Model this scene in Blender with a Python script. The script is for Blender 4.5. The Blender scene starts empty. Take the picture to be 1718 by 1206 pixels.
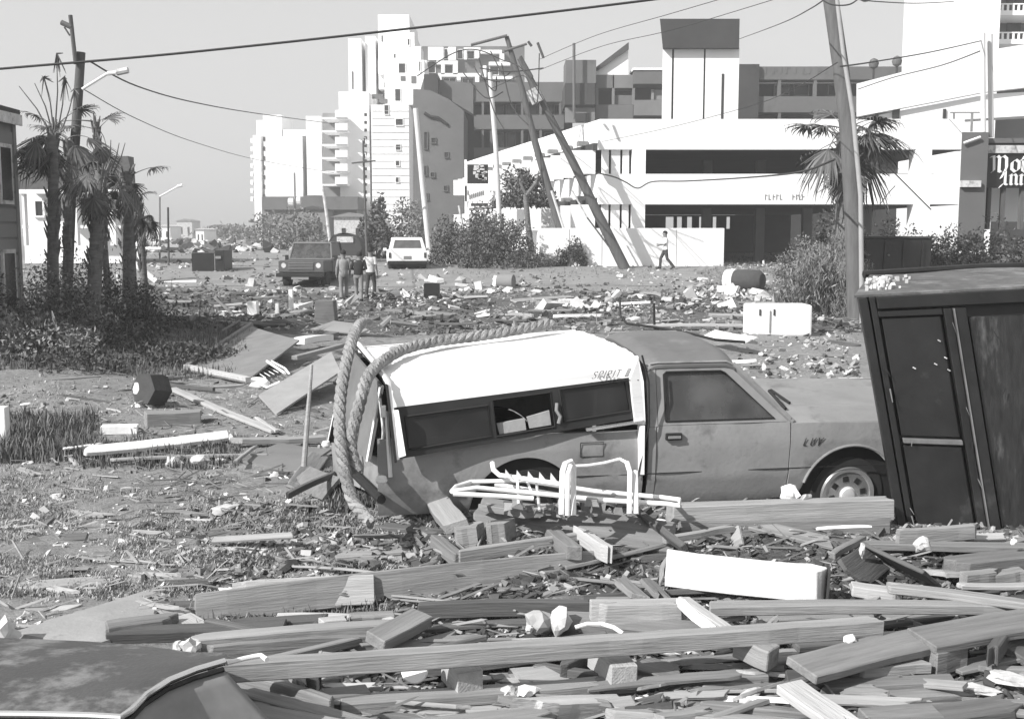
import bpy, bmesh, math, random
import numpy as np
from mathutils import Vector, Matrix, Euler, noise
SC = bpy.context.scene
COL = SC.collection
R = math.radians
# ------------------------------------------------------------------ camera
F, HZ, CH = 1900.0, 389.0, 2.35          # focal length in photo pixels, horizon row, eye height
PIT = math.atan((603 - HZ) / F)
cam_d = bpy.data.cameras.new('camera'); cam = bpy.data.objects.new('camera', cam_d); COL.objects.link(cam)
cam.location = (0, 0, CH); cam.rotation_euler = (R(90) - PIT, 0, 0)
cam_d.sensor_width = 36; cam_d.lens = 36 * F / 1718; cam_d.clip_start = .1; cam_d.clip_end = 6000
SC.camera = cam
# ------------------------------------------------------------------ sky, sun, exposure
SUN_EL, SUN_AZ = R(36), R(232)            # azimuth clockwise from +Y: behind the camera to the left
w = bpy.data.worlds.new('World'); SC.world = w; w.use_nodes = True
nt = w.node_tree; nt.nodes.clear()
sky = nt.nodes.new('ShaderNodeTexSky'); sky.sky_type = 'NISHITA'; sky.sun_disc = False
sky.sun_elevation = SUN_EL; sky.sun_rotation = SUN_AZ; sky.air_density = 1.2; sky.dust_density = 2.0
bw = nt.nodes.new('ShaderNodeRGBToBW'); nt.links.new(sky.outputs[0], bw.inputs[0])
mul = nt.nodes.new('ShaderNodeMath'); mul.operation = 'MULTIPLY'; mul.inputs[1].default_value = .3
add_ = nt.nodes.new('ShaderNodeMath'); add_.operation = 'ADD'; add_.inputs[1].default_value = 3.2
nt.links.new(bw.outputs[0], mul.inputs[0]); nt.links.new(mul.outputs[0], add_.inputs[0])
bg = nt.nodes.new('ShaderNodeBackground'); bg.inputs[1].default_value = .092
out = nt.nodes.new('ShaderNodeOutputWorld')
nt.links.new(add_.outputs[0], bg.inputs[0]); nt.links.new(bg.outputs[0], out.inputs[0])
sd = bpy.data.lights.new('sun', 'SUN'); sd.energy = 3.9; sd.angle = R(.5); sd.color = (1, .99, .98)
so = bpy.data.objects.new('sun', sd); COL.objects.link(so)
sdir = Vector((math.sin(SUN_AZ) * math.cos(SUN_EL), math.cos(SUN_AZ) * math.cos(SUN_EL), math.sin(SUN_EL)))
so.rotation_euler = sdir.to_track_quat('Z', 'Y').to_euler(); so.location = (-20, -20, 30)
vs = SC.view_settings; vs.view_transform = 'Standard'; vs.look = 'None'; vs.gamma = 1; vs.exposure = .84
# ------------------------------------------------------------------ helpers
CP, SP = math.cos(PIT), math.sin(PIT)
def ray(px, py):
    a, b = (px - 859) / F, (603 - py) / F
    return Vector((a, CP + b * SP, -SP + b * CP))
def at(px, py, Y):
    d = ray(px, py); t = Y / d.y
    return Vector((d.x * t, Y, CH + d.z * t))
def gp(px, py, z=0):
    d = ray(px, py); t = (z - CH) / d.z
    return Vector((d.x * t, d.y * t, z))
def sstep(a, b, x):
    t = np.clip((x - a) / (b - a), 0, 1); return t * t * (3 - 2 * t)
_rng = np.random.RandomState(7)
_G = _rng.rand(256, 256)
def vnoise(x, y):
    x = np.asarray(x, float); y = np.asarray(y, float)
    xi = np.floor(x).astype(int); yi = np.floor(y).astype(int)
    fx = x - xi; fy = y - yi; fx = fx * fx * (3 - 2 * fx); fy = fy * fy * (3 - 2 * fy)
    g = lambda i, j: _G[i % 256, j % 256]
    return (g(xi, yi) * (1 - fx) + g(xi + 1, yi) * fx) * (1 - fy) + (g(xi, yi + 1) * (1 - fx) + g(xi + 1, yi + 1) * fx) * fy - .5
def gz(x, y):
    x = np.asarray(x, float); y = np.asarray(y, float)
    near = 1 - sstep(26, 36, y)
    h = near * (.16 * vnoise(x * .35 + 9, y * .35) + .09 * vnoise(x * .9, y * .9 + 4) + .045 * vnoise(x * 2.7, y * 2.7) + .022 * vnoise(x * 8, y * 8) + .010 * vnoise(x * 21, y * 21))
    h = h + .70 * sstep(43, 56, y)
    h = h + .30 * np.exp(-((x + 8.5) / 4.) ** 2 - ((y - 22) / 6.) ** 2)
    h = h - .05 * (1 - sstep(7.2, 8.0, y)) * sstep(-3, -1, x)
    h = h + .13 * np.exp(-((x - 1.2) / 3.2) ** 4 - ((y - 8.9) / 1.5) ** 4)
    h = h - 1.0 * sstep(200, 600, y) * 0
    return h
def gh(x, y): return float(gz(x, y))
def gpt(px, py):
    p = gp(px, py)
    for _ in range(4): p = gp(px, py, gh(p.x, p.y))
    return p

class MB:
    def __init__(s): s.v = []; s.f = []
    def add(s, vs, fs):
        n = len(s.v); s.v += [tuple(v) for v in vs]; s.f += [tuple(i + n for i in f) for f in fs]; return s
    def box8(s, c):
        return s.add(c, [(0, 3, 2, 1), (4, 5, 6, 7), (0, 1, 5, 4), (1, 2, 6, 5), (2, 3, 7, 6), (3, 0, 4, 7)])
    def box(s, c, d, M=None):
        x, y, z = d[0] / 2, d[1] / 2, d[2] / 2; c = Vector(c)
        P = [Vector(q) for q in ((-x, -y, -z), (x, -y, -z), (x, y, -z), (-x, y, -z), (-x, -y, z), (x, -y, z), (x, y, z), (-x, y, z))]
        if M is not None: P = [M @ p for p in P]
        return s.box8([p + c for p in P])
    def bx(s, x0, x1, y0, y1, z0, z1): return s.box(((x0 + x1) / 2, (y0 + y1) / 2, (z0 + z1) / 2), (abs(x1 - x0), abs(y1 - y0), abs(z1 - z0)))
    def prism(s, poly, off):
        n = len(poly); poly = [Vector(p) for p in poly]; off = Vector(off)
        return s.add(poly + [p + off for p in poly], [tuple(reversed(range(n))), tuple(range(n, 2 * n))] + [(i, (i + 1) % n, n + (i + 1) % n, n + i) for i in range(n)])
    def tube(s, pts, r, n=8, cap=True):
        pts = [Vector(p) for p in pts]; rs = r if isinstance(r, (list, tuple)) else [r] * len(pts)
        V = []; Fc = []; up = None
        for i, p in enumerate(pts):
            t = (pts[min(i + 1, len(pts) - 1)] - pts[max(i - 1, 0)]).normalized()
            if up is None: up = Vector((0, 0, 1)) if abs(t.z) < .9 else Vector((1, 0, 0))
            a = t.cross(up)
            if a.length < 1e-5: a = t.orthogonal()
            a.normalize(); b = a.cross(t).normalized(); up = b
            for k in range(n):
                q = 2 * math.pi * k / n; V.append(p + (a * math.cos(q) + b * math.sin(q)) * rs[i])
        for i in range(len(pts) - 1):
            for k in range(n):
                k2 = (k + 1) % n; Fc.append((i * n + k, i * n + k2, (i + 1) * n + k2, (i + 1) * n + k))
        if cap: Fc.append(tuple(reversed(range(n)))); m = (len(pts) - 1) * n; Fc.append(tuple(range(m, m + n)))
        return s.add(V, Fc)
    def grid(s, fn, nu, nv):
        V = [fn(i / nu, j / nv) for i in range(nu + 1) for j in range(nv + 1)]
        return s.add(V, [(i * (nv + 1) + j, (i + 1) * (nv + 1) + j, (i + 1) * (nv + 1) + j + 1, i * (nv + 1) + j + 1) for i in range(nu) for j in range(nv)])
    def shell(s, fn, nu, nv, th):
        """two sheets th (Vector) apart, closed at the rim"""
        th = Vector(th); n0 = len(s.v); s.grid(fn, nu, nv); n1 = len(s.v); s.grid(lambda u, v: Vector(fn(u, v)) + th, nu, nv)
        rim = [i * (nv + 1) for i in range(nu + 1)] + [nu * (nv + 1) + j for j in range(1, nv + 1)] + [i * (nv + 1) + nv for i in range(nu - 1, -1, -1)] + [j for j in range(nv - 1, 0, -1)]
        for a, b in zip(rim, rim[1:] + rim[:1]): s.f.append((n0 + b, n0 + a, n1 + a, n1 + b))
        return s
    def lathe(s, prof, c, M=None, n=24):
        """prof: (radius, height) pairs round local Z"""
        c = Vector(c); V = []
        for r, h in prof:
            for k in range(n):
                q = 2 * math.pi * k / n; p = Vector((r * math.cos(q), r * math.sin(q), h)); V.append(((M @ p) if M is not None else p) + c)
        Fc = [(i * n + k, i * n + (k + 1) % n, (i + 1) * n + (k + 1) % n, (i + 1) * n + k) for i in range(len(prof) - 1) for k in range(n)]
        Fc += [tuple(reversed(range(n))), tuple(range((len(prof) - 1) * n, len(prof) * n))]
        return s.add(V, Fc)
    def build(s, name, m, parent=None, smooth=False, loc=None, bevel=0):
        me = bpy.data.meshes.new(name); off = Vector(loc) if loc is not None else Vector((0, 0, 0))
        if parent is not None and loc is None:
            q = parent
            while q.parent: q = q.parent
            off = Vector(q.get('_o', (0, 0, 0)))
        me.from_pydata([tuple(Vector(v) - off) for v in s.v], [], s.f); me.update()
        me.materials.append(m)
        if smooth:
            me.polygons.foreach_set('use_smooth', [True] * len(me.polygons))
            try: me.set_sharp_from_angle(angle=R(38))
            except Exception: pass
        o = bpy.data.objects.new(name, me); COL.objects.link(o)
        if parent is not None: o.parent = parent
        elif loc is not None: o.location = off
        if bevel:
            b = o.modifiers.new('b', 'BEVEL'); b.width = bevel; b.segments = 2; b.limit_method = 'ANGLE'
        return o
def tag(o, label=None, cat=None, group=None, kind=None):
    if label: o['label'] = label
    if cat: o['category'] = cat
    if group: o['group'] = group
    if kind: o['kind'] = kind
    return o
def thing(name, label, cat, loc=(0, 0, 0), group=None, rot=(0, 0, 0), local=False):
    o = bpy.data.objects.new(name, None); COL.objects.link(o); o.location = loc; o.rotation_euler = rot
    o.empty_display_size = .2; tag(o, label, cat, group)
    if not local: o['_o'] = tuple(loc)
    return o
def dup(o, parent=None):
    c = o.copy(); COL.objects.link(c)
    if parent is not None: c.parent = parent
    for ch in list(o.children): dup(ch, c)
    return c
# ------------------------------------------------------------------ materials (a black and white scene: every colour is a grey)
MATS = {}
def mat(name, g, rough=.8, var=.25, scale=3., bump=.0, bscale=40., metal=0., spec=.3, stretch=None, objvar=0., island=0., spots=None, coord='Object'):
    if name in MATS: return MATS[name]
    m = bpy.data.materials.new(name); m.use_nodes = True; n = m.node_tree; N = n.nodes; L = n.links
    b = N['Principled BSDF']; b.inputs['Roughness'].default_value = rough; b.inputs['Metallic'].default_value = metal; b.inputs['Specular IOR Level'].default_value = spec
    tc = N.new('ShaderNodeTexCoord'); mp = N.new('ShaderNodeMapping'); L.new(tc.outputs[coord], mp.inputs[0])
    if stretch: mp.inputs['Scale'].default_value = stretch
    no = N.new('ShaderNodeTexNoise'); no.inputs['Scale'].default_value = scale; no.inputs['Detail'].default_value = 7; no.inputs['Roughness'].default_value = .65
    L.new(mp.outputs[0], no.inputs[0]); wv_ = None
    if objvar:
        oi0 = N.new('ShaderNodeObjectInfo'); wv_ = N.new('ShaderNodeMath'); wv_.operation = 'MULTIPLY'; wv_.inputs[1].default_value = 57.; L.new(oi0.outputs['Random'], wv_.inputs[0]); no.noise_dimensions = '4D'; L.new(wv_.outputs[0], no.inputs['W'])
    mr = N.new('ShaderNodeMapRange'); mr.inputs[1].default_value = .25; mr.inputs[2].default_value = .75; mr.inputs[3].default_value = g * (1 - var); mr.inputs[4].default_value = g * (1 + var)
    L.new(no.outputs[0], mr.inputs[0]); val = mr.outputs[0]
    def mult(src, lo, hi):
        r = N.new('ShaderNodeMapRange'); r.inputs[3].default_value = lo; r.inputs[4].default_value = hi; L.new(src, r.inputs[0])
        k = N.new('ShaderNodeMath'); k.operation = 'MULTIPLY'; L.new(r.outputs[0], k.inputs[0]); return k
    if objvar:
        oi = N.new('ShaderNodeObjectInfo'); k = mult(oi.outputs['Random'], 1 - objvar, 1 + objvar); L.new(val, k.inputs[1]); val = k.outputs[0]
    if island:
        ge = N.new('ShaderNodeNewGeometry'); k = mult(ge.outputs['Random Per Island'], 1 - island, 1 + island); L.new(val, k.inputs[1]); val = k.outputs[0]
    if spots:                                   # (scale, threshold, multiplier): dirt and stains with a shape of their own
        sc_, th, mu = spots
        n2 = N.new('ShaderNodeTexNoise'); n2.inputs['Scale'].default_value = sc_; n2.inputs['Detail'].default_value = 8; n2.inputs['Roughness'].default_value = .7; L.new(mp.outputs[0], n2.inputs[0])
        if wv_: n2.noise_dimensions = '4D'; L.new(wv_.outputs[0], n2.inputs['W'])
        r = N.new('ShaderNodeMapRange'); r.inputs[1].default_value = th; r.inputs[2].default_value = th + .12; r.inputs[3].default_value = 1; r.inputs[4].default_value = mu; L.new(n2.outputs[0], r.inputs[0])
        k = N.new('ShaderNodeMath'); k.operation = 'MULTIPLY'; L.new(r.outputs[0], k.inputs[0]); L.new(val, k.inputs[1]); val = k.outputs[0]
    L.new(val, b.inputs['Base Color'])
    if bump:
        n3 = N.new('ShaderNodeTexNoise'); n3.inputs['Scale'].default_value = bscale; n3.inputs['Detail'].default_value = 5; L.new(mp.outputs[0], n3.inputs[0])
        bp = N.new('ShaderNodeBump'); bp.inputs['Strength'].default_value = bump; bp.inputs['Distance'].default_value = .02; L.new(n3.outputs[0], bp.inputs['Height']); L.new(bp.outputs[0], b.inputs['Normal'])
    MATS[name] = m; return m
def wood(name, g, rough=.85, var=.35, **k): return mat(name, g, rough, var, 2.4, .35, 11., stretch=(.5, 8, 8), objvar=.3, spots=(.9, .56, .62), **k)
M_wood = wood('weathered_wood', .235); M_woodl = wood('pale_wood', .345, var=.25); M_woodd = wood('dark_wood', .10); M_woodw = mat('white_painted_wood', .78, .6, .06, 6, .2, 30, spots=(9, .68, .5)); M_woodm = wood('grey_wood', .19)
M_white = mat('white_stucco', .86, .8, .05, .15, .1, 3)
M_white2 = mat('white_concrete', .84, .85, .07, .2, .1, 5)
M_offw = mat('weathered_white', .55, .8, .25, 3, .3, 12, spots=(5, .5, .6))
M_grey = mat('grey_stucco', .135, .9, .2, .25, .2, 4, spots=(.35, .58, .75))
M_greyl = mat('light_grey_stucco', .185, .9, .2, .3, .2, 4)
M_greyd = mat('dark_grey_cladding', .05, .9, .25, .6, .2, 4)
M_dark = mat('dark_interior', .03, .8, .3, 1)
M_slab = mat('concrete_slab', .22, .9, .2, .4)
M_pane = mat('window_pane', .035, .25, .3, 1, spec=.5)
M_roof = mat('grey_shingle', .065, .9, .3, 3, .4, 20)
M_pole = mat('creosote_pole', .10, .85, .35, 3, .5, 20, stretch=(4, 4, .4), objvar=.3)
M_polel = mat('bleached_pole', .62, .7, .15, 3, .2, 20, stretch=(4, 4, .4))
M_wire = mat('black_wire', .04, .6, .1)
M_metal = mat('galvanised_metal', .75, .35, .15, 5, metal=.3)
M_alum = mat('white_enamel_tube', .82, .35, .06, 8, spec=.5)
M_chrome = mat('chrome_trim', .75, .25, .05, 8, metal=.85)
M_paint = mat('faded_truck_paint', .25, .42, .2, 2.2, .12, 30, spec=.4, spots=(2.6, .53, .66))
M_paintr = mat('dusty_roof_paint', .14, .55, .18, 3, .05, 60, spec=.3, spots=(4, .55, 1.3))
M_shellw = mat('white_fibreglass', .85, .4, .05, 3, spots=(1.8, .56, .72), stretch=(.5, 5, 5))
M_shelld = mat('dark_shell_band', .022, .4, .3, 4, spec=.4)
M_rubber = mat('tyre_rubber', .03, .8, .3, 6)
M_trim = mat('black_rubber_seal', .02, .7, .2, 6)
M_rope = mat('hemp_rope', .25, .95, .45, 5, .9, 60, island=.12)
M_blackmetal = mat('black_cabinet_paint', .018, .42, .5, 2.5, .25, 12, spec=.4, spots=(3, .6, 2.6))
M_leaf = mat('leaf', .11, .7, .4, 1.3, island=.5, spec=.25)
M_leafd = mat('dark_leaf', .08, .7, .4, 1.3, island=.5, spec=.25)
M_leafl = mat('dry_leaf', .2, .8, .3, 2, island=.5, spec=.2)
M_frond = mat('wilted_palm_frond', .11, .75, .35, 3, island=.5, spec=.25)
M_bark = mat('palm_bark', .15, .95, .45, 5, .9, 14, stretch=(1, 1, 3))
M_grass = mat('dry_grass', .27, .9, .3, .8, island=.5)
M_weed = mat('tall_weed', .14, .9, .3, 2, island=.5)
M_bits_w = mat('pale_rubble', .5, .85, .2, 3, island=.35)
M_bits_g = mat('grey_rubble', .24, .9, .3, 3, island=.5)
M_bits_d = mat('dark_rubble', .06, .9, .4, 3, island=.5)
M_skin = mat('skin', .22, .6, .1, 8); M_hair = mat('dark_hair', .02, .8, .3, 20)
M_cl_w = mat('white_cloth', .7, .9, .1, 8, .3, 20); M_cl_g = mat('grey_cloth', .27, .9, .2, 8, .3, 20); M_cl_d = mat('black_cloth', .025, .9, .2, 8, .3, 20); M_cl_m = mat('pale_trousers_cloth', .22, .9, .2, 8, .3, 20); M_cl_k = mat('dark_trousers_cloth', .06, .9, .2, 8, .3, 20)
M_card = mat('pale_plywood', .30, .9, .15, 3, .2, 30, spots=(5, .62, .7))
def glass_mat(name, tint, dust, amount):
    m = bpy.data.materials.new(name); m.use_nodes = True; N = m.node_tree.nodes; L = m.node_tree.links; N.clear()
    o = N.new('ShaderNodeOutputMaterial'); tr = N.new('ShaderNodeBsdfTransparent'); tr.inputs[0].default_value = (tint,) * 3 + (1,)
    gl = N.new('ShaderNodeBsdfGlossy'); gl.inputs['Roughness'].default_value = .06; gl.inputs[0].default_value = (.8, .8, .8, 1)
    df = N.new('ShaderNodeBsdfDiffuse'); df.inputs[0].default_value = (dust,) * 3 + (1,)
    fr = N.new('ShaderNodeFresnel'); fr.inputs[0].default_value = 1.45
    tc = N.new('ShaderNodeTexCoord'); no = N.new('ShaderNodeTexNoise'); no.inputs['Scale'].default_value = 3.5; no.inputs['Detail'].default_value = 5; L.new(tc.outputs['Object'], no.inputs[0])
    r = N.new('ShaderNodeMapRange'); r.inputs[1].default_value = .3; r.inputs[2].default_value = .7; r.inputs[3].default_value = amount * .45; r.inputs[4].default_value = amount * 1.4; L.new(no.outputs[0], r.inputs[0])
    a = N.new('ShaderNodeMixShader'); L.new(r.outputs[0], a.inputs[0]); L.new(tr.outputs[0], a.inputs[1]); L.new(df.outputs[0], a.inputs[2])
    b = N.new('ShaderNodeMixShader'); L.new(fr.outputs[0], b.inputs[0]); L.new(a.outputs[0], b.inputs[1]); L.new(gl.outputs[0], b.inputs[2]); L.new(b.outputs[0], o.inputs[0])
    return m
M_glass = glass_mat('dusty_car_glass', .35, .14, .5)
M_glassd = glass_mat('tinted_shell_glass', .2, .045, .4)
# ground material: sand with soil, litter and drier patches (patches of real different ground)
def ground_mat():
    m = bpy.data.materials.new('sandy_ground'); m.use_nodes = True; n = m.node_tree; N = n.nodes; L = n.links; b = N['Principled BSDF']
    b.inputs['Roughness'].default_value = .95; b.inputs['Specular IOR Level'].default_value = .1
    ge = N.new('ShaderNodeNewGeometry'); at_ = N.new('ShaderNodeAttribute'); at_.attribute_name = 'soil'
    def nz(s, d=8, ro=.65):
        x = N.new('ShaderNodeTexNoise'); x.inputs['Scale'].default_value = s; x.inputs['Detail'].default_value = d; x.inputs['Roughness'].default_value = ro; L.new(ge.outputs['Position'], x.inputs[0]); return x.outputs[0]
    def mr(src, a, b_, c, d):
        x = N.new('ShaderNodeMapRange'); x.inputs[1].default_value = a; x.inputs[2].default_value = b_; x.inputs[3].default_value = c; x.inputs[4].default_value = d; L.new(src, x.inputs[0]); return x.outputs[0]
    def mt(op, a, c):
        x = N.new('ShaderNodeMath'); x.operation = op
        for i, q in enumerate((a, c)):
            if isinstance(q, float): x.inputs[i].default_value = q
            else: L.new(q, x.inputs[i])
        return x.outputs[0]
    sand = mt('MULTIPLY', mr(nz(.8), .3, .7, .20, .29), mr(nz(9, 8, .75), .3, .7, .68, 1.28))
    sand = mt('MULTIPLY', sand, mr(nz(55, 4, .8), .3, .7, .8, 1.2))
    soil = mt('MULTIPLY', mr(nz(2.), .3, .7, .065, .14), mr(nz(22, 6, .8), .35, .65, .5, 1.7))
    # the soil attribute is 0..1, roughened at its edges by noise
    k = mt('ADD', at_.outputs['Fac'], mr(nz(1.6, 8, .7), .3, .7, -.38, .38)); k = mr(k, .42, .62, 0., 1.)
    mx = N.new('ShaderNodeMix'); mx.data_type = 'FLOAT'; L.new(k, mx.inputs[0]); L.new(sand, mx.inputs[2]); L.new(soil, mx.inputs[3])
    L.new(mx.outputs[0], b.inputs['Base Color'])
    bp = N.new('ShaderNodeBump'); bp.inputs['Strength'].default_value = .9; bp.inputs['Distance'].default_value = .04; L.new(nz(14, 9, .75), bp.inputs['Height']); L.new(bp.outputs[0], b.inputs['Normal'])
    return m
M_ground = ground_mat()
M_road = mat('sandy_road', .23, .95, .22, .9, .3, 12, coord='Object', spots=(1.2, .58, .75))
# ------------------------------------------------------------------ ground
def make_ground():
    ys = [-25., -12., -4., 0., 1.5, 2.6]
    y = 3.0
    while y < 3500: ys.append(y); y += max(.035, y * .0085)
    ys = np.array(ys); t = np.linspace(-1, 1, 341); t = np.sign(t) * (np.abs(t) * .45 + np.abs(t) ** 4 * 1.3)
    X = t[None, :] * (5 + np.abs(ys[:, None])); Y = np.repeat(ys[:, None], len(t), 1); Z = gz(X, Y)
    P = np.stack([X, Y, Z], -1).reshape(-1, 3); ny, nx = X.shape
    idx = np.arange(ny * nx).reshape(ny, nx)
    Fc = np.stack([idx[:-1, :-1], idx[:-1, 1:], idx[1:, 1:], idx[1:, :-1]], -1).reshape(-1, 4)
    me = bpy.data.meshes.new('ground'); me.vertices.add(len(P)); me.vertices.foreach_set('co', P.ravel())
    me.loops.add(Fc.size); me.loops.foreach_set('vertex_index', Fc.ravel().astype(np.int32)); me.polygons.add(len(Fc))
    me.polygons.foreach_set('loop_start', np.arange(0, Fc.size, 4, dtype=np.int32)); me.polygons.foreach_set('use_smooth', np.ones(len(Fc), bool)); me.update()
    # soil: where the photo has dark litter and earth instead of sand
    x, y = P[:, 0], P[:, 1]; s = np.zeros(len(P))
    def blob(px, py, rx, ry, amp=1.):
        c = gp(px, py); return amp * np.exp(-((x - c.x) / rx) ** 2 - ((y - c.y) / ry) ** 2)
    s += .85 * (1 - sstep(7.6, 8.6, y)) * sstep(-2.0, -1.0, x)               # earth below the lumber heap
    s += .8 * sstep(23, 29, y) * (1 - sstep(42, 47, y)) * sstep(-12, -9, x)  # littered strip before the road
    s += blob(200, 540, 4.2, 5) + blob(60, 560, 3, 4) + blob(310, 575, 1.4, 1.6) + blob(150, 500, 5, 8) + blob(620, 600, 1.2, 1.5, .6) + blob(330, 740, 1.0, .6, .6) + blob(60, 745, .9, .4, .8) + blob(430, 900, 1.1, .25, .2) + blob(900, 860, 1.3, .4, .9) + blob(500, 800, .6, .3, .7) + blob(650, 520, 4, 4, .6)
    a = me.attributes.new('soil', 'FLOAT', 'POINT'); a.data.foreach_set('value', np.clip(s, 0, 1).astype(np.float32))
    me.materials.append(M_ground); o = bpy.data.objects.new('ground', me); COL.objects.link(o); tag(o, kind='structure')
make_ground()
def road_sheet():
    m = MB()
    def fn(u, v):
        x = -46 + 112 * u; y = 46.5 + 8.3 * v + .4 * math.sin(x * .5) * (1 - v); return (x, y, gh(x, y) + .012)
    m.grid(fn, 160, 24); o = m.build('road', M_road); tag(o, kind='structure')
    m = MB()
    def fn(u, v):
        y = 54.9 * (900 / 54.9) ** u; x = -14.0 + 8.0 * v - (y - 55) * .235; return (x, y, gh(x, y) + .02)
    m.grid(fn, 60, 6); o = m.build('street', M_road); tag(o, kind='structure')
road_sheet()
# ------------------------------------------------------------------ buildings
def pr(x0, y0, x1, y1, Y):
    a = at(x0, y0, Y); b = at(x1, y1, Y); return a.x, b.x, b.z, a.z      # x0,x1,zbottom,ztop
def pbox(m, x0, y0, x1, y1, Y, d, zb=None):
    X0, X1, z0, z1 = pr(x0, y0, x1, y1, Y)
    if zb is not None: z0 = zb
    m.bx(X0, X1, Y, Y + d, z0, z1); return m
def obox(m, x0, y0, x1, y1, Y, d, zb=None):
    """box whose side walls run back along the street grid here, so that the left wall is not seen end-on"""
    X0, X1, z0, z1 = pr(x0, y0, x1, y1, Y); z0 = z0 if zb is None else zb; k = d * X0 / Y
    return m.box8([(X0, Y, z0), (X1, Y, z0), (X1 + k, Y + d, z0), (X0 + k, Y + d, z0), (X0, Y, z1), (X1, Y, z1), (X1 + k, Y + d, z1), (X0 + k, Y + d, z1)])
def win(x0, y0, x1, y1, Y, parent, fm=None, fw=.10):
    """a window: frame standing 8 cm proud of the wall, pane set back in it"""
    X0, X1, z0, z1 = pr(x0, y0, x1, y1, Y)
    m = MB(); a = Y - .10; b = Y + .03
    m.bx(X0 - fw, X1 + fw, a, b, z1, z1 + fw); m.bx(X0 - fw, X1 + fw, a - .06, b, z0 - fw, z0)
    m.bx(X0 - fw, X0, a + .002, b, z0, z1); m.bx(X1, X1 + fw, a + .002, b, z0, z1)
    if X1 - X0 > 1.6: m.bx((X0 + X1) / 2 - .04, (X0 + X1) / 2 + .04, a + .03, b, z0, z1)
    f = m.build('window', fm or M_white, parent)
    q = MB(); q.bx(X0, X1, Y - .03, Y + .02, z0, z1); q.build('pane', M_pane, f); return f
def wallpart(name, rects, Y, d, material, parent, zb=None):
    for r in rects:
        m = MB(); pbox(m, *r, Y, d, zb); m.build(name, material, parent)

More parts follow.
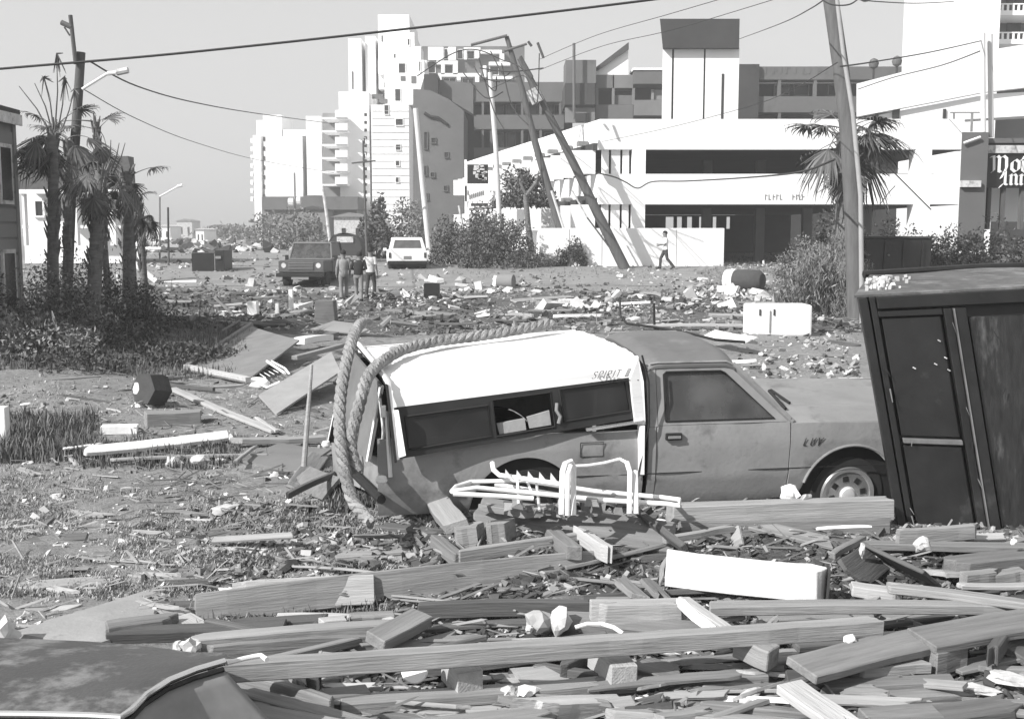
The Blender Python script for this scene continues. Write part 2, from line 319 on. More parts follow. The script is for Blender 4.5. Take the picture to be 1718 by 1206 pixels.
# --- parking garage --------------------------------------------------
def garage():
    GY, GB = 56.0, .72
    g = thing('parking_garage', 'long low white concrete parking garage with ribbed left wing and open dark decks', 'parking garage', (8, 56, GB))
    zt = at(1060, 200, GY).z; zb1 = at(1060, 251, GY).z; zt2 = at(1060, 292, GY).z; zb2 = at(1060, 343, GY).z; zw = at(1060, 383, GY).z
    xc = at(1060, 300, GY).x; xa = at(1006, 300, GY).x; xb = at(1614, 300, GY).x
    A = Vector((xa, GY)); B = Vector((at(783, 300, 90).x, 90.0)); dv = (B - A).normalized(); nv = Vector((-dv.y, dv.x)) * 1.0
    if nv.x > 0: nv = -nv
    L = (B - A).length
    def wing(m, s0, s1, o0, o1, z0, z1):
        P = [A + dv * s0 + nv * o0, A + dv * s1 + nv * o0, A + dv * s1 + nv * o1, A + dv * s0 + nv * o1]
        m.box8([(p.x, p.y, z0) for p in P] + [(p.x, p.y, z1) for p in P])
    def front(name, x0, x1, y0, y1, z0, z1, mt=M_white2):
        m = MB(); m.bx(x0, x1, y0, y1, z0, z1); return m.build(name, mt, g)
    front('parapet', xa + .01, xb, GY, GY + .35, zb1, zt); front('parapet', xa + .01, xb, GY, GY + .35, zb2, zt2)
    for (z0, z1, e) in ((zb1, zt, .0), (zb2, zt2, .0)):
        m = MB(); wing(m, 0, L, -.35, 0, z0, z1); m.build('parapet', M_white2, g)
    # deck slabs, back wall with gaps, dark soffits
    back = GY + 34
    for z in (zb1, zb2):
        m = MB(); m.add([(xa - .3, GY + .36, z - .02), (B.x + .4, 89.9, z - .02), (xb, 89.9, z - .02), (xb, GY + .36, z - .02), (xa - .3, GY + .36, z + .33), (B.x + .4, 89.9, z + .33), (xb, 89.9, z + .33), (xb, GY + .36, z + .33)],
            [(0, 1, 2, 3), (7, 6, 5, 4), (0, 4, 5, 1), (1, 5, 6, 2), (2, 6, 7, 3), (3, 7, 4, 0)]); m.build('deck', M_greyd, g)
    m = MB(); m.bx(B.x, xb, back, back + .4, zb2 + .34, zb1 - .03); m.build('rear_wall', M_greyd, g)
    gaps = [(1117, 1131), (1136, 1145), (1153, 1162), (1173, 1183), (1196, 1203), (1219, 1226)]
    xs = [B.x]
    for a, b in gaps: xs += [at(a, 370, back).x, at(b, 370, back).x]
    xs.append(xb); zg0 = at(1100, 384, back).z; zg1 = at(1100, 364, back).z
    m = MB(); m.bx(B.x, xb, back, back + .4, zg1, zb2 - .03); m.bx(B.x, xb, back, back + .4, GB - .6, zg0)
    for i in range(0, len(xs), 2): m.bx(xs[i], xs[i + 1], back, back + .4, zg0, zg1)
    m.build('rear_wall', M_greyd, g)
    # columns on the front
    for (c0, c1) in ((1060, 1083), (1534, 1562)):
        x0 = at(c0, 300, GY).x + .01; x1 = at(c1, 300, GY).x
        front('column', x0, x1, GY + .004, GY + .9, zt2 + .002, zb1 - .002); front('column', x0, x1, GY + .004, GY + .9, GB - .6, zb2 - .002)
    for px in (1180, 1270, 1350, 1450):
        for yy in (8, 18): front('inner_column', at(px, 300, GY + yy).x, at(px, 300, GY + yy).x + .5, GY + yy, GY + yy + .5, GB - .6, zb1, M_slab)
    for (a_, b_) in ((1010, 1022), (1026, 1041), (1045, 1056)):
        for (z0, z1) in ((zt2, zb1), (zw - .1, zb2)): front('fin', at(a_, 300, GY).x, at(b_, 300, GY).x, GY + .25, GY + .5, z0 + .005, z1 - .005)
    front('lower_wall', xa + .01, xc, GY + .006, GY + .3, GB - .6, zw - .1)
    # fins of the wing: two rows
    s = .6; k = 0
    while s < L - 1:
        for (z0, z1, nm) in ((zt2, zb1, 'fin'), (zw - .1, zb2, 'fin')):
            P = A + dv * s; m = MB(); x1 = P.x - .02
            m.box(((x1 - .62), P.y, (z0 + z1) / 2), (1.2, .22, z1 - z0 - .01)); m.build(nm, M_white2, g)
        k += 1; s += 1.95
    s = 2.0
    while s < L - 1:                                   # bracket stubs that stand out of each band
        for z in (zb1 + .42, zb2 + .35):
            P = A + dv * (s) + nv * .3; m = MB(); m.box((P.x, P.y, z), (.4, .5, .22), Matrix.Rotation(math.atan2(dv.y, dv.x), 3, 'Z')); m.build('beam_stub', M_slab, g)
        s += 2.9
    m = MB(); wing(m, 0, L, -.3, -.004, GB - .6, zw - .1); m.build('lower_wall', M_white2, g)
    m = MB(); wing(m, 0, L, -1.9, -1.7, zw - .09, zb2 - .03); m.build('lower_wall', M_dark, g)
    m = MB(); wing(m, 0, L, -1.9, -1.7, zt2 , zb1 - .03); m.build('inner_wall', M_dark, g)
    # barrier wall the man walks past
    m = MB(); m.bx(at(905, 400, 55.3).x, at(1215, 400, 55.3).x, 55.25, 55.55, GB - .6, at(1100, 383, 55.3).z); m.build('barrier_wall', M_white2, g, bevel=.03)
    for px in (955, 1010, 1135): m = MB(); x = at(px, 400, 55.2).x; m.bx(x - .008, x + .008, 55.235, 55.26, GB, at(1100, 385, 55.3).z); m.build('wall_joint', M_slab, g)
    # small faded lettering on the lower parapet
    m = MB(); z = at(1290, 331, GY).z
    for i, px in enumerate((1284, 1290, 1297, 1303, 1309, 1330, 1336, 1341, 1346)):
        x = at(px, 300, GY).x
        m.bx(x, x + .04, GY - .02, GY - .002, z - .13, z + .13); m.bx(x + .04, x + .12, GY - .02, GY - .002, z + (.07, -.13, 0)[i % 3], z + (.11, -.09, .04)[i % 3]);
    m.build('faded_lettering', M_slab, g)
    # water inside the entry ramp floor
    return g
garage()
def stair_tower():
    Y = 78; t = thing('stair_tower', 'square white stair tower with dark flared cap behind the garage roof', 'tower', (13, Y, .8))
    for (a, b) in ((1112, 1126), (1131, 1179), (1184, 1238)):
        m = MB(); obox(m, a, 80, b, 200, Y, 5.4, 6.8); m.build('wall', M_white, t)
    m = MB(); pbox(m, 1126.2, 80, 1130.8, 200, Y + .5, 1.6, 6.8); m.build('joint', M_greyd, t)
    m = MB(); pbox(m, 1179.2, 80, 1183.8, 200, Y + .5, 1.6, 6.8); m.build('joint', M_greyd, t)
    m = MB(); pbox(m, 1211, 124, 1213.5, 200, Y - .03, .06); m.build('slot', M_pane, t)
    a = at(1116, 81, Y); b = at(1236, 81, Y); c = at(1107, 32, Y - .6); e = at(1241, 32, Y - .6); q = at(1112, 81, Y - .5); r = at(1240, 81, Y - .5)
    m = MB(); D = 6.6
    m.box8([(q.x, q.y, q.z), (r.x, r.y, r.z), (r.x + 1.1, r.y + D, r.z), (q.x + 1.1, q.y + D, q.z), (c.x, c.y, c.z), (e.x, e.y, c.z), (e.x + 1.1, e.y + D, c.z), (c.x + 1.1, c.y + D, c.z)]); m.build('cap', M_greyd, t)
stair_tower()
def ramp_block():
    Y = 63.0
    g = thing('hotel_podium', 'white hotel podium whose long parapet climbs to the right behind the motel sign', 'building', (25, Y, .8))
    def band(name, pts, d, Yo=0., mt=M_white):
        m = MB(); m.prism([at(x, y, Y + Yo) for x, y in pts], (d * .33, d, 0)); m.build(name, mt, g)
    band('parapet', [(1437, 196), (1490, 186), (1650, 155), (1800, 138), (1800, 62), (1650, 86), (1437, 141)], .5)
    band('parapet', [(1437, 251), (1614, 251), (1614, 201), (1800, 190), (1800, 150), (1660, 158), (1500, 188), (1437, 200)], 1.5, .3)
    band('wall', [(1437, 340), (1614, 340), (1614, 291), (1437, 291)], .5, .1)
    for (a, b) in ((1469, 1474), (1498, 1509), (1583, 1587)): m = MB(); pbox(m, a, 183, b, 199, Y + .2, .12); m.build('slot', M_pane, g)
    m = MB(); pbox(m, 1595, 188, 1644, 190, Y - .3, .1); pbox(m, 1600, 190, 1602, 205, Y - .3, .1); pbox(m, 1630, 190, 1632, 221, Y - .3, .1); m.build('handrail', M_slab, g)
    for px, py in ((1466, 107), (1505, 103)):
        p = at(px, py, Y + .2); m = MB(); m.tube([(p.x, p.y, p.z - .9), p], .06); lp = m.build('lamp_post', M_greyd, g)
        m = MB(); m.lathe([(.05, -.3), (.22, -.2), (.28, 0), (.2, .2), (.05, .28)], p, n=12); m.build('lamp_globe', M_pole, lp, True)
    t = thing('hotel_tower', 'tall blank white hotel tower at the upper right with balconies on its right side', 'building', (30, 80, .8))
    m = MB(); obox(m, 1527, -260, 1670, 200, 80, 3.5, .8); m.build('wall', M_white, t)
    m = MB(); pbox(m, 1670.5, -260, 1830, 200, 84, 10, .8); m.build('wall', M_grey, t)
    for y in (-52, -4, 44, 92):
        m = MB(); pbox(m, 1672, y + 22, 1830, y + 30, 81, 3); m.build('balcony_floor', M_white, t)
        m = MB(); pbox(m, 1672, y + 10, 1830, y + 12, 81, .1)
        for i in range(18): pbox(m, 1672 + i * 9, y + 12, 1675 + i * 9, y + 22, 81.02, .08)
        m.build('railing', M_white, t)
        m = MB(); pbox(m, 1690, y - 12, 1712, y + 22, 83.9, .2); m.build('balcony_door', M_pane, t)
ramp_block()
def condo_right():
    Y = 98; t = thing('condominium', 'dark grey condominium with long balconies between the stair tower and leaning utility pole', 'building', (26, Y, .8))
    m = MB(); obox(m, 1239, 108, 1272, 204, Y - .4, 9, .8); m.build('end_wall', M_greyd, t)
    m = MB(); pbox(m, 1272.2, 140, 1520, 204, Y + 2.2, 6, .8); m.build('rear_wall', M_greyd, t)
    for (y0, y1) in ((112, 134), (162, 189), (206, 230)):
        m = MB(); pbox(m, 1272.3, y0, 1520, y1, Y, .3); m.build('balcony_front', M_grey, t)
        m = MB(); pbox(m, 1272.3, y1 - 3, 1520, y1 + .5, Y + .3, 2.); m.build('balcony_floor', M_slab, t)
    for x in (1306, 1366, 1412, 1470):
        m = MB(); pbox(m, x, 133, x + 4, 163, Y + .05, .4); m.build('post', M_grey, t)
        m = MB(); pbox(m, x, 188.5, x + 4, 207, Y + .05, .4); m.build('post', M_grey, t)
    for x in (1296, 1329, 1386, 1440): win(x + 4, 144, x + 26, 160, Y + 2.2, t, M_slab)
    m = MB()
    # worn raised marks along the roof band
    for i, x in enumerate((1283, 1296, 1309, 1318, 1333, 1346, 1357, 1370, 1384)):
        pbox(m, x, 114, x + 3, 124, Y - .03, .028)
        if i % 2: pbox(m, x + 3, 113 + 5 * (i % 3), x + 8, 115 + 5 * (i % 3), Y - .03, .028)
    m.build('roof_sign_remnant', M_grey, t)
condo_right()
def condo_mid():
    Y = 104; t = thing('apartment_block', 'grey apartment block with a white slanted roof stub and a tall chimney pipe', 'building', (9, Y, .8))
    def b(name, x0, y0, x1, y1, o, d, mt): m = MB(); pbox(m, x0, y0, x1, y1, Y + o, d); return m.build(name, mt, t)
    b('wall', 948, 140, 998, 176, -1, 6, M_greyd); b('wall', 949, 101, 1000, 139.8, -.8, 4, M_grey)
    b('wall', 998.4, 126, 1112, 320, 2.5, 6, M_greyd)
    b('balcony_front', 999, 126, 1028, 148, 0, 2.4, M_grey); b('balcony_front', 1030.5, 126, 1062, 148, .1, 2.3, M_greyl); b('balcony_front', 1064, 118, 1114, 141, -.6, 2.8, M_grey)
    b('parapet_cap', 1062, 114, 1114, 117.8, -.7, 3, M_white)
    b('balcony_front', 999, 176, 1062, 206, 0, .4, M_grey); b('balcony_front', 1064, 168, 1114, 194, -.6, .4, M_greyl); b('balcony_front', 948, 181, 998, 206, -.5, .4, M_greyl)
    b('post', 999, 148.2, 1004, 175.8, 0, .4, M_greyl); b('post', 1027, 148.2, 1031, 175.8, 0, .4, M_greyl); b('post', 1061, 148.2, 1065, 175.8, 0, .4, M_greyl); b('post', 1093, 150, 1097, 167.8, 0, .4, M_slab)
    b('balcony_screen', 1032, 160, 1060, 175.8, .3, .2, M_grey); b('balcony_screen', 1097.2, 151, 1114, 167.8, .2, .2, M_slab)
    b('window', 965, 190, 989, 204, -.6, .08, M_pane)
    m = MB(); m.prism([at(x, y, Y + .5) for x, y in ((998, 126), (1054, 125.8), (1054, 84), (1000, 120))], (0, 5, 0)); m.build('slanted_wall', M_white, t)
    m = MB(); m.prism([at(x, y, Y + .1) for x, y in ((1000, 113), (1003, 118), (1055, 83), (1055, 71))], (0, 6, 0)); m.build('slanted_roof', M_roof, t)
    m = MB(); m.tube([at(963, 200, Y - 1.6), at(963, 73, Y - 1.6)], .13); m.build('pipe', M_pole, t)
condo_mid()
def condo_left():
    Y = 112; t = thing('balcony_block', 'dark grey balcony block behind the two leaning poles with blank stained end wall', 'building', (-2, Y, .8))
    def b(name, x0, y0, x1, y1, o, d, mt): m = MB(); pbox(m, x0, y0, x1, y1, Y + o, d); return m.build(name, mt, t)
    b('rear_wall', 779, 160, 960, 290, 3, 8, M_greyd)
    for (y0, y1) in ((138, 171), (193, 217), (248, 275)):
        b('balcony_front', 795, y0, 946, y1, 0, .3, M_grey); b('balcony_floor', 795, y1 - 2.5, 946, y1, .3, 2.7, M_slab)
    for x in (808, 822, 874, 905, 938): b('post', x, 171.1, x + 4, 192.8, .1, .4, M_grey); b('post', x, 217.1, x + 4, 247.8, .1, .4, M_grey)
    for x in (830, 850, 888, 915): win(x, 176, x + 14, 192, Y + 3, t, M_slab); win(x, 224, x + 14, 246, Y + 3, t, M_slab)
    # end wall: slanted top, seen left of the balconies
    m = MB(); m.prism([at(x, y, Y - 9) for x, y in ((693, 425), (778, 425), (778, 186), (752, 166), (722, 152), (700, 150), (693, 150))], (0, 9.4, 0)); m.build('end_wall', M_grey, t)
    m = MB(); m.prism([at(x, y, Y - .2) for x, y in ((705, 152), (755, 168), (794, 192), (794, 140), (735, 134), (712, 128))], (0, 6, 0)); m.build('upper_wall', M_grey, t)
    for (x0, y0, x1, y1) in ((712, 222, 717, 250), (712, 279, 716, 294), (724, 232, 731, 240), (746, 256, 752, 264), (745, 312, 751, 320), (723, 290, 729, 297), (712, 325, 718, 335), (744, 366, 750, 374)): win(x0, y0, x1, y1, Y - 9, t, M_grey, .06)
    m = MB(); m.tube([at(x, y, Y - 9.1) for x, y in ((712, 190), (722, 196), (735, 198), (750, 209))], .16, 6); m.build('torn_gutter', M_dark, t)
    b('penthouse', 711, 125, 735, 162, -1.2, 5, M_greyd)
condo_left()
def white_tower():
    Y = 150; t = thing('stepped_hotel', 'tall white hotel stepping up to a rooftop block with a dark right side', 'hotel', (-15, Y, 0))
    def b(name, x0, y0, x1, y1, o, d, mt=M_white): m = MB(); pbox(m, x0, y0, x1, y1, Y + o, d, 0 if y1 > 400 else None); return m.build(name, mt, t)
    b('roof_block', 634, 25, 687, 72, 2, 14); b('wall', 584, 65, 611, 420, 0, 16); b('wall', 612.5, 61, 634, 420, .6, 16); b('wall', 634.3, 55, 696, 150, .3, 14)
    b('wall', 568, 154, 622, 420, -4, 14); b('wall', 622.3, 176, 688, 420, -5.2, 12); b('wall', 645, 125, 712, 175.8, -2, 10); b('terrace', 634, 101, 712, 124.8, -1.2, 8)
    b('wall', 696.3, 78, 706, 101, -.6, 5)
    # windows and terrace recesses
    for (x0, y0, x1, y1, o) in ((669, 107, 680, 123, -1.2), (663, 150, 672, 170, -2), (644, 138, 648, 148, -1.2), (661, 91, 664, 98, .3), (645, 177, 652, 192, -5.2), (664, 200, 676, 211, -5.2), (664, 243, 672, 252, -5.2), (664, 270, 670, 278, -5.2), (664, 298, 669, 306, -5.2), (610, 232, 613, 242, -4), (610, 258, 613, 266, -4), (684, 66, 687, 76, .3), (703, 104, 705, 120, -1.2), (702, 155, 706, 172, -2)):
        win(x0, y0, x1, y1, Y + o, t, None, .08)
    for y in range(190, 345, 13):
        m = MB(); pbox(m, 611, y, 615.5, y + 5, Y - 4.06, .12); m.build('window', M_pane, t)
    for y in range(186, 400, 12):
        m = MB(); pbox(m, 624, y, 686, y + .7, Y - 5.26, .1); m.build('floor_line', M_offw, t)
    for (x0, y0, x1, y1, o) in ((624, 158, 643, 166, -2.06), (636, 166, 650, 174, -2.06), (590, 120, 593, 150, -.06), (672, 128, 680, 136, -2.06), (690, 128, 698, 140, -2.06), (640, 60, 642, 70, .24)):
        m = MB(); pbox(m, x0, y0, x1, y1, Y + o, .12); m.build('terrace_opening', M_grey, t)
    # balconies stacked on the tower's left
    for y in (197, 219, 242, 264, 287, 309):
        b('balcony_floor', 540, y, 583, y + 3, -6, 5); b('balcony_front', 562, y - 12, 583, y, -6.3, .3)
    b('balcony_wall', 541, 190, 583, 330, -1, 4, M_slab)
    b('podium', 440, 330, 600, 352, -10, 10, M_grey); b('podium_wall', 440, 352.2, 600, 425, -9.5, 9, M_greyl)
    u = thing('roof_terrace_block', 'white gridded upper hotel floors seen above the grey balcony block', 'hotel', (-5, 170, 0))
    m = MB(); pbox(m, 708, 78, 880, 150, 172, 8, 0); m.build('wall', M_grey, u)
    for (x0, y0, x1, y1) in ((718, 79, 744, 101), (752, 79, 765, 101), (708, 101.5, 716, 126), (732, 102, 768, 108), (740, 108.2, 746, 125), (760, 108.2, 768, 125), (778, 80, 806, 85), (778, 85.2, 783, 100), (796, 85.2, 804, 98), (806, 84, 842, 90), (735, 123, 806, 129), (735, 129.2, 741, 150), (766, 129.2, 773, 150), (797, 129.2, 804, 150), (735, 150.2, 770, 154), (820, 104, 856, 110), (810, 110.2, 816, 130), (838, 90.2, 846, 103), (820, 128, 860, 133)):
        m = MB(); pbox(m, x0, y0, x1, y1, 171, 1.2); m.build('balcony_frame', M_white, u)
    for (x0, y0, x1, y1) in ((746, 83, 751, 99), (768, 84, 776, 99), (785, 87, 795, 99), (747, 110, 759, 124), (744, 132, 764, 148), (776, 132, 795, 148), (718, 104, 730, 122), (822, 112, 836, 126)): win(x0, y0, x1, y1, 172, u, None, .08)
white_tower()
def far_left_tower():
    Y = 205; t = thing('balconied_hotel', 'far white hotel with two flat blocks at the left end of the tower row', 'hotel', (-38, Y, 0))
    def b(name, x0, y0, x1, y1, o, d, mt=M_white): m = MB(); pbox(m, x0, y0, x1, y1, Y + o, d, 0 if y1 > 398 else None); return m.build(name, mt, t)
    b('roof_block', 441, 193, 473, 228, 3, 10); b('roof_block', 430, 202, 441, 228, 4, 8); b('wall', 424, 227, 441, 420, 1, 16); b('wall', 442, 229, 508, 330, 0, 16); b('wall', 443, 330.3, 508, 420, 1.5, 12, M_greyl)
    for y in range(232, 340, 14): b('balcony_front', 420, y, 424, y + 8, 1, 3); 
    for y in range(230, 330, 16): b('window', 441.2, y, 444.5, y + 7, -.1, .2, M_pane)
    b('wall', 513, 195, 541, 328, -3, 18); b('joint_wall', 508.3, 228, 512.7, 420, 1, 10, M_slab); b('wall', 475, 218, 512, 228, 3, 8)
    b('upper_wall', 546, 196, 583, 240, -3.5, 8); b('wall', 513, 328.3, 541, 420, -2, 12, M_grey)
    for y in (203, 222): win(553, y, 558, y + 10, Y - 3.5, t, None, .1); win(570, y, 575, y + 10, Y - 3.5, t, None, .1)
far_left_tower()
# --- low far houses --------------------------------------------------
random.seed(11)
for i, (x0, y0, x1, Y, tone, lb) in enumerate([(262, 380, 285, 240, 0, 'tiny white far house just right of the palm clump'), (296, 371, 322, 300, 1, 'far pale house with flat roof beyond the lamp post'), (328, 385, 342, 190, 0, 'small white far box house above the dark trash container'), (350, 380, 372, 330, 2, 'low grey far house left of the distant dark trees'), (384, 384, 402, 260, 0, 'tiny white far house before the distant trees'), (455, 372, 476, 180, 0, 'low white shed at the foot of the far left hotel'), (560, 364, 612, 120, 1, 'pale low shop building behind the people and the parked trucks'), (502, 352, 548, 135, 2, 'grey low building between far hotel and leaning pole')]):
    t = thing('far_house', lb, 'house', at((x0 + x1) / 2, 400, Y))
    zt = at(0, y0, Y).z; a = at(x0, y0, Y).x; b = at(x1, y0, Y).x
    m = MB(); m.bx(a, b, Y, Y + 8, -.2, zt); m.build('wall', (M_white, M_offw, M_slab)[tone], t)
    m = MB(); m.prism([(a - .3, Y - .3, zt), (b + .3, Y - .3, zt), ((a + b) / 2, Y - .3, zt + (b - a) * .14)], (0, 8.6, 0)); m.build('roof', (M_offw, M_slab, M_roof)[tone], t)
    for q in (.25, .7):
        m = MB(); x = a + (b - a) * q; m.bx(x, x + (b - a) * .12, Y - .06, Y + .02, zt * .35, zt * .7); m.build('window', M_pane, t)
# --- house at the left edge ------------------------------------------
def left_house():
    t = thing('beach_house', 'grey board house with drooping eave cut by the left picture edge', 'house', (-11, 21, 0))
    X = -10.19; Y0, Y1 = 17.0, 23.5; ze = 4.62
    m = MB(); m.bx(X - 5, X, Y0, Y1, -.2, ze - .02); m.build('wall', M_slab, t)
    for k in range(14):
        m = MB(); z = .2 + k * .31; m.box((X + .012, (Y0 + Y1) / 2, z), (.03, Y1 - Y0, .26)); m.build('siding_board', M_slab, t)
    m = MB(); m.box8([(X - 6, Y0 - .6, ze + 1.7), (X + .12, Y0 - .6, ze), (X + .12, Y1 + .1, ze - .02), (X - 6, Y1 + .1, ze + 1.7), (X - 6, Y0 - .6, ze + 1.9), (X + .12, Y0 - .6, ze + .2), (X + .12, Y1 + .1, ze + .2), (X - 6, Y1 + .1, ze + 1.9)]); m.build('roof', M_roof, t)
    m = MB(); m.bx(X + .125, X + .16, Y0 - .6, Y1 + .1, ze - .12, ze + .1); m.build('fascia_board', M_offw, t)
    for (y, z0, z1, wd) in ((22.95, 2.9, 4.1, .6), (21.2, 2.9, 4.0, .8), (22.9, .6, 2.0, .6)):
        m = MB(); m.bx(X, X + .07, y - wd / 2, y + wd / 2, z0, z1); f = m.build('window', M_offw, t)
        m = MB(); m.bx(X + .03, X + .08, y - wd / 2 + .08, y + wd / 2 - .08, z0 + .08, z1 - .08); m.build('pane', M_pane, f)
    m = MB(); m.bx(X + .002, X + .05, Y1 - .1, Y1 + .03, 0, ze - .05); m.build('corner_post', M_slab, t)
    t = thing('gabled_cottage', 'white cottage with dark shingle roof and porch columns behind the palm trunks', 'house', (-22, 58, 0))
    Y = 58
    def b(name, x0, y0, x1, y1, o, d, mt): m = MB(); pbox(m, x0, y0, x1, y1, Y + o, d); return m.build(name, mt, t)
    m = MB(); obox(m, 37, 325, 206, 420, Y + 2.2, 7, 0); m.build('wall', M_white, t)
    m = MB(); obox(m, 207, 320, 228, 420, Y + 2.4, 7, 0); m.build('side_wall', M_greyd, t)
    a = at(20, 319, Y - .4); c = at(228, 319, Y - .4); e = at(37, 262, Y + 4); f = at(214, 262, Y + 4)
    m = MB(); m.box8([a, c, (c.x * (Y + 9) / (Y - .4), Y + 9, a.z), (a.x, Y + 9, a.z), (e.x, Y + 4, e.z), (f.x, Y + 4, e.z), (f.x, Y + 5, e.z), (e.x, Y + 5, e.z)]); m.build('roof', M_roof, t)
    b('fascia_board', 30, 318, 232, 325, -.5, .2, M_white)
    for x in (118, 182): b('porch_column', x, 325.2, x + 13, 412, -.3, .35, M_white)
    b('porch_column', 36, 325.2, 44, 412, -.3, .35, M_white); b('porch_rail', 37, 378, 225, 383, -.2, .1, M_white)
    for x in (60, 92, 136, 150): win(x, 338, x + 13, 362, Y + 2.2, t)
left_house()
# --- motel sign --------------------------------------------------------
NIB = {}
def strokes(text, font, size, org, U, V, N, nib, out, slant=0., gap=.22):
    """letters as broad-nib strokes: text -> quads in the plane (U right, V up), stood out by N"""
    x = 0
    for ch in text:
        if ch == ' ': x += .5; continue
        wd, paths = font[ch]
        for path in paths:
            for (a, b) in zip(path, path[1:]):
                a = Vector((x + a[0] + slant * a[1], a[1])) * size; b = Vector((x + b[0] + slant * b[1], b[1])) * size
                nv_ = Vector(nib) * size
                d = (b - a)
                if abs(d.x * nv_.y - d.y * nv_.x) < 1e-9 * size: nv_ = Vector((-nv_.y, nv_.x))
                q = [a - nv_ / 2, b - nv_ / 2, b + nv_ / 2, a + nv_ / 2]
                if (q[1] - q[0]).x * (q[2] - q[1]).y - (q[1] - q[0]).y * (q[2] - q[1]).x < 0: q.reverse()
                out.prism([org + U * p.x + V * p.y for p in q], N)
        x += wd + gap
    return x * size
GOTH = {'M': (1.25, [[(0, .95), (.18, 1), (.22, .1), (.1, 0)], [(.22, .85), (.42, 1.02), (.55, .88), (.55, .05), (.66, .0)], [(.58, .85), (.8, 1.02), (1.0, .85), (1.02, .3), (.92, .05), (.7, -.38)]]),
        'o': (.5, [[(.28, .78), (.05, .6), (.05, .18), (.26, 0)], [(.26, .0), (.5, .18), (.5, .6), (.28, .78)]]),
        't': (.4, [[(.3, 1.05), (.18, .85), (.18, .12), (.34, .0), (.42, .06)], [(.0, .74), (.48, .78)]]),
        'e': (.45, [[(.46, .2), (.25, 0), (.05, .18), (.05, .6), (.27, .78), (.45, .62), (.08, .38)]]),
        'l': (.25, [[(.05, 1.05), (.15, .98), (.15, .1), (.28, 0)]]),
        'I': (.35, [[(.0, .95), (.2, 1.0), (.2, .05), (.36, 0)], [(-.2, -.18), (-.06, -.02), (.08, .1)]]),
        'n': (.6, [[(.03, .72), (.13, .78), (.13, .05), (.22, .0)], [(.16, .62), (.38, .8), (.52, .65), (.52, .08), (.64, 0)]])}
ITAL = {'S': (.55, [[(.55, .85), (.4, 1), (.12, .95), (.1, .65), (.45, .45), (.45, .1), (.2, 0), (0, .12)]]), 'P': (.5, [[(0, 0), (.05, 1), (.45, .98), (.5, .62), (.05, .5)]]),
        'I': (.12, [[(.05, 0), (.08, 1)]]), 'R': (.55, [[(0, 0), (.05, 1), (.45, .98), (.48, .6), (.05, .5), (.5, 0)]]), 'T': (.55, [[(.0, 1), (.6, 1)], [(.3, 1), (.25, 0)]]),
        '3': (.55, [[(.0, 1), (.62, 1)], [(.0, 0), (.55, 0)], [(.1, 0), (.13, 1)], [(.28, 0), (.31, 1)], [(.46, 0), (.49, 1)]]),
        'L': (.5, [[(.05, 1), (0, .05), (.45, 0)]]), 'U': (.55, [[(.05, 1), (.02, .15), (.2, 0), (.45, .1), (.5, 1)]]), 'V': (.55, [[(.02, 1), (.22, 0), (.6, 1)]])}
def motel_sign():
    Y = 40; t = thing('motel_sign', 'dark motel sign board with white gothic lettering on slim posts', 'sign', (18, Y, .9))
    m = MB(); pbox(m, 1652, 232, 1836, 240, Y - .15, .8); m.build('top_frame', M_grey, t)
    m = MB(); pbox(m, 1655, 244, 1833, 257, Y - .1, .5); m.build('header_panel', M_offw, t)
    m = MB(); pbox(m, 1652, 240.3, 1836, 315, Y, .4); m.build('sign_panel', M_blackmetal, t)
    U, V, N = Vector((1, 0, 0)), Vector((0, 0, 1)), Vector((0, -.05, 0)); u = Y / F
    m = MB(); strokes('Motel', GOTH, 26 * u, at(1661, 289, Y - .003), U, V, N, (.15, .10), m, gap=.06); m.build('lettering', M_white, t)
    m = MB(); strokes('Inn', GOTH, 22 * u, at(1681, 310.5, Y - .003), U, V, N, (.15, .1), m, gap=.16); m.build('lettering', M_white, t)
    for x in (1658, 1682, 1714, 1760, 1810): m = MB(); pbox(m, x, 315.2, x + 2.6, 385, Y + .1, .2); m.build('post', M_pole, t)
    m = MB(); pbox(m, 1655, 316, 1836, 372, Y + 1.6, .3); m.build('rear_panel', M_white, t)
    t = thing('sign_pier', 'tall grey masonry pier left of the motel sign board', 'pier', (16, 40, .5))
    m = MB(); obox(m, 1614, 222, 1650, 420, Y - .4, 1.2); m.build('shaft', M_grey, t)
    m = MB(); pbox(m, 1613, 303, 1646, 314, Y - .55, .14); m.build('ledge', M_offw, t)
    m = MB(); m.tube([at(1617, 240, Y - .5), at(1645, 230, Y - .5)], .04); m.build('bracket', M_white, t)
    m = MB(); m.tube([at(1650, 222, Y - .2), at(1649, 56, Y - .2)], .09); m.build('mast', M_polel, t, True)
    m = MB(); m.tube([at(1663, 231, Y + .1), at(1661, 58, Y + .1)], .10); m.build('mast', M_polel, t, True)
motel_sign()
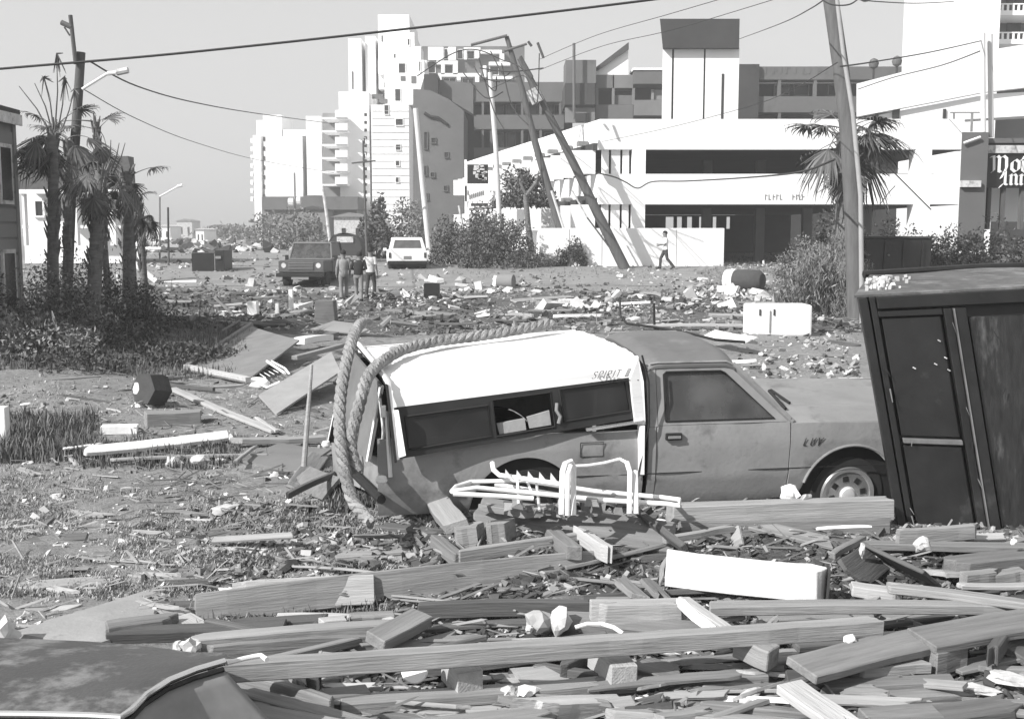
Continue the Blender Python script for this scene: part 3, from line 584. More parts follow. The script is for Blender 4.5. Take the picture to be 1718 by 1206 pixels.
def small_sign():
    Y = 66; t = thing('roadside_sign', 'small roadside sign with dark picture panel over a white letter board left of the garage', 'sign', (-2, Y, .8))
    m = MB(); pbox(m, 779, 268, 783.5, 380, Y, .3); m.build('post', M_white, t)
    m = MB(); pbox(m, 784, 276, 819, 308, Y, .3); m.build('picture_panel', M_blackmetal, t)
    m = MB(); random.seed(3)
    for i in range(16):
        a = at(random.uniform(788, 812), random.uniform(281, 303), Y); m.bx(a.x, a.x + random.uniform(.1, .3), Y - .05, Y - .002, a.z, a.z + random.uniform(.05, .25))
    m.build('picture_marks', M_offw, t)
    m = MB(); pbox(m, 780, 312, 822, 338, Y, .3); m.build('letter_board', M_white, t)
    m = MB()
    for i in range(9):
        a = at(784 + i * 3.2, 327 + (i * 7) % 8, Y); m.bx(a.x, a.x + .05, Y - .04, Y - .002, a.z, a.z + .25)
    m.build('board_marks', M_slab, t)
    m = MB(); pbox(m, 790, 341, 818, 346, Y, .3); m.build('base_bar', M_greyd, t)
small_sign()
# ------------------------------------------------------------------ the buried pickup with camper shell
TR_LOC = Vector((-.05, 9.30, -.02)); TR_ROT = Euler((R(6.0), R(0.0), R(10.5)), 'XYZ')
TM = Matrix.Translation(TR_LOC) @ TR_ROT.to_matrix().to_4x4(); TMI = TM.inverted()
def TL(px, py, Y): return TMI @ at(px, py, Y)
def pickup():
    t = thing('pickup_truck', 'faded grey compact pickup sunk in the sand with white camper shell and rope over it', 'pickup truck', TR_LOC, rot=TR_ROT, local=True)
    t['_o'] = (0, 0, 0)
    HW = .79
    def yprof(z):
        P = [(.30, .735), (.38, .765), (.56, .80), (.585, .79), (.60, .795), (.80, .79), (.93, .765), (.97, .755), (1.1, .72), (1.40, .62)]
        for (a, b), (c, d) in zip(P, P[1:]):
            if z <= c: return b + (d - b) * max(0, (z - a)) / (c - a)
        return P[-1][1]
    def arch(x, zb):
        for cx in (0., 2.67):
            dx = abs(x - cx)
            if dx < .42: zb = max(zb, .335 + math.sqrt(.42 ** 2 - dx * dx))
        return zb
    def side(name, x0, x1, top, sgn, mt=M_paint, zb=.33, n=None, nz_=14, bulge=0.):
        m = MB(); n = n or max(6, int((x1 - x0) / .03))
        def fn(u, v):
            x = x0 + (x1 - x0) * u; b = arch(x, zb); tp = top(x) if callable(top) else top
            z = b + (tp - b) * v; y = yprof(z) + .012 * math.sin(x * 7 + z * 5) * bulge
            return (x, -sgn * y, z)
        m.shell(fn, n, nz_, (0, sgn * .03, 0)); return m.build(name, mt, t, True)
    for sgn in (1, -1):
        side('bed_side', -1.12, .925, .93, sgn, bulge=.6)
        side('cab_corner', .965, 1.025, .955, sgn)
        dr = side('door', 1.032, 2.128, .962, sgn, bulge=.8)
        side('front_fender', 2.136, 3.62, lambda x: .95 - .02 * max(0, x - 2.3), sgn)
        y = -sgn * .795
        # door furniture
        m = MB(); m.box((1.16, y - sgn * .002, .885), (.13, .03, .055)); m.build('handle', M_trim, dr, bevel=.006)
        m = MB(); m.box((1.16, y - sgn * .02, .885), (.10, .02, .018)); m.build('handle_pull', M_paint, dr)
        # window frame ring and glass, tilted with the tumblehome
        ou = [(1.045, .966), (1.045, 1.395), (1.10, 1.41), (1.60, 1.41), (1.66, 1.385), (2.115, .966)]
        inn = [(1.105, .995), (1.105, 1.345), (1.13, 1.362), (1.575, 1.362), (1.61, 1.345), (2.00, .995)]
        def P(q, d=0.): return Vector((q[0], -sgn * (yprof(q[1]) - d), q[1]))
        m = MB(); k = len(ou)
        V = [P(q) for q in ou] + [P(q) for q in inn] + [P(q, .03) for q in ou] + [P(q, .03) for q in inn]
        Fq = []
        for i in range(k):
            j = (i + 1) % k; Fq += [(i, j, k + j, k + i), (2 * k + i, 3 * k + i, 3 * k + j, 2 * k + j), (k + i, k + j, 3 * k + j, 3 * k + i), (i, 2 * k + i, 2 * k + j, j)]
        m.add(V, Fq); m.build('window_frame', M_paint, dr)
        m = MB(); m.prism([P(q, .016) for q in inn], (0, sgn * .004, 0)); m.build('window_glass', M_glass, dr)
        m = MB(); m.tube([P(q, -.004) for q in inn] + [P(inn[0], -.004)], .007, 5); m.build('window_seal', M_trim, dr)
        m = MB(); m.tube([P((1.0, 1.425), .0), P((1.06, 1.432), .0), P((1.62, 1.432), 0), P((1.69, 1.40), 0), P((2.14, .985), .01)], .011, 5); m.build('drip_rail', M_paint, t)
        m = MB(); m.box((1.63, y + sgn * 0.0, .592), (2.9, .006, .006)); m.build('crease_line', M_trim, t)
        # B pillar / cab rear quarter
        m = MB(); m.prism([P(q, .0) for q in ((.965, .957), (.965, 1.33), (1.0, 1.42), (1.04, 1.42), (1.04, .957))], (0, sgn * .04, 0)); m.build('cab_pillar', M_paint, t)
        # pillar at the windscreen
        m = MB(); m.tube([P((2.16, .955), .03), P((1.68, 1.405), .02)], .028, 6); m.build('windscreen_pillar', M_paint, t)
    # roof
    def rf(u, v):
        x = .965 + .73 * u; y = -.635 + 1.27 * v; a = abs(y) / .635
        z = 1.49 - .075 * a ** 4 - .05 * max(0, 1 - u / .14) ** 2 - .035 * max(0, (u - .85) / .15) ** 2 + .008 * math.sin(x * 9 + 2) * math.sin(y * 5)
        return (x, y, z)
    m = MB(); m.shell(rf, 24, 24, (0, 0, -.02)); m.build('roof', M_paintr, t, True)
    m = MB(); m.prism([(.972, -.74, .93), (.972, .74, .93), (.972, .62, 1.40), (.972, -.62, 1.40)], (.02, 0, 0)); m.build('cab_rear_wall', M_paint, t)
    m = MB(); m.add([(1.70, -.60, 1.405), (1.70, .60, 1.405), (2.15, .70, .96), (2.15, -.70, .96)], [(0, 1, 2, 3)]); o = m.build('windscreen', M_glass, t)
    so_ = o.modifiers.new('s', 'SOLIDIFY'); so_.thickness = .005
    # hood, cowl, front end, floor
    def hd(u, v):
        x = 2.13 + 1.5 * u; y = -.745 + 1.49 * v; a = abs(y) / .745
        return (x, y, .985 - .035 * u ** 2 - .035 * a ** 5 + .018 * math.exp(-((abs(y) - .42) / .06) ** 2))
    m = MB(); m.shell(hd, 24, 40, (0, 0, -.02)); m.build('hood', M_paint, t, True)
    m = MB(); m.bx(3.62, 3.67, -.74, .74, .38, .9); m.build('grille', M_trim, t)
    m = MB(); m.bx(3.68, 3.78, -.8, .8, .36, .5); m.build('bumper', M_chrome, t, bevel=.02)
    for y in (-.55, .55): m = MB(); m.lathe([(.09, 0), (.09, .03), (.05, .05)], (3.67, y, .7), Matrix.Rotation(R(90), 3, 'Y'), 20); m.build('headlight', M_alum, t, True)
    m = MB(); m.bx(.97, 2.14, -.72, .72, .33, .4); m.bx(-1.1, .9, -.52, .52, .5, .56); m.bx(2.1, 2.15, -.7, .7, .4, .94); m.build('floor', M_trim, t)
    m = MB(); m.bx(1.1, 1.6, -.62, .62, .42, .66); m.bx(1.03, 1.18, -.62, .62, .66, 1.13); m.build('bench_seat', M_cl_k, t, bevel=.04)
    m = MB(); m.tube([(1.85 + .02 * math.cos(q), .35 + .17 * math.cos(q), .98 + .17 * math.sin(q)) for q in [i * math.pi / 10 for i in range(21)]], .013, 6, False); m.build('steering_wheel', M_trim, t)
    for cx in (0., 2.67):                                     # wheel wells
        for sg in (1, -1):
            m = MB(); m.tube([(cx, -sg * .74, .33), (cx, -sg * .40, .33)], .42, 28); m.build('wheel_well', M_trim, t)
    # arch lip, bright on the front arch
    m = MB(); m.tube([(2.67 + .425 * math.cos(q), -.797, .335 + .425 * math.sin(q)) for q in [R(18) + i * R(144) / 24 for i in range(25)]], .012, 6); m.build('arch_trim', M_paint, t, True)
    # wheels
    MX = Matrix.Rotation(R(90), 3, 'X')
    def wheel(x, sg):
        m = MB(); y = -sg * .66
        m.lathe([(.20, -.085), (.26, -.095), (.31, -.09), (.325, -.06), (.33, 0), (.325, .06), (.31, .09), (.26, .095), (.20, .085), (.19, .0)], (x, y, .335), MX, 40); wh = m.build('wheel', M_rubber, t, True)
        m = MB(); m.lathe([(.235, .10), (.225, .118), (.195, .112), (.185, .09), (.18, .05)], (x, y, .335), MX if sg > 0 else Matrix.Rotation(R(-90), 3, 'X'), 40); m.build('rim_ring', M_chrome, wh, True)
        m = MB(); m.lathe([(.188, .075), (.17, .085), (.12, .095), (.07, .100), (.06, .105), (.055, .12), (.03, .125), (.001, .125)], (x, y, .335), MX if sg > 0 else Matrix.Rotation(R(-90), 3, 'X'), 36); m.build('hubcap', M_metal, wh, True)
        m = MB()
        for k in range(8):
            q = k * math.pi / 4 + .2; c = Vector((x + .135 * math.cos(q), y - sg * .092, .335 + .135 * math.sin(q))); m.box(c, (.045, .03, .045), Matrix.Rotation(-q, 3, 'Y'))
        tag(m.build('vent_slot', M_trim, wh), kind='stuff')
        if x == 0:  # rear rims and hubcaps blackened, the arch's darkness put into their colour
            for c in wh.children: c.data.materials[0] = M_trim
    for x in (0., 2.67):
        for sg in (1, -1): wheel(x, sg)
    # LUV emblem on the fender
    m = MB(); strokes('LUV', ITAL, .062, Vector((2.24, -.7925, .772)), Vector((1, 0, 0)), Vector((0, 0, 1)), Vector((0, -.004, 0)), (.10, .05), m, .3, .4); tag(m.build('emblem', M_trim, t), kind='stuff')
    # filler door on the bed side
    m = MB(); m.tube([(.42, -.797, .86), (.60, -.797, .86), (.60, -.80, .75), (.42, -.80, .75), (.42, -.797, .86)], .0035, 4); m.build('filler_door_seam', M_trim, t)
    # tailgate hanging down, bumper bar
    A, B, C, D = TL(556, 742, 9.75), TL(652, 772, 8.33), TL(642, 835, 8.30), TL(560, 800, 9.8)
    m = MB(); m.prism([A, B, C, D], (.035, 0, 0)); m.build('tailgate', M_paint, t)
    m = MB(); m.tube([TL(575, 775, 9.3), TL(640, 838, 8.15)], .035, 8); m.build('rear_bumper_bar', M_trim, t)
    m = MB(); m.lathe([(.001, -.03), (.035, -.02), (.045, 0), (.035, .03), (.001, .035)], TL(640, 806, 8.14), n=12); m.build('tail_lamp', M_cl_w, t, True)
    m = MB(); m.lathe([(.001, -.03), (.03, -.02), (.04, 0), (.03, .03), (.001, .035)], TL(547, 746, 9.5), n=12); m.build('tail_lamp', M_cl_w, t, True)
    # mirror and wiper on the far side of the hood
    m = MB(); m.tube([TL(1290, 655, 9.3), TL(1318, 686, 9.1)], .014, 6); m.tube([TL(1293, 654, 9.5), TL(1325, 676, 9.3)], .012, 6); m.build('wiper', M_trim, t)
    # ---- camper shell: its own bent frame, placed by its corners
    s = {}
    nb_r, nb_f = TL(668, 770, 8.16), TL(1077, 700, 8.60)      # near bottom rear / front
    ne_r, ne_f = TL(658, 684, 8.20), TL(1066, 632, 8.64)      # lower edge of the white
    ns_r, ns_f = TL(651, 645, 8.25), TL(1071, 598, 8.68)      # roof shoulder
    fs_r, fs_f = TL(600, 582, 9.72), TL(965, 553, 10.25)      # far shoulder
    fe_r, fb_r = TL(590, 600, 9.78), TL(552, 742, 9.80)
    fe_f, fb_f = TL(975, 575, 10.3), TL(985, 660, 10.3)
    mid_r = TL(632, 596, 9.0)
    def lp(a, b, k): return a + (b - a) * k
    # roof grid, crowned, with long ribs
    def rg(u, v):
        a = lp(ns_r, ns_f, u); b = lp(fs_r, fs_f, u); p = lp(a, b, v)
        p = p + Vector((0, 0, .02 * math.sin(math.pi * min(1, max(0, v))) ** .8 + .006 * (1 if int(v * 18) % 3 == 0 else 0)))
        if v < .06 or v > .94: p.z -= .012
        return p
    m = MB(); m.shell(rg, 30, 36, (0, 0, -.03)); m.build('shell_roof', M_shellw, t, True)
    for (a0, a1, b0, b1, sg) in ((ns_r, ns_f, ne_r, ne_f, 1), (fs_r, fs_f, fe_r, fe_f, -1)):
        def sg_(u, v): 
            p = lp(lp(a0, a1, u), lp(b0, b1, u), v); return p + Vector((0, -sg * .035 * math.sin(math.pi * .5 * (1 - v)), 0)) * (1 - v) * v * 3
        m = MB(); m.shell(sg_, 12, 6, (0, sg * .03, 0)); m.build('shell_side', M_shellw, t, True)
    # dark side wall with three window openings (near side), plain far side
    def W(u, v, d=0.): 
        p = lp(lp(ne_r, ne_f, u), lp(nb_r, nb_f, u), v); return p + Vector((0, d, 0))
    wins = [(.045, .375, .20, .86), (.395, .635, .10, .88), (.675, .955, .06, .80)]
    us = [0] + [q for w_ in wins for q in w_[:2]] + [1]
    m = MB()
    for i in range(0, len(us), 2): m.prism([W(us[i], 0), W(us[i + 1], 0), W(us[i + 1], 1), W(us[i], 1)], (0, .03, 0))
    for (a, b, c, d) in wins:
        m.prism([W(a, 0), W(b, 0), W(b, c), W(a, c)], (0, .0302, 0)); m.prism([W(a, d), W(b, d), W(b, 1), W(a, 1)], (0, .0302, 0))
    m.build('shell_side_band', M_shelld, t)
    for i, (a, b, c, d) in enumerate(wins):
        m = MB(); m.tube([W(a, c, -.004), W(b, c, -.004), W(b, d, -.004), W(a, d, -.004), W(a, c, -.004)], .010, 5); fr = m.build('shell_window', M_trim, t)
        if i != 1:
            m = MB(); m.prism([W(a, c, .012), W(b, c, .012), W(b, d, .012), W(a, d, .012)], (0, .004, 0)); m.build('pane', M_glassd, fr)
        else:
            m = MB(); m.prism([W(a + .01, d - .24, .03), W(a + .125, d - .26, .03), W(a + .125, d - .01, .03), W(a + .015, d - .01, .03)], (0, .02, 0)); m.build('broken_pane', M_card, fr)
            m = MB(); m.prism([W(a + .135, d - .27, .04), W(b - .01, d - .34, .04), W(b - .01, d - .02, .04), W(a + .14, d - .02, .04)], (0, .02, 0)); m.build('broken_pane', M_card, fr)
    m = MB(); m.tube([W(.655, .35, -.02), W(.648, .5, -.03), W(.66, .65, -.03), W(.65, .8, -.02)], .014, 6); m.build('torn_seal', M_slab, t, True)
    m = MB(); m.prism([fe_r, fe_f, fb_f, fb_r], (0, -.03, 0)); m.build('shell_side_band', M_shelld, t)
    m = MB(); m.box(lp(W(.76, 1.06, -.02), W(1, 1.06, -.02), .5), ((W(1, 1) - W(.76, 1)).length, .03, .018), Matrix.Rotation(-math.atan2((W(1, 1) - W(.76, 1)).z, (W(1, 1) - W(.76, 1)).x), 3, 'Y')); m.build('shell_clamp_rail', M_chrome, t)
    # white front post with its flange running down the gap, rear post
    m = MB(); m.prism([TL(1058, 634, 8.55), TL(1071, 600, 8.58), TL(1080, 640, 8.58), TL(1083, 712, 8.58), TL(1066, 712, 8.55)], (0, .05, 0)); m.build('front_post', M_shellw, t)
    m = MB(); m.prism([TL(1073, 714, 8.56), TL(1082, 714, 8.56), TL(1081, 796, 8.60), TL(1072, 796, 8.60)], (0, .05, 0)); m.build('front_post', M_shellw, t)
    m = MB(); m.tube([TL(1077, 596, 8.56), TL(1088, 640, 8.56), TL(1089, 712, 8.58), TL(1070, 800, 8.6)], .008, 5); m.build('gap_seal', M_trim, t)
    m = MB(); m.prism([TL(661, 690, 8.10), TL(669, 690, 8.10), TL(681, 764, 8.08), TL(669, 768, 8.08)], (0, .04, 0)); m.build('rear_post', M_shellw, t)
    rim = [TL(666, 771, 8.10), TL(657, 690, 8.13), TL(651, 642, 8.19), TL(634, 616, 8.7), TL(601, 577, 9.68), TL(590, 590, 9.75), TL(572, 650, 9.78), TL(553, 742, 9.8)]
    m = MB(); m.tube(rim, .022, 6); m.build('rear_rim', M_alum, t)
    m = MB(); m.tube([p + Vector((-.012, -.03, -.012)) for p in rim], .010, 5); m.build('rear_rim_seal', M_trim, t)
    # rear hatch: grey pane hanging inside a pale frame
    h = [TL(592, 592, 9.7), TL(640, 648, 8.5), TL(618, 772, 8.45), TL(563, 735, 9.7)]
    m = MB(); m.prism(h, (.02, 0, 0)); hh = m.build('rear_hatch', mat('hatch_panel', .16, .5, .2, 4), t)
    m = MB(); m.tube([h[1] + Vector((-.01, -.03, 0)), lp(h[1], h[2], 1) + Vector((-.01, -.03, 0))], .014, 6); m.build('hatch_frame', M_alum, hh)
    m = MB(); m.tube([TL(637, 668, 8.3), TL(643, 720, 8.28), TL(640, 800, 8.28)], .012, 5); m.tube([TL(648, 690, 8.28), TL(655, 800, 8.25)], .016, 5); m.build('hatch_prop', M_metal, t)
    m = MB(); m.box(TL(643, 690, 8.27), (.04, .03, .09)); m.build('latch', M_alum, t, bevel=.006)
    # lettering on the shell side
    o0 = TL(1001, 634, 8.58); o1 = TL(1066, 629, 8.60); U = (o1 - o0).normalized(); V = (ns_f - ne_f).normalized()
    m = MB(); strokes('SPIRIT 3', ITAL, .054, o0 + Vector((-.05, -.040, .004)), U, V, Vector((0, -.004, 0)), (.09, .06), m, .25, .3); tag(m.build('lettering', M_trim, t), kind='stuff')
    m = MB(); m.box(lp(o0, o1, .62) + Vector((.05, -.045, -.024)), (.16, .006, .007)); m.build('underline', M_trim, t)
    return t
pickup()
def tier(px, py, Y): return at(px, py, Y)
def rope(name_pts, label, r=.046, turns=30):
    """a three-strand laid rope along a smoothed path, lying on / hanging from the truck"""
    P = [Vector(p) for p in name_pts]; S = []
    for i in range(len(P) - 1):
        p0 = P[max(i - 1, 0)]; p1 = P[i]; p2 = P[i + 1]; p3 = P[min(i + 2, len(P) - 1)]
        for k in range(14):
            u = k / 14; S.append(.5 * ((2 * p1) + (-p0 + p2) * u + (2 * p0 - 5 * p1 + 4 * p2 - p3) * u * u + (-p0 + 3 * p1 - 3 * p2 + p3) * u ** 3))
    S.append(P[-1]); t = thing('rope', label, 'rope', S[0])
    fr = []; up = Vector((0, 1, 0)); ln = 0
    for i, p in enumerate(S):
        d = (S[min(i + 1, len(S) - 1)] - S[max(i - 1, 0)]).normalized(); a = d.cross(up).normalized(); b = a.cross(d).normalized(); up = b
        if i: ln += (p - S[i - 1]).length
        fr.append((p, a, b, ln))
    for k in range(3):
        m = MB(); pts = []
        for i in range((len(fr) - 1) * 3 + 1):
            j = min(i // 3, len(fr) - 2); f_ = i / 3 - j
            p = fr[j][0].lerp(fr[j + 1][0], f_); a = fr[j][1].lerp(fr[j + 1][1], f_); b = fr[j][2].lerp(fr[j + 1][2], f_); l = fr[j][3] + (fr[j + 1][3] - fr[j][3]) * f_
            q = l * turns + k * 2 * math.pi / 3; pts.append(p + (a * math.cos(q) + b * math.sin(q)) * r * .46)
        m.tube(pts, r * .58, 6); m.build('strand', M_rope, t, True)
rope([at(628, 549, 9.6), at(612, 541, 9.4), at(598, 552, 9.0), at(585, 590, 8.5), at(573, 650, 8.25), at(569, 705, 8.1), at(573, 755, 7.98), at(580, 800, 7.88), at(592, 840, 7.8), at(608, 860, 7.7), at(622, 878, 7.6)], 'thick rope hanging in a loop from the camper shell rear corner to the grass')
rope([at(925, 542, 9.9), at(870, 553, 9.70), at(800, 564, 9.50), at(735, 572, 9.32), at(680, 585, 9.05), at(640, 607, 8.65), at(617, 632, 8.25), at(606, 668, 8.12), at(596, 705, 8.08), at(588, 745, 8.05), at(600, 790, 7.98)], 'thick twisted rope lying along the white shell roof and over its edge')
def tailstuff():
    m = MB(); m.tube([at(640, 548, 10.1), at(655, 534, 10.15), at(672, 545, 10.2)], .03, 8); m.tube([at(655, 540, 10.1), at(700, 546, 10.2)], .02, 6)
    tag(m.build('bent_pipe', M_slab, loc=at(640, 548, 10.1), smooth=True), 'bent pale pipe end poking over the far edge of the white shell roof', 'pipe')
tailstuff()
# ------------------------------------------------------------------ vehicles beyond
def g_at(px, py):
    p = gpt(px, py); return p
def white_suv():
    p = at(684, 457, 53); p.z = gh(p.x, p.y) - .14
    t = thing('sport_utility_vehicle', 'white boxy sport utility vehicle seen from behind on the sandy road', 'car', p, rot=(0, 0, R(7)), local=True); t['_o'] = (0, 0, 0); t.scale = (1, 1, .93)
    # local: x right, y forward (away), z up
    W = .80
    body = [(-.98, .42), (-1.0, .8), (-.98, 1.08), (.98, 1.08), (1.0, .8), (.98, .42)]
    m = MB(); m.prism([(x * .93, 0, z) for x, z in body][::-1], (0, 3.9, 0)); m.build('body', M_white, t, bevel=.04)
    m = MB(); m.box8([(-.88, .03, 1.082), (.88, .03, 1.082), (.88, 2.6, 1.082), (-.88, 2.6, 1.082), (-.70, .22, 1.74), (.70, .22, 1.74), (.70, 2.2, 1.74), (-.70, 2.2, 1.74)]); m.build('cabin', M_white, t, bevel=.04)
    m = MB(); m.box8([(-.68, .055, 1.16), (.68, .055, 1.16), (.68, .3, 1.16), (-.68, .3, 1.16), (-.58, .16, 1.62), (.58, .16, 1.62), (.58, .35, 1.62), (-.58, .35, 1.62)]); m.build('rear_window', mat('suv_glass', .12, .3, .4, 3), t)
    for s in (-1, 1):
        m = MB(); m.box((s * .82, -.01, .86), (.10, .04, .26)); m.build('tail_light', M_cl_k, t, bevel=.01)
        m = MB(); m.box8([(s * .885, .5, 1.12), (s * .87, .5, 1.12), (s * .87, 1.9, 1.12), (s * .885, 1.9, 1.12), (s * .745, .6, 1.64), (s * .73, .6, 1.64), (s * .73, 1.8, 1.64), (s * .745, 1.8, 1.64)]); m.build('side_window', M_pane, t)
        m = MB(); m.box((s * 1.02, 2.3, 1.12), (.16, .06, .14)); m.build('wing_mirror', M_white, t)
        for y in (.7, 3.2):
            m = MB(); m.lathe([(.2, -.11), (.33, -.11), (.35, 0), (.33, .11), (.2, .11)], (s * .78, y, .35), Matrix.Rotation(R(90), 3, 'Y'), 20); m.build('wheel', M_rubber, t, True)
    m = MB(); m.box((0, -.07, .50), (1.86, .14, .16)); m.build('bumper', M_trim, t, bevel=.02)
    m = MB(); m.box((0, -.005, .74), (.36, .02, .16)); m.build('licence_plate', M_slab, t)
    m = MB(); m.bx(-.78, .78, .1, 3.7, .26, .42); m.build('chassis', M_trim, t)
white_suv()
def dark_pickup():
    p = at(506, 482, 46.0); p.z = gh(p.x, p.y) - .02
    t = thing('parked_truck', 'dark square-cut truck facing the camera with pale windscreen frame and grille', 'truck', p, rot=(0, 0, R(-6)), local=True); t['_o'] = (0, 0, 0)
    m = MB(); m.bx(-.93, .93, .0, 1.35, .62, 1.12); m.build('hood', mat('dark_truck_paint', .09, .5, .2, 3), t, bevel=.05)
    DP = MATS['dark_truck_paint']
    m = MB(); m.bx(-.95, .95, 1.36, 4.4, .6, 1.15); m.build('body', DP, t, bevel=.04)
    # cabin as an open frame with roof
    for s in (-1, 1):
        m = MB(); m.tube([(s * .90, 1.38, 1.14), (s * .80, 1.68, 1.80)], .035, 6); m.build('windscreen_pillar', M_greyl, t)
        m = MB(); m.tube([(s * .90, 3.2, 1.14), (s * .80, 3.1, 1.80)], .05, 6); m.build('rear_pillar', DP, t)
        m = MB(); m.lathe([(.001, -.04), (.10, -.03), (.11, 0), (.10, .02)], (s * .72, -.02, .92), Matrix.Rotation(R(90), 3, 'X'), 16); m.build('headlight', M_offw, t, True)
        m = MB(); m.box((s * 1.05, 1.5, 1.2), (.14, .05, .22)); m.build('wing_mirror', M_trim, t)
        for y in (.75, 3.5):
            m = MB(); m.lathe([(.2, -.12), (.35, -.12), (.38, 0), (.35, .12), (.2, .12)], (s * .80, y, .38), Matrix.Rotation(R(90), 3, 'Y'), 20); m.build('wheel', M_rubber, t, True)
    m = MB(); m.tube([(-.80, 1.68, 1.80), (.80, 1.68, 1.80)], .035, 6); m.tube([(-.90, 1.37, 1.15), (.90, 1.37, 1.15)], .03, 6); m.build('windscreen_frame', M_greyl, t)
    m = MB(); m.box8([(-.86, 1.40, 1.17), (.86, 1.40, 1.17), (.86, 1.42, 1.17), (-.86, 1.42, 1.17), (-.77, 1.68, 1.77), (.77, 1.68, 1.77), (.77, 1.70, 1.77), (-.77, 1.70, 1.77)]); m.build('windscreen', M_glass, t)
    m = MB(); m.bx(-.84, .84, 1.70, 3.12, 1.80, 1.86); m.build('roof', DP, t, bevel=.03)
    m = MB(); m.bx(-.6, .6, 2.2, 2.5, .9, 1.45); m.build('seat', M_cl_k, t, bevel=.04)
    m = MB(); m.bx(-.93, .93, -.03, -.002, .66, 1.1); gr = m.build('front_panel', DP, t)
    for k in range(5): m = MB(); m.bx(-.52, .52, -.07, -.032, .76 + k * .06, .785 + k * .06); m.build('grille_bar', M_slab, gr)
    m = MB(); m.bx(-1., 1., -.2, -.06, .46, .62); m.build('bumper', M_trim, t, bevel=.02)
    m = MB(); m.bx(-.8, .8, .05, 4.2, .34, .6); m.build('chassis', M_trim, t)
    m = MB(); m.bx(-.36, .36, -.22, -.205, .36, .46); m.build('licence_plate', M_slab, t)
dark_pickup()
def far_car():
    p = at(578, 432, 62); p.z = gh(p.x, p.y)
    t = thing('far_vehicle', 'dark rounded vehicle with pale rear window parked behind the three walking people', 'car', p, local=True); t['_o'] = (0, 0, 0)
    def fn(u, v):
        q = math.pi * u; return (-.95 * math.cos(q) * (1 - .1 * v), 4.2 * v, .35 + 1.25 * math.sin(q) ** .6 * (1 - .25 * v * v))
    m = MB(); m.shell(fn, 20, 8, (0, 0, -.03)); m.build('body', M_cl_k, t, True)
    m = MB(); m.prism([(-.9, .02, .35), (.9, .02, .35), (.9, .02, 1.05), (.6, .02, 1.5), (-.6, .02, 1.5), (-.9, .02, 1.05)], (0, .04, 0)); m.build('rear_panel', M_cl_k, t)
    m = MB(); m.box((0.05, -.01, 1.22), (.9, .04, .32)); m.build('rear_window', M_offw, t, bevel=.03)
    for s in (-1, 1): m = MB(); m.lathe([(.2, -.1), (.33, -.1), (.33, .1), (.2, .1)], (s * .75, .5, .33), Matrix.Rotation(R(90), 3, 'Y'), 16); m.build('wheel', M_rubber, t, True)
far_car()
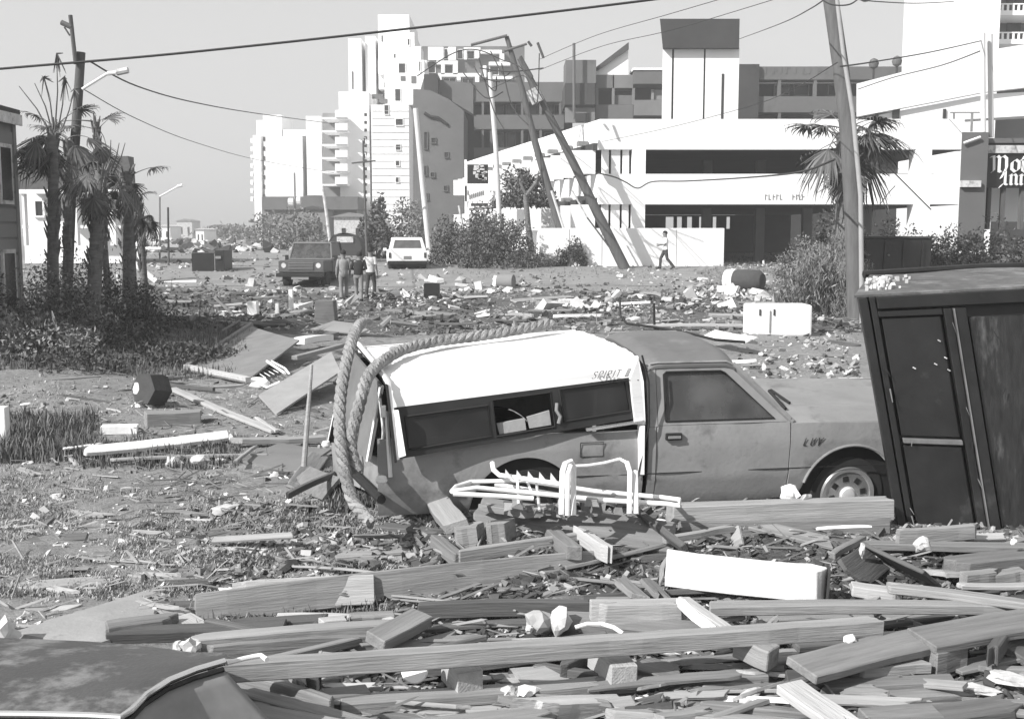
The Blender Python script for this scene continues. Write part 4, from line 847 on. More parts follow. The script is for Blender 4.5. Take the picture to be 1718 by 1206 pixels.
# ------------------------------------------------------------------ people
def skin_mesh(name, joints, edges, material, parent, sub=2):
    """joints {name:(x,y,z,r)}; the first is the root"""
    me = bpy.data.meshes.new(name); ks = list(joints); me.from_pydata([joints[k][:3] for k in ks], [(ks.index(a), ks.index(b)) for a, b in edges], [])
    o = bpy.data.objects.new(name, me); COL.objects.link(o); o.parent = parent
    sk = o.modifiers.new('skin', 'SKIN'); sk.use_smooth_shade = True
    for i, k in enumerate(ks):
        r = joints[k][3]; r = r if isinstance(r, tuple) else (r, r); me.skin_vertices[0].data[i].radius = r
    me.skin_vertices[0].data[0].use_root = True
    su = o.modifiers.new('s', 'SUBSURF'); su.levels = sub; su.render_levels = sub
    me.materials.append(material); return o
def person(label, p, rotz, J, shirt, trousers, group=None, short=False, h=1.74):
    """J: joint positions in a 1.74 m body facing -Y"""
    t = thing('person', label, 'person', p, group=group, rot=(0, 0, rotz), local=True); t['_o'] = (0, 0, 0); t.scale = (h / 1.74,) * 3
    b = dict(hip=(0, 0, .92, .125), belly=(0, 0, 1.06, .115), chest=(0, 0, 1.27, .13), neck=(0, 0, 1.45, .055), head0=(0, -.02, 1.54, .095), head=(0, -.02, 1.63, .128), head2=(0, -.01, 1.70, .10),
             shl=(-.17, 0, 1.40, .06), ell=(-.23, .02, 1.12, .042), wrl=(-.24, -.06, .88, .03), shr=(.17, 0, 1.40, .06), elr=(.23, .02, 1.12, .042), wrr=(.24, -.06, .88, .03),
             hl=(-.09, 0, .88, .10), kl=(-.10, -.02, .48, .058), al=(-.10, .02, .09, .038), fl=(-.11, -.13, .04, .035), hr=(.09, 0, .88, .10), kr=(.10, -.02, .48, .058), ar=(.10, .02, .09, .038), fr=(.11, -.13, .04, .035))
    for k, v in J.items(): b[k] = tuple(v) + (b[k][3],)
    def off(k, dx, dy, dz, r): return (b[k][0] + dx, b[k][1] + dy, b[k][2] + dz, r)
    for s, sg in (('l', -1), ('r', 1)):                  # hands: palm and five fingers as chains
        w_ = Vector(b['wr' + s][:3]); e_ = Vector(b['el' + s][:3]); d = (w_ - e_).normalized(); sd_ = d.cross(Vector((sg, 0, 0))); sd_ = sd_.normalized() if sd_.length > .1 else Vector((0, -1, 0))
        pc = w_ + d * .07; b['pm' + s] = (pc.x, pc.y, pc.z, .028)
        for k in range(5):
            o_ = (k - 2) * .018; ln = (.05, .085, .095, .088, .07)[k]; base = pc + sd_ * o_ + d * (.02 if k else -.02); tip = base + d * ln + (sd_ * -.03 if k == 0 else Vector((0, 0, 0))) - Vector((sg, 0, 0)) * .02
            b['f%d%s' % (k, s)] = (base.x, base.y, base.z, .009); b['g%d%s' % (k, s)] = (tip.x, tip.y, tip.z, .008)
    E = [('hip', 'belly'), ('belly', 'chest'), ('chest', 'neck'), ('neck', 'head0'), ('head0', 'head'), ('head', 'head2'), ('hip', 'hl'), ('hip', 'hr')]
    for s in 'lr':
        E += [('chest', 'sh' + s), ('sh' + s, 'el' + s), ('el' + s, 'wr' + s), ('wr' + s, 'pm' + s), ('h' + s, 'k' + s), ('k' + s, 'a' + s), ('a' + s, 'f' + s)] + [e for k in range(5) for e in (('pm' + s, 'f%d%s' % (k, s)), ('f%d%s' % (k, s), 'g%d%s' % (k, s)))]
    skin_mesh('body', b, E, M_skin, t, 1)
    V3 = lambda k: Vector(b[k][:3])
    def loft(m, rings, n=14):                       # rings: (centre, rx, ry)
        V = [c + Vector((rx * math.cos(q), ry * math.sin(q), .006 * math.sin(3 * q + c.z * 20))) for c, rx, ry in rings for q in [2 * math.pi * k / n for k in range(n)]]
        m.add(V, [(i * n + k, i * n + (k + 1) % n, (i + 1) * n + (k + 1) % n, (i + 1) * n + k) for i in range(len(rings) - 1) for k in range(n)] + [tuple(reversed(range(n))), tuple(range((len(rings) - 1) * n, len(rings) * n))])
    hp, be, ch_, nk = V3('hip'), V3('belly'), V3('chest'), V3('neck'); sh_ = (V3('shl') + V3('shr')) / 2
    m = MB(); loft(m, [(hp + Vector((0, 0, -.02)), .168, .128), (hp + Vector((0, 0, .06)), .165, .125), (be, .158, .122), (be.lerp(ch_, .5), .172, .13), (ch_, .19, .135), (sh_ + Vector((0, 0, -.03)), .195, .115), (sh_ + Vector((0, 0, .025)), .15, .085), (nk + Vector((0, 0, -.02)), .075, .07), (nk + Vector((0, 0, .015)), .062, .06)])
    for s in 'lr':
        a, e, w_ = V3('sh' + s), V3('el' + s), V3('wr' + s)
        pts = [a.lerp(sh_, .35), a, a.lerp(e, .35), a.lerp(e, .8)]; rr = [.045, .068, .062, .062]
        if not short: pts += [e, e.lerp(w_, .5), w_]; rr = [.045, .066, .06, .054, .054, .046, .042]
        m.tube(pts, rr, 10)
    m.build('shirt', shirt, t, True)
    m = MB(); loft(m, [(hp + Vector((0, 0, -.13)), .12, .10), (hp + Vector((0, 0, -.08)), .165, .125), (hp, .162, .122), (hp + Vector((0, 0, .07)), .15, .112)])
    for s in 'lr':
        h_, k_, a = V3('h' + s), V3('k' + s), V3('a' + s)
        m.tube([h_ + Vector((0, 0, .02)), h_.lerp(k_, .25), h_.lerp(k_, .6), k_, k_.lerp(a, .5), a + Vector((0, 0, -.03))], [.088, .092, .078, .068, .064, .066], 12)
    m.build('trousers', trousers, t, True)
    for s in 'lr':
        a = Vector(b['a' + s][:3]); f_ = Vector(b['f' + s][:3]); m = MB(); m.tube([a + Vector((0, .05, -.045)), a + Vector((0, 0, -.02)), (a + f_) / 2 + Vector((0, 0, -.005)), f_ + Vector((0, -.03, -.01)), f_ + Vector((0, -.07, -.015))], [.03, .045, .045, .04, .015], 8); m.build('shoe', M_trim, t, True)
    # hair cap and face features
    H = Vector(b['head'][:3]); m = MB()
    def hf(u, v):
        q = 2 * math.pi * u; el = math.pi / 2 * (1 - v) - (.35 * v if math.sin(q) > -.3 else -.1 * v)
        return H + Vector((.104 * math.cos(q) * math.cos(el), .02 + .116 * math.sin(q) * math.cos(el), .03 + .11 * math.sin(el)))
    m.shell(hf, 16, 6, (0, 0, -.006)); m.build('hair', M_hair, t, True)
    m = MB(); m.lathe([(.001, -.02), (.012, 0), (.001, .03)], H + Vector((0, -.10, -.01)), n=6)
    for sx in (-1, 1): m.lathe([(.001, -.02), (.014, 0), (.001, .025)], H + Vector((sx * .095, .0, -.01)), n=6)
    tag(m.build('face_features', M_skin, t, True), kind='stuff')
    m = MB()
    for sx in (-1, 1): m.lathe([(.001, -.008), (.011, 0), (.001, .008)], H + Vector((sx * .033, -.088, .005)), n=6)
    m.box(H + Vector((0, -.088, -.055)), (.045, .008, .008)); tag(m.build('eyes_and_mouth', M_hair, t), kind='stuff')
    return t
pA = g_at(577, 502); pB = g_at(602, 505); pC = g_at(622, 499)
person('walking person in a grey shirt at the left of the group of three', pA, R(180 + 14), dict(hr=(.09, 0, .88), kl=(-.11, -.16, .50), al=(-.11, -.02, .12), fl=(-.11, -.16, .10), kr=(.10, .02, .48), ar=(.10, .12, .10), fr=(.1, .0, .05), wrl=(-.24, -.16, .90)), M_cl_g, M_cl_m, 'people walking together up the street', h=1.7)
person('walking person in a black shirt and pale trousers in the middle of the trio', pB, R(180 - 6), dict(neck=(0, -.12, 1.42), head0=(0, -.17, 1.49), head=(0, -.20, 1.56), head2=(0, -.20, 1.63), chest=(0, -.05, 1.26), shl=(-.18, -.08, 1.38), shr=(.18, -.08, 1.38), ell=(-.26, -.02, 1.12), elr=(.26, -.02, 1.12), wrl=(-.14, -.22, 1.08), wrr=(.14, -.22, 1.08), kl=(-.11, .05, .48), al=(-.12, .16, .10), fl=(-.12, .02, .05), kr=(.11, -.14, .49), ar=(.12, -.12, .09), fr=(.12, -.27, .04)), M_cl_d, M_cl_m, 'people walking together up the street', h=1.72)
person('walking person in a light shirt and dark trousers at the right of the trio', pC, R(180 - 18), dict(kl=(-.10, -.12, .49), al=(-.1, -.06, .09), fl=(-.1, -.2, .05), kr=(.10, .04, .48), ar=(.10, .16, .10), fr=(.1, .03, .05), elr=(.30, .04, 1.16), wrr=(.36, -.04, .93)), M_offw, M_cl_k, 'people walking together up the street', short=True, h=1.76)
pD = at(1116, 441, 53.0); pD.z = gh(pD.x, pD.y)
person('man in a white shirt and dark trousers striding left past the garage wall', pD, R(-90), dict(head=(0, -.04, 1.62), kl=(-.09, -.20, .50), al=(-.09, -.22, .10), fl=(-.09, -.36, .07), kr=(.09, .08, .48), ar=(.09, .38, .14), fr=(.09, .28, .05), ell=(-.2, .02, 1.14), wrl=(-.16, -.22, 1.10), elr=(.2, -.02, 1.14), wrr=(.16, -.26, 1.14)), M_white, M_cl_k, short=True, h=1.78)
# ------------------------------------------------------------------ poles and wires
def pole(name, label, pts, r0, r1, Y, mt=M_pole, group=None, extra=None, cat='utility pole', sink=.3):
    P = [at(x, y, Y) for x, y in pts] if not isinstance(pts[0], Vector) else pts
    d0 = (P[0] - P[1]).normalized(); g0 = gh(P[0].x, P[0].y) - sink
    if P[0].z > g0: P[0] = P[0] + d0 * ((P[0].z - g0) / max(.3, -d0.z))
    t = thing(name, label, cat, P[0], group=group); n = len(P)
    m = MB(); rs = [r0 + (r1 - r0) * i / (n - 1) for i in range(n)]
    m.tube(P, rs, 12); m.build('shaft', mt, t, True)
    for (nm, a, b, r, mm) in (extra or []):
        m = MB(); m.tube([at(a[0], a[1], Y - .15 if len(a) < 3 else a[2]), at(b[0], b[1], Y - .15 if len(b) < 3 else b[2])], r, 8); m.build(nm, mm, t, True)
    return t
pole('utility_pole', 'broken dark utility pole rising behind the left palm clump with a pale lamp arm', [(113, 475), (119, 330), (128, 210), (136, 88)], .13, .10, 27,
     extra=[('lamp_arm', (138, 150), (180, 124), .035, M_white), ('lamp_arm', (180, 124), (196, 122), .045, M_white), ('lamp_head', (196, 122), (215, 118), .075, M_offw), ('broken_top', (127, 108), (118, 26), .05, M_pole), ('crossarm_stub', (103, 38), (120, 46), .06, M_pole), ('brace', (108, 46), (117, 60), .02, M_pole)])
pole('utility_pole', 'dark utility pole leaning left in front of the garage wing, nearer the bush', [(957, 446), (930, 350), (898, 240), (876, 150), (850, 62)], .23, .11, 56, extra=[('crossarm', (790, 76), (851, 60), .07, M_pole), ('crossarm', (846, 86), (884, 74), .06, M_pole), ('guy_stub', (905, 250), (915, 345), .03, M_wire), ('stay_pole', (965, 445), (925, 320), .07, M_polel)])
pole('utility_pole', 'long dark utility pole leaning left with its foot in the road by the garage', [(1052, 458), (1006, 365), (965, 280), (925, 200), (872, 98)], .26, .13, 53.2, extra=[('crossarm', (873, 95), (893, 130), .07, M_pole), ('insulator', (886, 70), (892, 78), .06, M_pole), ('crossarm', (902, 72), (912, 98), .06, M_pole), ('transformer', (893, 150), (903, 172), .3, M_offw), ('down_cable', (1030, 425), (985, 365), .04, M_pole), ('down_cable', (985, 365), (960, 320), .04, M_offw)])
pole('lamp_post', 'white slightly leaning post standing in front of the stained end wall', [(719, 408), (708, 300), (697, 182)], .16, .13, 62, M_polel, cat='post')
pole('lamp_post', 'tall white leaning post in front of the dark balcony block', [(838, 372), (832, 250), (822, 122)], .13, .11, 56, M_polel, cat='post')
pole('street_pole', 'thin dark pole with short crossbar in front of the white stepped hotel', [(616, 440), (612, 330), (609, 236)], .07, .05, 60, extra=[('crossarm', (590, 274), (630, 270), .04, M_pole)], cat='utility pole')
pole('street_pole', 'thin leaning pole left of the white stepped hotel above the dark truck', [(556, 425), (548, 360), (541, 312)], .12, .1, 80, M_offw, cat='utility pole')
pole('street_pole', 'thin grey stake leaning beside the foot of the stained end wall', [(783, 425), (777, 385), (770, 345)], .08, .06, 60, M_offw, cat='post')
pole('street_pole', 'slim dark far pole between the palm clump and the distant houses', [(283, 430), (282, 348)], .06, .05, 60, cat='utility pole')
pole('street_lamp', 'slim far street lamp with short pale arm right of the palms', [(268, 430), (268, 330)], .06, .05, 70, M_slab, extra=[('lamp_arm', (268, 330), (300, 312), .05, M_white), ('lamp_head', (298, 313), (306, 311), .09, M_white)], cat='street lamp')
pole('street_pole', 'far thin pole with two white boxes near the far left hotel', [(496, 400), (494, 290)], .12, .1, 120, M_slab, extra=[('sign_box', (484, 339), (492, 339), .4, M_white), ('sign_box', (498, 337), (504, 337), .4, M_white)], cat='utility pole')
pole('utility_pole', 'thick dark utility pole at the upper right leaning over the palm', [(1436, 520), (1432, 380), (1424, 230), (1410, 110), (1391, -20), (1378, -110)], .24, .19, 30)
pole('conduit_pole', 'slim pale pole running alongside the thick leaning utility pole', [(1446, 520), (1444, 330), (1431, 190), (1415, 90), (1402, -20), (1392, -100)], .065, .05, 29.2, mat('grey_conduit', .34, .6, .15, 3), cat='pole')
def wire(label, pts, r=.012, Y=None):
    P = [at(*q) if len(q) == 3 else at(q[0], q[1], Y) for q in pts]; S = []
    for i in range(len(P) - 1):
        p0 = P[max(i - 1, 0)]; p1 = P[i]; p2 = P[i + 1]; p3 = P[min(i + 2, len(P) - 1)]
        for k in range(8):
            u = k / 8; S.append(.5 * ((2 * p1) + (-p0 + p2) * u + (2 * p0 - 5 * p1 + 4 * p2 - p3) * u * u + (-p0 + 3 * p1 - 3 * p2 + p3) * u ** 3))
    S.append(P[-1]); m = MB(); m.tube(S, r, 5); o = m.build('wire', M_wire, loc=S[0], smooth=True); tag(o, label, 'wire'); return o
wire('thick dark cable crossing the whole sky from left edge upwards to the right', [(-260, 140, 18), (0, 116, 18), (300, 90, 18), (700, 47, 18), (1095, 0, 18), (1500, -55, 18)], .020)
wire('thin wire sagging from the broken left pole towards the far left hotel', [(150, 103, 27), (230, 145, 32), (330, 173, 42), (440, 192, 60), (560, 208, 90)], .022)
wire('faint wire sagging below the other from the broken left pole', [(140, 150, 27), (230, 200, 32), (330, 240, 42), (440, 270, 60), (560, 290, 90)], .012)
wire('wire rising from the stair tower cap to the top of the thick pole', [(1240, 66, 60), (1310, 40, 40), (1360, 15, 28), (1392, -8, 22)], .016)
wire('fine wire running from leaning poles to the upper right sky', [(905, 100, 44), (1000, 60, 38), (1120, 25, 32), (1240, -10, 28)], .010)
wire('fine wire just under the other towards the upper right sky', [(905, 118, 44), (1010, 78, 38), (1130, 50, 34), (1330, -10, 28)], .010)
wire('wire sloping over the garage roof to the thick leaning pole', [(1010, 238, 50), (1120, 215, 45), (1260, 178, 36), (1330, 150, 30), (1405, 105, 22)], .010)
wire('fallen wire drooping across the lower garage parapet', [(1000, 290, 50), (1030, 297, 50), (1050, 306, 50), (1070, 316, 50), (1095, 305, 50), (1150, 304, 49), (1240, 299, 44), (1335, 290, 32), (1400, 268, 24)], .03)
wire('wire from the thick pole past the hotel podium lamps to the masts', [(1410, 112, 22), (1460, 105, 28), (1560, 88, 35), (1650, 68, 40)], .018)
wire('wire along the upper podium parapet towards the masts', [(1440, 150, 61), (1500, 130, 58), (1580, 110, 50), (1650, 84, 40)], .025)
wire('short looping wire at the top of the thick pole', [(1375, -4, 22), (1395, 8, 21.8), (1425, 8, 21.6), (1445, -6, 22)], .014)
wire('wire trailing off the top of the thick pole to the right', [(1430, -2, 22), (1470, 3, 24), (1540, 6, 30), (1600, 3, 38)], .012)
wire('loose wire drooping to the right of the palm crown', [(1490, 280, 27), (1515, 305, 27), (1545, 335, 27), (1562, 352, 27)], .016)
wire('short wire slanting down left of the white column by the palm', [(1502, 312, 27), (1490, 325, 27), (1475, 345, 27)], .012)
wire('fine wire tangle strung between the tops of the leaning poles', [(700, 128, 52), (760, 90, 52), (800, 84, 52), (840, 100, 52), (880, 120, 48), (930, 200, 46)], .025)
wire('wire hanging between the white post and the leaning poles', [(822, 150, 56), (845, 140, 54), (880, 128, 50), (900, 175, 46), (905, 90, 44)], .02)
for i in range(7):
    random.seed(40 + i); a = (random.uniform(775, 850), random.uniform(85, 140), 52); b = (random.uniform(830, 925), random.uniform(90, 230), 49)
    wire('loose wire in the tangle around the tops of the two leaning poles', [a, ((a[0] + b[0]) / 2 + random.uniform(-10, 10), (a[1] + b[1]) / 2 + random.uniform(5, 30), 50), b], .028)['group'] = 'wire tangle at the leaning poles'
lf = MB(); c_ = at(1452, -2, 30); lf.lathe([(.05, -.08), (.16, -.02), (.2, .05), (.05, .1)], c_, n=12); tag(lf.build('street_light', M_offw, loc=c_, smooth=True), 'small round lamp head hung beside the top of the thick pole', 'lamp')
# ------------------------------------------------------------------ vegetation
def leaf_mesh(name, pts, size, material, parent=None, loc=None, asp=2.2, up=0., droop=0.):
    """one small bent leaf per point; pts Nx3 world"""
    n = len(pts); rg_ = np.random.RandomState(len(pts) % 9973 + int(abs(pts[0][0]) * 100) % 997)
    d = rg_.normal(size=(n, 3)); d[:, 2] += up; d /= np.linalg.norm(d, axis=1)[:, None]
    a = rg_.normal(size=(n, 3)); s = np.cross(d, a); s /= np.linalg.norm(s, axis=1)[:, None] + 1e-9
    L = size * rg_.uniform(.6, 1.5, n)[:, None]; wv = L / asp / 2
    p = np.asarray(pts); q0 = p; q1 = p + d * L * .5 + s * wv; q2 = p + d * L + np.array([0, 0, -droop]) * L; q3 = p + d * L * .5 - s * wv
    V = np.stack([q0, q1, q2, q3], 1).reshape(-1, 3); off = np.array(parent.get('_o', (0, 0, 0)) if parent is not None else (loc if loc is not None else (0, 0, 0))); V = V - off
    me = bpy.data.meshes.new(name); me.vertices.add(len(V)); me.vertices.foreach_set('co', V.ravel()); me.loops.add(4 * n); me.loops.foreach_set('vertex_index', np.arange(4 * n, dtype=np.int32)); me.polygons.add(n); me.polygons.foreach_set('loop_start', np.arange(0, 4 * n, 4, dtype=np.int32)); me.update()
    me.materials.append(material); o = bpy.data.objects.new(name, me); COL.objects.link(o)
    if parent is not None: o.parent = parent
    elif loc is not None: o.location = loc
    return o
def bush(label, c, rx, ry, rz, n, size, material, seed, cat='shrub', name='shrub', clumps=26, group=None, stems=6, asp=2.2, up=.3):
    """c: ground point below the centre"""
    rs = np.random.RandomState(seed); c = Vector(c); t = thing(name, label, cat, c, group=group)
    cl = rs.normal(size=(clumps, 3)); cl /= np.linalg.norm(cl, axis=1)[:, None]; cl *= rs.uniform(.45, 1., clumps)[:, None] ** .6
    cl = cl * [rx, ry, rz]; cl[:, 2] = np.abs(cl[:, 2] * .9 + rz * .15); rad = rs.uniform(.16, .36, clumps)
    k = rs.randint(0, clumps, n); d = rs.normal(size=(n, 3)); d /= np.linalg.norm(d, axis=1)[:, None]; d *= (rs.uniform(.3, 1., n) ** .5)[:, None] * rad[k][:, None] * np.array([rx, ry, rz]) * 1.1
    P = cl[k] + d; P[:, 2] = np.maximum(P[:, 2], .02 * rz); P += np.array(c)
    leaf_mesh('foliage', P, size, material, t, asp=asp, up=up)
    for i in range(stems):
        e = cl[i % clumps]; m = MB(); b = c + Vector((rs.uniform(-.15, .15) * rx, rs.uniform(-.1, .1) * ry, -.1)); m.tube([b, b + Vector((e[0] * .4, e[1] * .4, e[2] * .5)), c + Vector(tuple(e))], [.035 * rz ** .5 + .01, .02, .008], 5); m.build('stem', M_bark, t)
    return t
def gY(px, Y): p = at(px, 400, Y); p.z = gh(p.x, p.y); return p
bush('big dark round bush at the left foot of the garage wing', gY(832, 54.5), 1.9, 1.6, 2.1, 10000, .13, M_leaf, 1, clumps=60)
bush('tall ragged dark bush growing against the roadside sign', gY(815, 60), 1.4, 1.2, 2.9, 6000, .16, M_leaf, 2, clumps=40)
bush('grey dry bush low in front of the garage lower wall', gY(893, 54.8), 1.5, 1, .85, 4000, .10, M_leafl, 3)
bush('small round dark bush at the foot of the leaning pole', gY(958, 55.0), .7, .5, 1.3, 2500, .11, M_leafd, 4)
bush('tall dark tree between stained end wall and the white car', gY(690, 72), 1.8, 2, 3.0, 3200, .22, M_leafl, 5, cat='tree', name='tree', clumps=50)
bush('ragged bush right of the white car under the white post', gY(755, 58), 1.3, 1.2, 2.4, 3800, .15, M_leaf, 6, clumps=40)
bush('leafy tree crown growing on the garage wing left of the leaning poles', at(875, 345, 60) - Vector((0, 0, 0)), 1.5, 1.2, 1.7, 3500, .2, M_leaf, 7, cat='tree', name='tree', clumps=30)
pole('bare_tree', 'crooked bare forked tree trunk in front of the garage wing', [(893, 430), (886, 380), (882, 330), (884, 320)], .17, .11, 58, M_bark, extra=[('limb', (883, 328), (905, 300), .1, M_bark), ('limb', (882, 326), (872, 305), .07, M_bark), ('limb', (905, 300), (918, 292), .06, M_bark)], cat='tree')
bush('dark far trees between distant houses and the far hotel', gY(388, 230), 8, 5, 2.6, 2200, .8, M_leafl, 8, cat='trees', name='distant_trees', clumps=50, stems=2)
bush('broad dark tree behind the dark truck left of the shop', gY(500, 105), 3.0, 2, 3.2, 1900, .34, M_leafl, 9, cat='tree', name='tree', clumps=40)
bush('dark tree below the far hotel podium', gY(452, 130), 2.6, 3, 3.4, 1500, .4, M_leafl, 10, cat='tree', name='tree', clumps=40)
bush('dark palm-like tree close to the thin pole with a crossbar', gY(632, 70), .9, .8, 3.6, 1800, .3, M_leaf, 12, cat='tree', name='tree', clumps=20)
# right side hedges
for i, (px, Y, rx, rz, lb) in enumerate([(1404, 34.5, 1.1, 2.3, 'tall grey ragged shrub at the foot of the right palm'), (1352, 36, .9, 1.9, 'grey shrub left of the right palm beside the garage entry'), (1520, 36, 1.8, 2.5, 'hedge section between the right palm and sign pier'), (1600, 36, 1.6, 2.2, 'hedge section in front of the sign pier'), (1690, 35, 1.8, 2.35, 'hedge section beneath the motel sign board'), (1790, 36, 1.8, 2.4, 'hedge section at the right picture edge')]):
    bush(lb, gY(px, Y), rx, .9, rz, 9000, .105, M_leafl if i < 2 else M_leaf, 20 + i, cat='hedge' if i > 1 else 'shrub', name='hedge' if i > 1 else 'shrub', clumps=50, up=.6 if i < 2 else .2, asp=3.5 if i < 2 else 2.2)
bush('dark shrub tuft against the pole just under the right palm crown', gY(1392, 40), .9, .8, 3.2, 2600, .16, M_leafd, 31)
bush('small dark shrub tuft near the garage entry ramp', gY(1318, 50), .45, .4, .4, 700, .09, M_leafd, 32)
bush('pale dry weeds standing in front of the right palm', gY(1392, 31), 1.2, .7, 1.9, 7000, .17, M_leafl, 33, cat='weeds', asp=7, up=2.2)
def frond_variants():
    V = []
    for k in range(7):
        rs = random.Random(100 + k); m = MB(); L = rs.uniform(.55, .85); dr = (.1, .35, .7, 1.0, .2, .55, 1.3)[k]
        pts = [Vector((0, 0, 0))]; d = Vector((1, 0, .6 if dr < .6 else .25))
        for i in range(6):
            d.z -= dr * .32; pts.append(pts[-1] + d.normalized() * L / 5)
        m.tube(pts, [.028, .022, .018, .015, .012, .011, .01], 4)
        tip = pts[-1]; dd = (pts[-1] - pts[-3]).normalized(); side = Vector((0, 1, 0)); upv = side.cross(dd) * -1
        for i in range(26):
            q = math.radians(-95 + 190 * i / 25) ; ln = (.78 - .25 * abs(q) / 1.6) * rs.uniform(.75, 1.1); wd = .024
            ax = dd * math.cos(q) + side * math.sin(q); n_ = ax.cross(upv).normalized() * wd
            a = tip; b = tip + ax * ln * .5 + Vector((0, 0, -.03 - .10 * dr)); c = tip + ax * ln * .86 + Vector((rs.uniform(-.05, .05), rs.uniform(-.05, .05), -(.14 + .45 * dr) * ln)); e = tip + ax * ln * .95 + Vector((0, rs.uniform(-.06, .06), -(.3 + .75 * dr) * ln))
            m.add([a - n_ * .3, a + n_ * .3, b - n_, b + n_, c - n_ * .8, c + n_ * .8, e], [(0, 1, 3, 2), (2, 3, 5, 4), (4, 5, 6)])
        o = m.build('frond', M_frond); V.append(o.data); COL.objects.unlink(o); bpy.data.objects.remove(o)
    return V
FR = frond_variants()
def palm(label, base, top, r, nf, seed, droop, scale=1., wind=None, bend=.2, boots=True):
    rs = random.Random(seed); base = Vector(base); top = Vector(top); t = thing('palm_tree', label, 'palm tree', base)
    S = []; rr = []
    for i in range(15):
        k = i / 14; p = base.lerp(top, k) + Vector((math.sin(k * 3 + seed) * bend * .4, 0, 0)) * k * (1 - k); S.append(p - Vector((0, 0, .3)) * (1 - k)); rr.append(r * (1.15 - .25 * k + .06 * rs.random()))
    m = MB(); m.tube(S, rr, 12); m.build('trunk', M_bark, t, True)
    if boots:
        m = MB()
        for i in range(70):
            k = rs.uniform(.35, 1.); q = rs.uniform(0, 6.28); p = base.lerp(top, k); o_ = Vector((math.cos(q), math.sin(q), 0)); m.tube([p + o_ * r * .8, p + o_ * r * 1.5 + Vector((0, 0, .22))], [.035, .012], 4)
        tag(m.build('leaf_boots', M_bark, t), kind='stuff')
    to = top - base
    for i in range(nf):
        f_ = bpy.data.objects.new('frond', FR[min(6, int(abs(rs.gauss(droop, 1.5))) % 7)]); COL.objects.link(f_); f_.parent = t
        az = rs.uniform(0, 2 * math.pi) if wind is None else rs.gauss(wind, 1.3); el = rs.uniform(-.9, .9) - droop * .08
        f_.location = to + Vector((0, 0, rs.uniform(-.25, .05))); f_.rotation_euler = Euler((rs.uniform(-.4, .4), -el, az), 'XYZ'); s = scale * rs.uniform(.8, 1.25); f_.scale = (s, s, s)
    return t
def pg(px, py): p = gpt(px, py); return p
def ptop(px, py, base): return at(px, py, base.y)
b_ = gY(1424, 33); palm('battered cabbage palm with drooping fronds in front of the garage at right', b_, ptop(1420, 222, b_), .31, 24, 5, 3.2, 1.05)
b_ = pg(150, 562); palm('thick leaning palm trunk in front of the left palm clump', b_, ptop(170, 285, b_), .13, 9, 8, 5.5, .55)
b_ = gY(82, 24); palm('wind-stripped palm with upright bare fronds next to the beach house', b_, ptop(88, 215, b_), .11, 12, 11, 5.0, .6)
b_ = gY(108, 26); palm('slim palm trunk between the beach house and broken pole', b_, ptop(113, 235, b_), .08, 6, 14, 3.2, .7)
b_ = gY(216, 28); palm('short thick palm at the right end of the left clump', b_, ptop(210, 290, b_), .16, 11, 17, 5.0, .6)
b_ = gY(240, 30); palm('low bent palm with hanging fronds at the right of the clump', b_, ptop(232, 335, b_), .09, 9, 19, 4.6, .6)
b_ = gY(182, 27); palm('thin palm with torn top leaning over the left clump', b_, ptop(160, 205, b_), .07, 6, 23, 3.6, .65)
def lone_frond(label, px, py, Y, rot, s):
    o = bpy.data.objects.new('palm_frond', FR[4]); COL.objects.link(o); o.location = at(px, py, Y); o.rotation_euler = rot; o.scale = (s, s, s); tag(o, label, 'palm frond'); return o
# tall bare petioles of the stripped palm with torn tips
for i, (x0, y0, x1, y1) in enumerate([(85, 225, 32, 145), (88, 222, 58, 140), (90, 222, 73, 130), (92, 222, 95, 90), (96, 225, 108, 130), (100, 228, 125, 150), (178, 290, 186, 235), (185, 290, 200, 240), (190, 292, 210, 240)]):
    m = MB(); Y = 24.2; a = at(x0, y0, Y); b = at(x1, y1, Y); m.tube([a, a.lerp(b, .5) + Vector((.04, 0, .03)), b], [.02, .014, .008], 4)
    if i in (2, 3, 4, 5):
        for k in range(14):
            q = random.Random(i * 50 + k); m.tube([b, b + Vector((q.uniform(-.12, .2), q.uniform(-.1, .1), q.uniform(-.5, .05)))], [.02, .004], 3)
    tag(m.build('frond_stalk', M_frond, loc=a), ('leftmost bare stalk above the beach house palm, leaning furthest left', 'second bare stalk from the left above the beach house palm', 'bare stalk with small torn tip just left of the tallest one', 'tallest bare stalk with a torn hanging tip beside the broken pole', 'bare stalk with torn tip just right of the tallest one', 'rightmost torn stalk of the left palm, crossing the broken pole', 'short bare stalk standing left on the short thick palm', 'middle bare stalk standing on the short thick palm', 'right leaning bare stalk on the short thick palm')[i], 'frond stalk', 'stripped stalks over the left palms')
